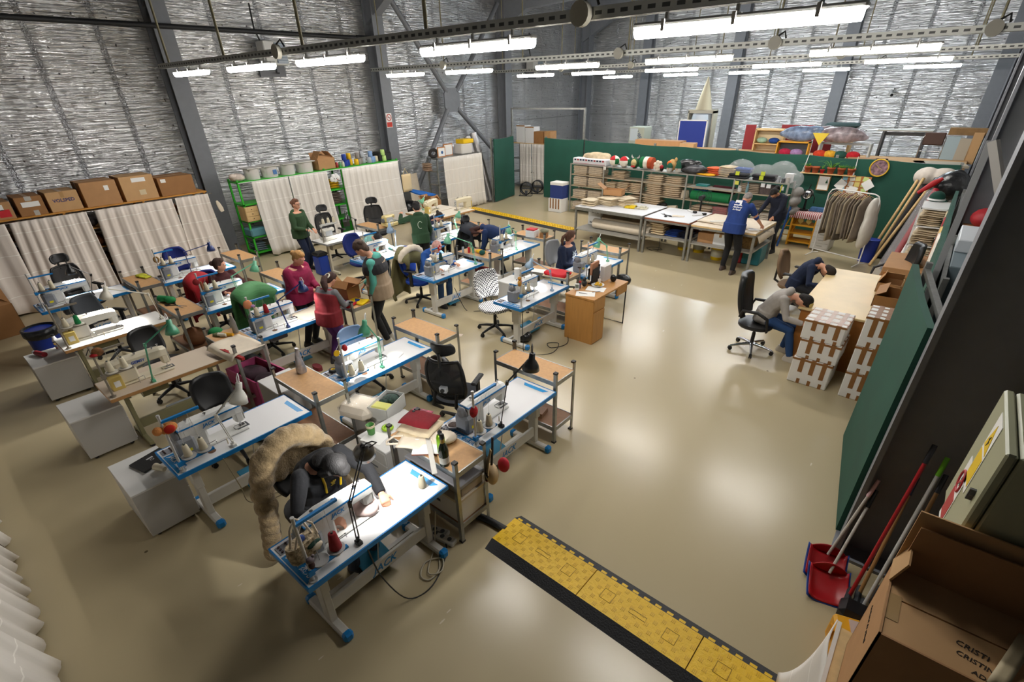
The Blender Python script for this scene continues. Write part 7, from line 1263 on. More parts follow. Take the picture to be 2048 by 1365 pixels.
t = thing('file_holder', 'black magazine file with pinkish folder on the oak desk', 'file holder', (-4.06, 6.98, ZD), .1); obj('case', MB().box(-.005, .0, -.13, .13, 0, .26).box(-.09, -.085, -.13, .13, 0, .26).box(-.09, 0, .125, .13, 0, .28).box(-.09, 0, -.13, -.125, 0, .16).box(-.09, 0, -.13, .13, 0, .005), BLACK, t); obj('folder', MB().box(-.07, -.03, -.11, .16, .01, .34), mat('#b07a5a', .7), t); obj('label', MB().box(-.05, -.03, -.132, -.13, .06, .16), PAPER, t)
t = thing('file_holder', 'white file holder behind the black one on the oak desk', 'file holder', (-3.98, 7.2, ZD)); obj('case', MB().box(-.08, .0, -.1, .12, 0, .25), mat('#d8d4d2', .5), t)
single('black_pouch', MB().ell((0, 0, .06), (.055, .04, .065), 0, 14, 9), BLACKG, 'black rounded pouch on the oak desk', 'pouch', None, (-3.86, 7.2, ZD)); t = thing('soap_bottle', 'small white pump bottle on the oak desk', 'bottle', (-3.98, 6.95, ZD)); obj('bottle_body', MB().cyl((0, 0, 0), (0, 0, .09), .025, .025, 0, 12), mat('#e6e0da', .4), t); obj('pump', MB().tube([(0, 0, .09), (0, 0, .13), (.03, 0, .13)], .006, 0, 6), WHITE, t)
single('ornament_figure', MB().ell((0, 0, .05), (.04, .05, .05), 0, 12, 8).ell((0, 0, .12), (.03, .03, .04), 0, 10, 7), BLACK, 'small black figurine on the oak desk edge', 'figurine', None, (-4.12, 6.72, ZD)); single('cloth_flower', MB().ell((0, 0, .03), (.06, .05, .03), 0, 12, 7).ell((.03, .03, .06), (.03, .03, .02), 0, 10, 6), BEIGE, 'beige cloth flower on the oak desk edge', 'flower', None, (-4.14, 6.86, ZD+.02)); t = thing('red_pin_doll', 'tiny red pin figure behind the thermometer', 'figurine', (-4.13, 6.6, ZD)); obj('body', MB().cyl((0, 0, 0), (0, 0, .09), .018, .014, 0, 10), mat('#4a3f5a', .6), t); obj('head', MB().ell((0, 0, .11), (.02, .02, .02), 0, 10, 6), RED, t)
# ---------------------------------------------------------------- things on racks and tables
ZR = .825
def bottle(name, label, x, y, z, prof, m, extra=(), rz=0):
    t = thing(name, label, 'bottle', (x, y, z), rz); obj('bottle_body', MB().lathe(prof, n=20, cap=True), m, t)
    for nm, pr, mm in extra: obj(nm, MB().lathe(pr, n=18, cap=True), mm, t)
    return t
bottle('drinking_bottle', 'shiny lime green drinking bottle on the front rack', -2.73, 2.22, ZR, [(.036, 0), (.038, .01), (.038, .17), (.03, .2), (.016, .215)], mat('#7fb312', .22, .4), (('cap', [(.02, .212), (.02, .235), (.009, .24), (.009, .255)], BLACK),))
bottle('wine_bottle', 'dark green wine bottle with pale label on the front rack', -2.60, 2.13, ZR, [(.042, 0), (.044, .012), (.044, .15), (.036, .19), (.018, .235), (.015, .29)], mat('#12200f', .12), (('label', [(.0448, .03), (.0448, .095)], mat('#c9c7bd', .6)), ('neck_foil', [(.0185, .235), (.017, .275)], mat('#b59238', .4)), ('cap', [(.019, .275), (.021, .285), (.021, .315), (.012, .325)], BLACK)))
stack('cream folded tote pile under the red cloth on the front rack', -3.16, 2.33, ZR, 2, .36, .30, .05, '#d9c8a8', .35); stack('dark red cloth on the front rack', -3.18, 2.36, ZR+.05, 1, .33, .24, .07, '#7a1620', .35)
t = thing('tote_bag', 'flat cream cotton tote with handles lying across the front rack', 'bag', (-3.0, 2.22, ZR), .5); obj('bag_body', MB().sheet(lambda u, v: (-.2+.4*u, -.14+.28*v, .022+.01*math.sin(6*u)*math.cos(4*v)), 10, 8, .014), CANVAS, t); obj('handle', MB().tube([(-.19, -.09, .02), (-.3, -.1, .005), (-.33, -.04, -.01), (-.28, .02, .01), (-.19, .03, .02)], .011, 0, 6), CANVAS, t); obj('crumple', MB().ell((.2, .06, .03), (.12, .1, .035), 0, 14, 8), CANVAS, t)
single('sketchbook', MB().box(-.14, .14, -.11, .11, 0, .012, 1).box(-.138, .138, -.108, .108, .012, .02), [PAPER, mat('#6a3a26', .6)], 'pale sketchbook with brown cover on the front rack', 'book', None, (-2.88, 2.20, ZR), .7); single('ruler', MB().box(-.26, .26, -.022, .022, 0, .004), mat('#a8a6a0', .35, .6), 'long grey ruler lying over the edge of the front rack', 'ruler', None, (-2.76, 2.12, ZR+.026), -.62)
t = thing('magazine', 'pink and white magazine under the red cloth', 'magazine', (-3.34, 2.45, ZR-.0), .3); obj('cover', MB().box(-.11, .11, -.14, .14, 0, .008), mat('#c0506a', .4, noise=.9, scale=18), t)
bottle('small_bottle', 'small clear bottle with black cap beside the red cloth', -3.30, 2.40, ZR+.01, [(.028, 0), (.03, .01), (.03, .07), (.012, .085)], mat('#8b8f92', .15, alpha=.6), (('cap', [(.015, .083), (.016, .088), (.016, .11), (.01, .115)], BLACK),))
t = thing('ceramic_cup', 'green glazed cup on the white pedestal', 'cup', (-3.80, 2.2, .557)); obj('cup_body', MB().lathe([(.032, 0), (.036, .004), (.046, .115), (.043, .115), (.034, .01), (0, .008)], n=24), mat('#4f8a44', .35, noise=.3, scale=10), t); obj('glaze_rim', MB().lathe([(.0455, .09), (.0475, .117), (.043, .118)], n=24), mat('#c9bf9c', .5), t)
single('bowl_lid', MB().tube([(.05*math.cos(a), .05*math.sin(a), .014) for a in [2*PI*k/24 for k in range(24)]], .014, 0, 8, close=True).cyl((0, 0, 0), (0, 0, .006), .045, .045, 0, 20), mat('#9ac21a', .4), 'lime green lid beside the green cup', 'lid', None, (-3.74, 2.36, .557)); single('note_paper', MB().box(-.12, .12, -.09, .09, 0, .002), PAPER, 'white paper under the green cup', 'paper', None, (-3.72, 2.18, .5555), .3)
t = thing('open_carton', 'open white carton with green and dark scraps and yellow cloth', 'box', (-4.08, 2.62, .48), .35); W_ = mat('#cfcfca', .5); obj('carton', MB().box(-.12, -.115, -.19, .19, 0, .17).box(.115, .12, -.19, .19, 0, .17).box(-.12, .12, -.19, -.185, 0, .17).box(-.12, .12, .185, .19, 0, .17).box(-.12, .12, -.19, .19, 0, .005), W_, t)
tag(obj('fabric_scraps', MB().ell((-.0, .09, .13), (.10, .09, .04), 0, 12, 7).ell((-.04, .0, .13), (.06, .06, .04), 0, 10, 6), mat('#1f3a30', .8, noise=.9, scale=45), t), kind='stuff'); obj('yellow_cloth', MB().box(-.105, .105, -.17, -.03, .1, .168, 0, .02), mat('#d9d77a', .8), t)
plastic_loc = thing('wrapped_bundle', 'clear bag of white cotton behind the furry coat', 'bundle', (-4.30, 2.42, .48), .3); obj('cloth', MB().box(-.2, .2, -.17, .17, 0, .16, 0, .05), CANVAS, plastic_loc); obj('plastic_wrap', MB().box(-.22, .22, -.19, .19, 0, .18, 0, .07), mat('#f2efe9', .1, alpha=.25, bump=1, bscale=14), plastic_loc)
single('foil_bag', MB().loft([((0, 0, .0), (1, 0, 0), (0, 1, 0), .055, .05), ((.0, 0, .03), (1, 0, 0), (0, 1, 0), .06, .055), ((.0, 0, .2), (1, 0, 0), (0, 1, 0), .035, .03), ((.01, 0, .27), (1, 0, 0), (0, 1, 0), .012, .02), ((.02, 0, .31), (1, 0, 0), (0, 1, 0), .035, .015)]), mat('#b5b3b8', .3, .6, noise=.5, scale=14, bump=1, bscale=16), 'silver conical bag standing on the rack board', 'bag', None, (-5.10, 2.24, ZR))
bottle('drinking_bottle', 'slim grey drinking bottle on the canvas covered rack', -6.83, 2.27, ZR, [(.034, 0), (.036, .01), (.036, .15), (.018, .22), (.015, .25)], mat('#8f8d88', .4), (('cap', [(.017, .25), (.018, .27)], CHROME),))
for i, (x, y, c, nm) in enumerate(((-6.84, 2.10, '#e0dccb', 'white'), (-6.78, 2.16, '#d9a018', 'yellow'))): single('thread_spool', MB().cyl((-.06, 0, .026), (.06, 0, .026), .026, .022, 0, 14).cyl((.06, 0, .026), (.063, 0, .026), .012, .012, 0, 10), mat(c, .7), '%s thread spool lying on the canvas covered rack' % nm, 'spool', 'lying spools', (x, y, ZR), .5)
single('cloth_scrap', MB().ell((0, 0, .015), (.09, .05, .02), 0, 12, 7), mat('#5d5f3a', .9), 'olive cloth scrap beside the lying spools', 'cloth', None, (-6.92, 2.08, ZR), .4)
single('canvas_cloth', MB().sheet(lambda u, v: (-.3+.6*u, -.24+.46*v, .012+.008*math.sin(7*u+4*v)-(.06*(.12-v)/.12 if v < .12 else 0)), 12, 10, .006), CANVAS, 'cream canvas sheet draped over the rack beside the beige table', 'cloth', None, (-6.42, 2.08, ZR), .1); single('red_cloth', MB().box(-.3, .3, -.02, .02, -.03, .006), mat('#9c1c1c', .8), 'red cloth edge under the canvas sheet', 'cloth', None, (-6.3, 1.94, ZR), .12)
single('cloth_roll', MB().tube([(-.12, 0, .05), (.14, .02, .05)], [.05, .045], 0, 12).ell((.1, 0, .045), (.09, .07, .05), 0, 10, 7), mat('#0f7a3f', .8), 'green cloth roll on the rack behind the old white table', 'cloth', None, (-8.88, 2.12, ZR), .4); scissors('black scissors on the rack with the green cloth roll', -8.6, 2.16, ZR, .3, BLACK, 1.3); single('cloth_bundle', MB().ell((0, 0, .07), (.12, .1, .08), 0, 12, 8), mat('#0f7a3f', .8), 'green cloth bundle at the end of the beige table', 'cloth', None, (-7.12, 2.12, .72))
single('duster', MB().box(-.13, .03, -.07, .07, 0, .04, 0, .015).box(.03, .17, -.06, .06, 0, .03, 0, .012), mat('#c9c934', .8, noise=.5, scale=12), 'yellow and olive cloths on the rack by the curtains', 'cloth', None, (-10.6, 2.34, ZR), .2)
box_obj('open brown carton on the rack beside the girl', -6.72, 3.95, ZR, .34, .26, .2, .2, CARDD, False, flaps=(.7, .5, 2.2, .4))
for x, y, z, c, nm, sx in ((-6.42, 3.95, 0, '#e3bf08', 'yellow', .15), (-6.58, 3.86, 0, '#123a86', 'blue', .18), (-6.44, 3.78, 0, '#b3121a', 'red', .1)): single('cloth_piece', MB().sheet(lambda u, v, sx=sx: (-sx+2*sx*u, -.09+.18*v, .03+.01*math.sin(5*u+3*v)), 8, 6, .026), mat(c, .85), '%s cloth on the rack beside the girl' % nm, 'cloth', 'cloths beside the girl', (x, y, ZR+z), .2)
single('canvas_cloth', MB().sheet(lambda u, v: (-.22+.44*u, -.25+.5*v, .008+.05*max(0, v-.6)+.006*math.sin(7*u)), 8, 8, .004), CANVAS, 'cream canvas piece on the table in front of the girl', 'cloth', None, (-6.82, 3.38, TZ), .15)
single('red_cloth', MB().sheet(lambda u, v: (-.2+.4*u, -.13+.26*v, .06+.012*math.sin(7*u+4*v)), 10, 8, .05), mat('#c81623', .8), 'bright red cloth on the rack before the seated navy hoodie', 'cloth', None, (-4.70, 6.78, ZR), .1); single('cream_cloth', MB().box(-.22, .22, -.15, .15, 0, .012, 0, .005), BEIGE, 'cream cloth under the bright red one', 'cloth', None, (-4.70, 6.78, ZR), .15)
single('paper_sheet', MB().box(-.12, .12, -.09, .09, 0, .003), PAPER, 'paper sheet under the grey blue lamp', 'paper', None, (-5.1, 6.78, ZR), .3)
t = thing('white_jar', 'tall white jar on the pedestal near the checkered chair', 'jar', (-5.66, 6.85, .556)); obj('jar_body', MB().cyl((0, 0, 0), (0, 0, .17), .05, .048, 0, 18), WHITE, t); obj('lid', MB().cyl((0, 0, .17), (0, 0, .19), .052, .052, 0, 18), PAPER, t)
for i, (x, y, c, nm) in enumerate(((-6.98, 6.8, '#9aa0a4', 'grey'), (-6.88, 6.86, '#b31c22', 'red'), (-6.80, 6.9, '#1e5a3a', 'green'), (-6.92, 6.92, '#4f8a5a', 'pale green'))): single('thread_spool', MB().cyl((0, 0, 0), (0, 0, .11), .024, .022, 0, 12), mat(c, .7), '%s thread spool standing on the rack behind the denim station' % nm, 'spool', 'standing spools', (x, y, ZR))
single('yellow_cloth', MB().ell((0, 0, .03), (.13, .07, .035), 0, 12, 7), mat('#d9a916', .9), 'mustard cloth on the rack behind the denim station', 'cloth', None, (-6.68, 6.98, ZR)); single('yarn_ball', MB().ell((0, 0, .05), (.06, .06, .05), 0, 12, 8), mat('#14504a', .9, bump=1, bscale=80), 'dark teal yarn ball on the rack behind the denim station', 'yarn', None, (-6.56, 6.9, ZR)); single('cloth_scrap', MB().ell((0, 0, .02), (.14, .08, .025), 0, 12, 7), mat('#6a2f52', .9, noise=.5), 'purple cloth scraps at the bending person\'s table', 'cloth', None, (-6.72, 7.25, TZ))
box_obj('small white carton with red lid on the rack behind the bending person', -6.62, 8.55, ZR, .22, .2, .14, .1, WHITE, False); box_obj('small brown carton on the rack behind the bending person', -6.38, 8.65, ZR, .16, .16, .1, .4, CARDD, False); single('cloth_bundle', MB().ell((0, 0, .04), (.1, .07, .05), 0, 12, 7), mat('#8a8a72', .9, noise=.4), 'grey green cloth on the rack behind the bending person', 'cloth', None, (-6.36, 8.64, ZR+.1)); single('red_cloth', MB().box(-.1, .1, -.09, .09, 0, .03, 0, .01), mat('#c2202a', .6), 'red lid on the small white carton', 'cloth', None, (-6.62, 8.55, ZR+.14), .1)  # the last red slab is the white carton's lid, not a cloth
t = thing('tape_roll', 'yellow and black tape roll at the corner of the empty station table', 'tape', (-4.97, 2.55, TZ+.004)); obj('tape', MB().lathe([(.025, 0), (.05, 0), (.05, .03), (.025, .03), (.025, 0)], n=22), BLACK, t); obj('core', MB().lathe([(.02, 0), (.026, 0), (.026, .031), (.02, .031), (.02, 0)], n=18), mat('#d9b51a', .5), t)
single('notebook', MB().box(-.09, .09, -.07, .07, 0, .012, 0, .002).box(-.088, .088, -.068, .068, .012, .014), PAPER, 'white folded leaflet on the table behind the pale blue chair', 'paper', None, (-4.72, 3.27, TZ), .4); put('conecream', cone, CONES['cream'], (-2.62, 1.88, TZ), 0, 'cream thread cone standing alone at the right end of the front table', 'thread cones'); t = thing('thread_cone', 'cream thread cone lying on the left pedestal beside the notebook', 'thread cone', (-4.90, .6, .556), .4, 'thread cones'); obj('thread', MB().cyl((-.06, 0, .036), (.05, 0, .028), .036, .024, 0, 14), CREAM, t); obj('tube', MB().cyl((-.065, 0, .036), (-.058, 0, .036), .018, .018, 0, 10), BLACK, t)
t = thing('notebook', 'black closed notebook on the left front pedestal', 'notebook', (-5.13, .60, .556), .25); obj('cover', MB().box(-.12, .12, -.15, .15, 0, .02, 0, .003), BLACK, t); obj('emblem', MB().tube([(.0+.016*math.cos(a), .016*math.sin(a), .0205) for a in [2*PI*k/12 for k in range(12)]], .002, 0, 4, close=True).box(-.05, -.03, -.03, .03, .02, .0208), mat('#b9b9b9', .4), t)
t = thing('drinking_bottle', 'white dotted bottle standing on the back left pedestal', 'bottle', (-8.98, .68, .556)); obj('bottle_body', MB().lathe([(.034, 0), (.036, .01), (.036, .13), (.02, .18), (.018, .2)], n=18, cap=True), mat('#e3e2e6', .4), t); obj('cap', MB().cyl((0, 0, .2), (0, 0, .225), .02, .02, 0, 12), BLACK, t)
for i, c in enumerate(('#c0202a', '#2a4a9a', '#e0b020', '#1c1c22')): obj('dot', MB().ell((.026, -.024, .03+.03*i), (.011, .011, .011), 0, 8, 5).ell((.008, -.034, .045+.025*i), (.009, .005, .009), 0, 8, 5), mat(c, .5), t)
t = thing('drinking_bottle', 'red metal bottle lying on the back left pedestal', 'bottle', (-8.92, .46, .556), .35); obj('bottle_body', MB().cyl((-.08, 0, .034), (.1, 0, .034), .034, .034, 0, 16), mat('#8e2630', .35), t); obj('cap', MB().cyl((-.14, 0, .034), (-.08, 0, .034), .022, .03, 0, 12), mat('#cfcfd2', .3), t)
t = thing('parts_bowl', 'white bowl of trimmings beside the machine near the open floor', 'bowl', (-3.02, 2.64, TZ)); obj('bowl', MB().lathe([(.0, .004), (.05, .004), (.07, .05), (.067, .05), (.048, .01), (0, .008)], n=22), mat('#d6d2d0', .4), t); tag(obj('trimmings', MB().ell((0, 0, .03), (.055, .055, .015), 0, 12, 6), mat('#4a3a34', .8, noise=.9, scale=50), t), kind='stuff')
single('books', MB().box(-.12, .12, -.09, .09, 0, .03, 0, .002).box(-.1, .12, -.08, .08, .03, .055, 0, .002), mat('#9a7458', .6, noise=.1), 'two brown books on the lower board of the empty near rack', 'books', None, (-3.0, 3.95, .22), .2)
# storage on lower boards, bins
t = thing('archive_box', 'white archive box with handle slot on the lower board of the front rack', 'box', (-2.75, 2.28, .22)); obj('carton', MB().box(-.3, .3, -.17, .17, 0, .24, 0, .004), mat('#d9d5cf', .6), t); obj('handle_slot', MB().box(-.05, .05, -.172, -.17, .12, .15), BLACK, t); obj('lid', MB().box(-.31, .31, -.18, .18, .24, .27, 0, .003), mat('#cdbfa8', .6), t)
single('grey_tray', MB().box(-.36, .36, -.17, .17, 0, .05, 0, .01), mat('#86868a', .5), 'grey flat tray above the archive box', 'tray', None, (-2.8, 2.28, .60)); single('cloth_bundle', MB().ell((0, 0, .05), (.14, .1, .06), 0, 12, 7), mat('#2c3f7a', .9, noise=.5), 'blue and orange cloth on the archive box', 'cloth', None, (-3.1, 2.25, .49))
t = thing('wall_organiser', 'grey organiser unit on the front rack under the board', 'organiser', (-2.8, 2.3, .49)); obj('case', MB().box(-.2, .34, -.14, .14, 0, .1, 0, .01), mat('#a89c8c', .5), t)
box_obj('white archive box under the rack of thread spools', -6.35, 6.85, .22, .34, .3, .26, 0, WHITE, False); single('cloth_bundle', MB().ell((0, 0, .06), (.2, .14, .07), 0, 12, 7), mat('#8a2a2e', .9, noise=.6), 'red and grey cloths on the archive box under the spool rack', 'cloth', None, (-6.5, 6.85, .48))
PK = mat('#b54a78', .6)
t = thing('felt_bin', 'large pink open storage bin under the canvas covered rack', 'bin', (-6.42, 2.22, 0), .1); obj('bin_body', MB().box(-.36, -.34, -.22, .22, .0, .42).box(.34, .36, -.22, .22, .0, .42).box(-.36, .36, -.22, -.2, 0, .42).box(-.36, .36, .2, .22, 0, .42).box(-.36, .36, -.22, .22, 0, .02), PK, t); tag(obj('cloth_scraps', MB().ell((-.1, 0, .33), (.22, .17, .08), 0, 14, 7).ell((.18, 0, .32), (.14, .15, .07), 0, 12, 7), mat('#3a2630', .9, noise=.8, scale=9), t), kind='stuff')
t = thing('waste_bin', 'blue waste bin with black liner at the back left', 'bin', (-10.05, .66, 0)); obj('bin_body', MB().lathe([(.17, 0), (.2, .5), (.21, .58)], n=24, cap=True), mat('#10308f', .4), t); obj('liner', MB().lathe([(.19, .45), (.225, .5), (.225, .6), (.19, .61), (.17, .5)], n=24), BAGB, t)
t = thing('waste_bin', 'black waste bin with liner beside the big mesh chair', 'bin', (-4.38, 3.66, 0)); obj('bin_body', MB().loft([((0, 0, z), (1, 0, 0), (0, 1, 0), .1+.1*z, .1+.1*z) for z in (0, .32)]), BLACK, t); obj('liner', MB().lathe([(.13, .25), (.15, .3), (.14, .36), (.1, .34)], n=18), BAGB, t); obj('label', MB().box(-.03, .03, -.128, -.122, .08, .1), PAPER, t)
t = thing('waste_bin', 'black waste bin under the table behind the girl', 'bin', (-5.95, 3.25, 0)); obj('bin_body', MB().loft([((0, 0, z), (1, 0, 0), (0, 1, 0), .11+.1*z, .11+.1*z) for z in (0, .34)]), BLACK, t)
t = thing('waste_bin', 'blue swing bin under the white overlock table', 'bin', (-10.5, 5.72, 0)); obj('bin_body', MB().box(-.14, .14, -.12, .12, 0, .42, 0, .02), mat('#123a9c', .4), t); obj('lid', MB().box(-.15, .15, -.13, .13, .42, .5, 0, .03), BLACK, t)
for i, (x, y, r_, nm) in enumerate(((-4.35, 8.5, .14, 'under the rack nearest the cutting table'), (-6.2, 8.6, .16, 'grey rucksack under the far rack'), (-4.62, 5.75, .12, 'under the checkered station'))): single('floor_bag', MB().ell((0, 0, r_*.8), (r_*1.2, r_, r_*.8), 0, 14, 9), BAGB if i != 1 else mat('#6a6054', .8, noise=.3), 'dark bag '+nm if i != 1 else nm, 'bag', 'bags under racks', (x, y, .22 if i == 0 else 0))
single('brown_bag', MB().ell((0, 0, .13), (.2, .16, .14), 0, 14, 9), mat('#7a4e2e', .8, noise=.2), 'brown bag under the rack with the green cloth roll', 'bag', None, (-8.4, 2.2, .22)); single('backpack', MB().ell((0, 0, .12), (.24, .14, .13), 0, 14, 9), BLACK, 'black backpack on the floor behind the grey bottle', 'bag', None, (-7.25, 2.5, 0))
single('black_bag', MB().ell((0, 0, .14), (.18, .15, .16), 0, 14, 9), BAGB, 'black handbag on the lower board behind the big mesh chair', 'bag', None, (-4.6, 3.86, .22)); single('shoes', MB().loft([((0, y, z), (1, 0, 0), (0, 1, 0), .1, .05) for y, z in ((0, 0), (0, .06))]), mat('#7a2a30', .7), 'red shoes on the floor under the girl\'s table', 'shoes', None, (-6.5, 3.1, 0))
for i, (x, y, rz, c) in enumerate(((-2.72, 2.02, .3, '#b9b5ac'), (-2.6, 2.0, .2, '#d9d6ce'))):
    t = thing('power_strip', '%s power strip on the floor below the front rack' % ('grey double', 'white long')[i], 'power strip', (x, y, 0), rz, 'power strips'); obj('body', MB().box(-.14, .14, -.04, .04, 0, .05, 0, .01), mat(c, .4), t)
    for k in range(3): obj('socket', MB().cyl((-.08+.08*k, 0, .05), (-.08+.08*k, 0, .052), .022, .022, 0, 12), DGREY, t)
def cable(label, pts, r=.006, col='#26241f', grp='floor cables'):
    P_ = [V(p) for p in pts]; out = []
    for i in range(len(P_)-1):
        a, b, c, d = P_[max(i-1, 0)], P_[i], P_[i+1], P_[min(i+2, len(P_)-1)]
        for k in range(6):
            t = k/6; out.append(.5*((2*b)+(c-a)*t+(2*a-5*b+4*c-d)*t*t+(3*b-a-3*c+d)*t**3))
    out.append(P_[-1]); single('cable', MB().tube(out, r, 0, 6), mat(col, .5), label, 'cable', grp)
cable('black cable looping from the front table lamp to the floor', [(-2.46, 1.2, .7), (-2.44, 1.25, .35), (-2.35, 1.38, .03), (-2.3, 1.6, .01), (-2.45, 1.9, .01), (-2.6, 2.02, .03)]); cable('pale coiled cable below the front rack', [(-2.5, 1.85, .01), (-2.38, 1.75, .01), (-2.36, 1.62, .012), (-2.45, 1.6, .014), (-2.52, 1.72, .016), (-2.44, 1.84, .018), (-2.34, 1.74, .02), (-2.42, 1.66, .024), (-2.6, 1.9, .03), (-2.68, 2.02, .3)], .007, '#b9b19c')
cable('brown cable under the empty station with the white lamp', [(-4.4, 1.0, .7), (-4.42, 1.05, .3), (-4.5, 1.1, .01), (-4.35, 1.35, .01), (-4.45, 1.5, .01), (-4.6, 1.35, .012), (-4.5, 1.25, .014), (-4.3, 1.5, .01)], .005, '#8d8268'); cable('dark cable from the nearest rack to the checkered station', [(-4.45, 5.5, .7), (-4.4, 5.45, .2), (-4.3, 5.4, .01), (-4.0, 5.65, .01), (-4.1, 6.0, .01), (-4.25, 5.9, .012), (-4.1, 5.8, .014), (-4.0, 6.1, .01), (-4.3, 6.5, .02)]); cable('grey cable on the floor left of the denim station', [(-6.35, 5.9, .5), (-6.3, 6.1, .02), (-6.1, 6.2, .01), (-5.9, 6.4, .01), (-5.6, 6.2, .01)]); cable('black cable coil under the middle cutting table', [(-5.2, 11.9, .4), (-5.15, 11.8, .02), (-5.35, 11.75, .01), (-5.5, 11.9, .01), (-5.3, 12.05, .01), (-5.1, 11.9, .015), (-5.3, 11.8, .02)])
# ---------------------------------------------------------------- coats, ornaments, prints
def drape(label, cat, x, y, rz, m, w_=.56, top=1.02, front=.55, back=.35, th=.05, name='coat', grp=None, bow=.06, wav=.03):
    def fn(u, v):
        s = (u-.5); e = 1-.25*(2*abs(s))**3; L = front+back; d = v*L
        if d < back: yy, zz = .06-.05*(1-d/back), top-(back-d)+.0
        else: q = (d-back)/front; yy, zz = -.16-.10*math.sin(q*2.2)-.04*q, top-(d-back)*1.0+.02
        zz -= .10*(2*s)**2; a = s*w_*(1+.12*(1-abs(zz-top)))*e
        yy += bow*(2*s)**2+wav*math.sin(9*u+3*v); return (a, yy-.12, zz)
    return single(name, MB().sheet(fn, 16, 20, th), m, label, cat, grp, (x, y, 0), rz)
FUR = mat('#a68f6a', .95, noise=.25, scale=22, bump=1.0, bscale=60, sheen=.3)
def furcoat():
    mb = MB(); r = random.Random(4)
    for k in range(13):
        a = PI*k/12; q = (.34*math.cos(a), -.12-.10*math.sin(a)*.6, .62+.48*math.sin(a)); mb.ell(q, (.10, .10, .10), 0, 12, 8)
    for s in (-1, 1):
        for k in range(6): mb.ell((s*(.34+.015*k), -.12, .58-.09*k), (.085, .09, .09), 0, 12, 8)
    for k in range(5): mb.ell((-.24+.12*k, -.2, .9), (.11, .07, .2), 0, 12, 8)
    me = remesh(mb, .014, 6, 'coat'); me.materials.clear(); me.materials.append(FUR); return me
single('fur_coat', furcoat(), FUR, 'furry tan coat hung over the chair behind the woman in black', 'coat', None, (-3.48, 1.32, 0), E_+.05)
drape('red jacket hanging on the chair of the woman in maroon', 'jacket', -9.12, 2.78, E_, mat('#a5121e', .8, noise=.15), .42, .98, .75, .3, .05, 'jacket'); drape('green quilted jacket on the chair beside the blonde woman', 'jacket', -7.62, 3.0, E_, mat('#4d8a55', .7, noise=.15, bump=.8, bscale=12, stretch=(.3, .3, 3)), .6, 1.05, .85, .4, .06, 'jacket')
drape('olive coat with cream fleece collar on the bright blue chair', 'coat', -7.32, 5.82, E_+.25, mat('#6f6a46', .85, noise=.15), .5, 1.0, .85, .2, .06, 'coat'); blob('cream fleece lining of the olive coat over the chair top', 'fleece_collar', 'coat', -7.4, 5.84, .9, [((math.cos(a)*.04, .25*math.cos(a), .16*math.sin(a)), (.07, .08, .07)) for a in [PI*k/8 for k in range(9)]], mat('#d6cbb8', .95, bump=.8, bscale=60), None, .02, 5, .25)
drape('dark jacket on the chair beside the bending person', 'jacket', -7.52, 7.75, E_+.2, mat('#20242e', .8), .5, 1.08, .7, .3, .05, 'jacket')
def orn(label, x, y, z, parts, cat='ornament', name='ornament'):
    t = thing(name, label, cat, (x, y, z))
    for nm, mb, m in parts: obj(nm, mb, m, t)
    return t
orn('orange and red felt flower on the thread stand with the white lamp', -4.45, .69, TZ+.48, [('petals', MB().ell((0, .03, -.03), (.03, .07, .055), 0, 12, 8).ell((0, -.05, -.02), (.03, .04, .04), 0, 10, 7), mat('#d38a4a', .9, bump=.8, bscale=60)), ('centre', MB().ell((.025, .03, -.03), (.015, .045, .04), 0, 10, 7), mat('#b8200f', .9))])
orn('red crocheted heart hanging on the stand nearest the open floor', -2.65, 2.57, TZ+.44, [('heart', MB().ell((0, 0, -.06), (.03, .045, .06), 0, 12, 8), mat('#b8242c', .9, noise=.5, scale=40)), ('string', MB().cyl((0, 0, -.02), (0, 0, .08), .004, .004, 0, 5), RED)])
orn('yellow smiling button and red pompom on the stand behind the pale blue chair', -4.54, 2.47, TZ+.44, [('button', MB().cyl((0, -.06, 0), (.012, -.06, 0), .035, .035, 0, 16), mat('#e0b012', .5)), ('pompom', MB().ell((0, .05, .02), (.03, .03, .04), 0, 10, 7), RED), ('string', MB().tube([(0, -.06, .03), (0, 0, .1), (0, .05, .05)], .003, 0, 5), WHITE)])
orn('dark red heart ornament on the stand of the woman in maroon', -8.2, 2.46, TZ+.42, [('heart', MB().ell((0, -.04, .05), (.03, .05, .05), 0, 10, 7), mat('#7a1218', .9)), ('tassel', MB().cyl((0, .02, -.08), (0, .02, .04), .018, .012, 0, 8), mat('#8a5a36', .9))])
orn('brown felt wreath on the stand of the navy lamp station', -10.22, 2.54, TZ+.42, [('wreath', MB().tube([(0, .035*math.cos(a), .045*math.sin(a)) for a in [2*PI*k/10 for k in range(10)]], .016, 0, 6, close=True), mat('#8a6a3a', .9))])
orn('knitted dog ornament with scissors on the old beige table stand', -6.43, .73, TZ+.56, [('body', MB().ell((0, .02, -.02), (.03, .06, .05), 0, 12, 8), mat('#7a4e28', .9, noise=.5, scale=30)), ('scarf', MB().ell((.01, -.02, -.04), (.03, .04, .02), 0, 10, 6), RED), ('scissors', MB().bar((0, -.02, .06), (.01, -.08, -.02), .012, .004), BLACK)])
orn('orange felt flower on the green jacket station stand', -6.58, 2.46, TZ+.5, [('petals', MB().ell((0, -.03, 0), (.03, .06, .06), 0, 12, 8), mat('#c9825a', .9)), ('ribbon', MB().ell((.02, .02, -.03), (.02, .03, .02), 0, 8, 6), mat('#b58ab8', .8))])
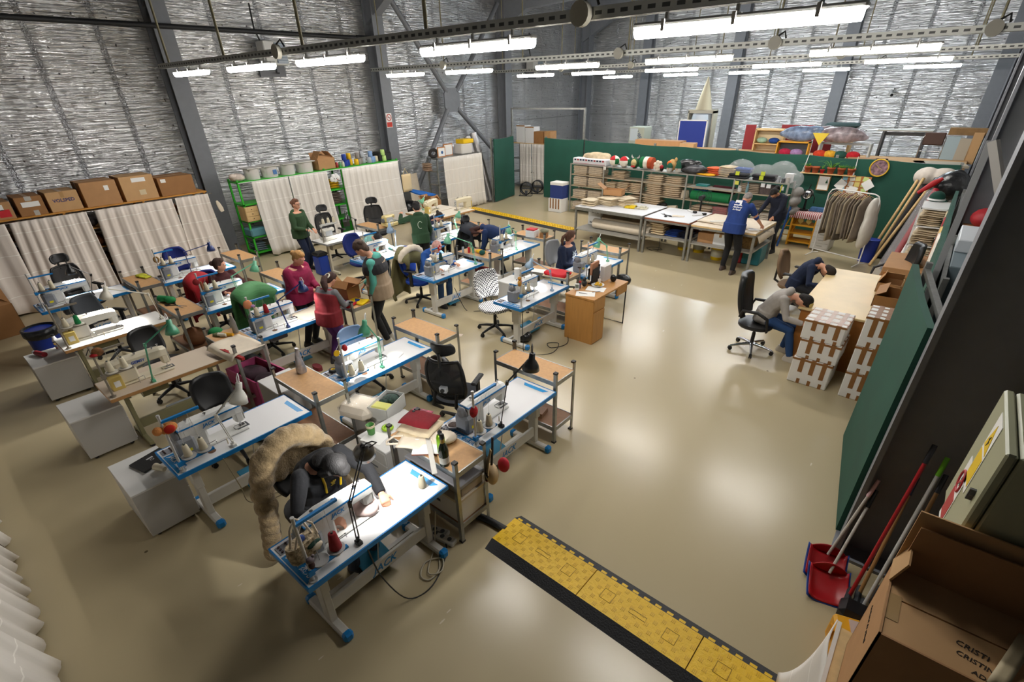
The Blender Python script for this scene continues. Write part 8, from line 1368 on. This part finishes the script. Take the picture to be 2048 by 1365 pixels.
orn('red felt star hanging from the stand of the person in denim', -6.40, 5.68, TZ+.53, [('star', MB().prism([((.055 if k % 2 == 0 else .025)*math.sin(k*PI/5), (.055 if k % 2 == 0 else .025)*math.cos(k*PI/5)) for k in range(10)], -.008, .008, 0, 'yz'), mat('#b3121e', .8)), ('centre', MB().ell((.01, 0, 0), (.006, .014, .014), 0, 8, 6), WHITE)])
orn('white felt mouse face on the stand of the person in denim', -6.40, 5.52, TZ+.42, [('face', MB().ell((0, 0, 0), (.02, .05, .035), 0, 12, 8).ell((0, -.05, .03), (.015, .03, .03), 0, 10, 6).ell((0, .05, .03), (.015, .03, .03), 0, 10, 6), mat('#d9d2c6', .9))])
orn('golden felt teddy on the stand of the checkered station', -4.43, 5.42, TZ+.42, [('body', MB().ell((0, 0, -.03), (.03, .035, .05), 0, 12, 8).ell((0, 0, .04), (.03, .03, .03), 0, 10, 7), mat('#c08a3a', .9)), ('ribbon', MB().ell((.02, .02, .0), (.012, .02, .02), 0, 8, 6), mat('#d8a8a0', .8))])
orn('tiny grey and brown felt mouse on the front table pole', -2.47, .80, TZ+.17, [('body', MB().ell((0, 0, 0), (.02, .022, .035), 0, 10, 7), mat('#3a2622', .9)), ('head', MB().ell((0, 0, .05), (.024, .028, .024), 0, 10, 7).ell((0, .025, .07), (.012, .012, .012), 0, 8, 5), mat('#6e6468', .9))])
# macrame bag on the front stand
t = thing('crochet_bag', 'cream crochet handbag hanging from the front thread stand', 'bag', (-2.60, .83, .86), .1); LACE = mat('#bba98a', .9, noise=.75, scale=38, bump=1.4, bscale=48)
obj('bag_body', MB().loft([((0, 0, z), (0, 1, 0), (1, 0, 0), rx, ry) for z, rx, ry in ((0, .085, .03), (.03, .11, .05), (.1, .12, .055), (.17, .115, .05))], n=24), LACE, t); obj('handle', MB().tube([(.0, -.08, .17), (0, -.05, .3), (0, .0, .37), (0, .05, .3), (0, .08, .17)], .008, 0, 6).tube([(.04, -.07, .17), (.05, -.02, .3), (.05, .03, .36), (.05, .08, .29), (.04, .1, .17)], .008, 0, 6), CANVAS, t); obj('bow', MB().ell((.055, .05, .12), (.02, .055, .022), 0, 12, 7), mat('#12382c', .8), t); obj('ribbon', MB().ell((.065, .06, .1), (.02, .045, .03), 0, 10, 7), CANVAS, t); obj('contents', MB().ell((0, .0, .18), (.025, .03, .03), 0, 10, 6), mat('#2a4a9a', .6), t)
put('conecream', cone, CONES['cream'], (-2.53, 1.0, TZ+.05), 0, 'cream thread cone behind the crochet handbag', 'thread cones')
t = thing('doll_head', 'beige cloth doll bag with drawn angry eyes hanging on the front rack post', 'bag', (-2.40, 2.50, .55), -.6); obj('head', MB().ell((0, 0, .02), (.085, .06, .11), 0, 16, 10), mat('#c9b089', .9, noise=.1), t)
for s in (-1, 1): obj('eye', MB().ell((s*.035, -.055, .035), (.022, .008, .016), 0, 10, 6), BLACK, t); obj('pupil', MB().ell((s*.035, -.063, .032), (.009, .004, .009), 0, 8, 5), WHITE, t); obj('brow', MB().bar((s*.01, -.06, .05), (s*.06, -.05, .07), .01, .008), BLACK, t)
obj('mouth', MB().bar((-.01, -.06, -.04), (.035, -.056, -.028), .012, .008), mat('#7a1a1c', .8), t); mb = MB(); r = random.Random(6)
for k in range(14): mb.tube([(r.uniform(-.02, .02), .0, .3), (r.uniform(-.05, .05), -.03, .18), (-.07+.011*k, -.05, .07)], .006, 0, 5)
obj('hair', mb, mat('#c2aa80', .9), t); obj('strap', MB().tube([(0, 0, .12), (-.02, .02, .3), (-.04, .03, .40)], .012, 0, 6), BLACK, t); single('red_pouch', MB().ell((0, 0, 0), (.06, .05, .08), 0, 12, 8), mat('#b3182c', .7), 'red pouch behind the doll bag', 'pouch', None, (-2.36, 2.62, .62))
# cap being sewn and tape measure on the front woman
t = thing('sewn_cap', 'pale pink cap being sewn under the front machine needle', 'cap', (-2.78, 1.42, TZ+.01)); obj('crown', MB().ell((0, 0, .02), (.12, .10, .07), 0, 18, 10), mat('#d9c2bd', .85, noise=.08), t); obj('lining', MB().ell((-.06, .06, .07), (.05, .03, .03), 0, 12, 7), mat('#d0205a', .8, noise=.6, scale=30), t)
R6, I6 = P[6]; sp, rf = I6['sp'], I6['rf']
def on_front(I, t, side, out): r_, f_ = I['rf'](t); return I['sp'](t)+r_*side+f_*out
obj('tape_measure', MB().tube([on_front(I6, .97, .07, .08), on_front(I6, .8, .075, .155), on_front(I6, .55, .07, .175)], .011, 0, 6).tube([on_front(I6, .97, -.07, .08), on_front(I6, .8, -.075, .155), on_front(I6, .5, -.07, .175)], .011, 0, 6), mat('#e0b80e', .5), R6)
c = on_front(I6, .68, .0, .165); r_, f_ = rf(.68); n_ = I6['tg'](.68); GOLD = mat('#c9a92a', .5); mb = MB()
for a in (-.6, 0, .6): mb.bar(tuple(c-n_*.01), tuple(c+(n_*math.cos(a)+r_*math.sin(a))*.035), .014, .006, 0, f_)
mb.bar(tuple(c-n_*.02-r_*.02), tuple(c-n_*.02+r_*.02), .006, .006, 0, f_); obj('chest_emblem', mb, GOLD, R6)
# prints on clothes
R13, I13 = P[13]; r_, f_ = I13['rf'](.72); n_ = I13['tg'](.72); c = I13['sp'](.72)-f_*.157
PRW = mat('#e6e6ea', .8)
def plate13(du, dv, w_, h_): return MB()
mb = MB()
for (u0, u1, v0, v1) in ((-.075, .06, .085, .12), (.02, .06, .03, .085), (-.075, -.05, .06, .085), (-.085, .08, .015, .032), (-.04, .02, .07, .085)):
    p = [c+r_*a+n_*b for a, b in ((u0, v0), (u1, v0), (u1, v1), (u0, v1))]; mb.add([tuple(q) for q in p]+[tuple(q-f_*.004) for q in p], [(0, 1, 2, 3), (7, 6, 5, 4), (0, 4, 5, 1), (1, 5, 6, 2), (2, 6, 7, 3), (3, 7, 4, 0)])
obj('back_print', mb, PRW, R13); o = text('Atelierul', .052, PRW, frame(c-f_*.004-n_*.02, r_, n_), R13, .2, .001, 'back_lettering'); text('de Pânză', .045, PRW, frame(c-f_*.006-n_*.07, r_, n_), R13, .2, .001, 'back_lettering')
R12, I12 = P[12]; mb = MB(); r_, f_ = I12['rf'](.6); n_ = I12['tg'](.6); c = I12['sp'](.6)+f_*.168
for k in range(14): a = 2*PI*k/14; d = r_*math.cos(a)+n_*math.sin(a); mb.bar(tuple(c+d*.02), tuple(c+d*(.05+.03*(k % 3))), .014, .004, 0, f_)
obj('chest_print', mb, mat('#c9d3de', .8), R12)
R8, I8 = P[8]; r_, f_ = I8['rf'](.5); n_ = I8['tg'](.5); c = I8['sp'](.5)-f_*.17; obj('back_print', MB().tube([tuple(c+r_*(.05*math.cos(a))+n_*(.07*math.sin(a))) for a in [.6+4.6*k/16 for k in range(17)]], .006, 0, 5), mat('#b9c4b4', .8), R8)
R1, I1 = P[1]; h = I1['HA'][1]; t = thing('dark_cloth', 'dark patterned cloth held by the woman in dark green hoodie', 'cloth', (-11.0, 5.65, 0), hd(.75, .35)); obj('cloth', MB().sheet(lambda u, v: (h.x-.05+.12*u+.12*v, h.y-.02+.1*u+.06*v, h.z+.02-.42*v), 6, 8, .012), mat('#23262c', .8, noise=.8, scale=14), t)
# folded lanyard on the blonde woman, prints done; sticker on floor, papers
single('floor_papers', MB().box(-.07, .07, -.05, .05, 0, .003), mat('#d9c9b8', .7), 'small pale paper on the floor left of the checkered chair', 'paper', None, (-5.65, 5.25, 0), .4)
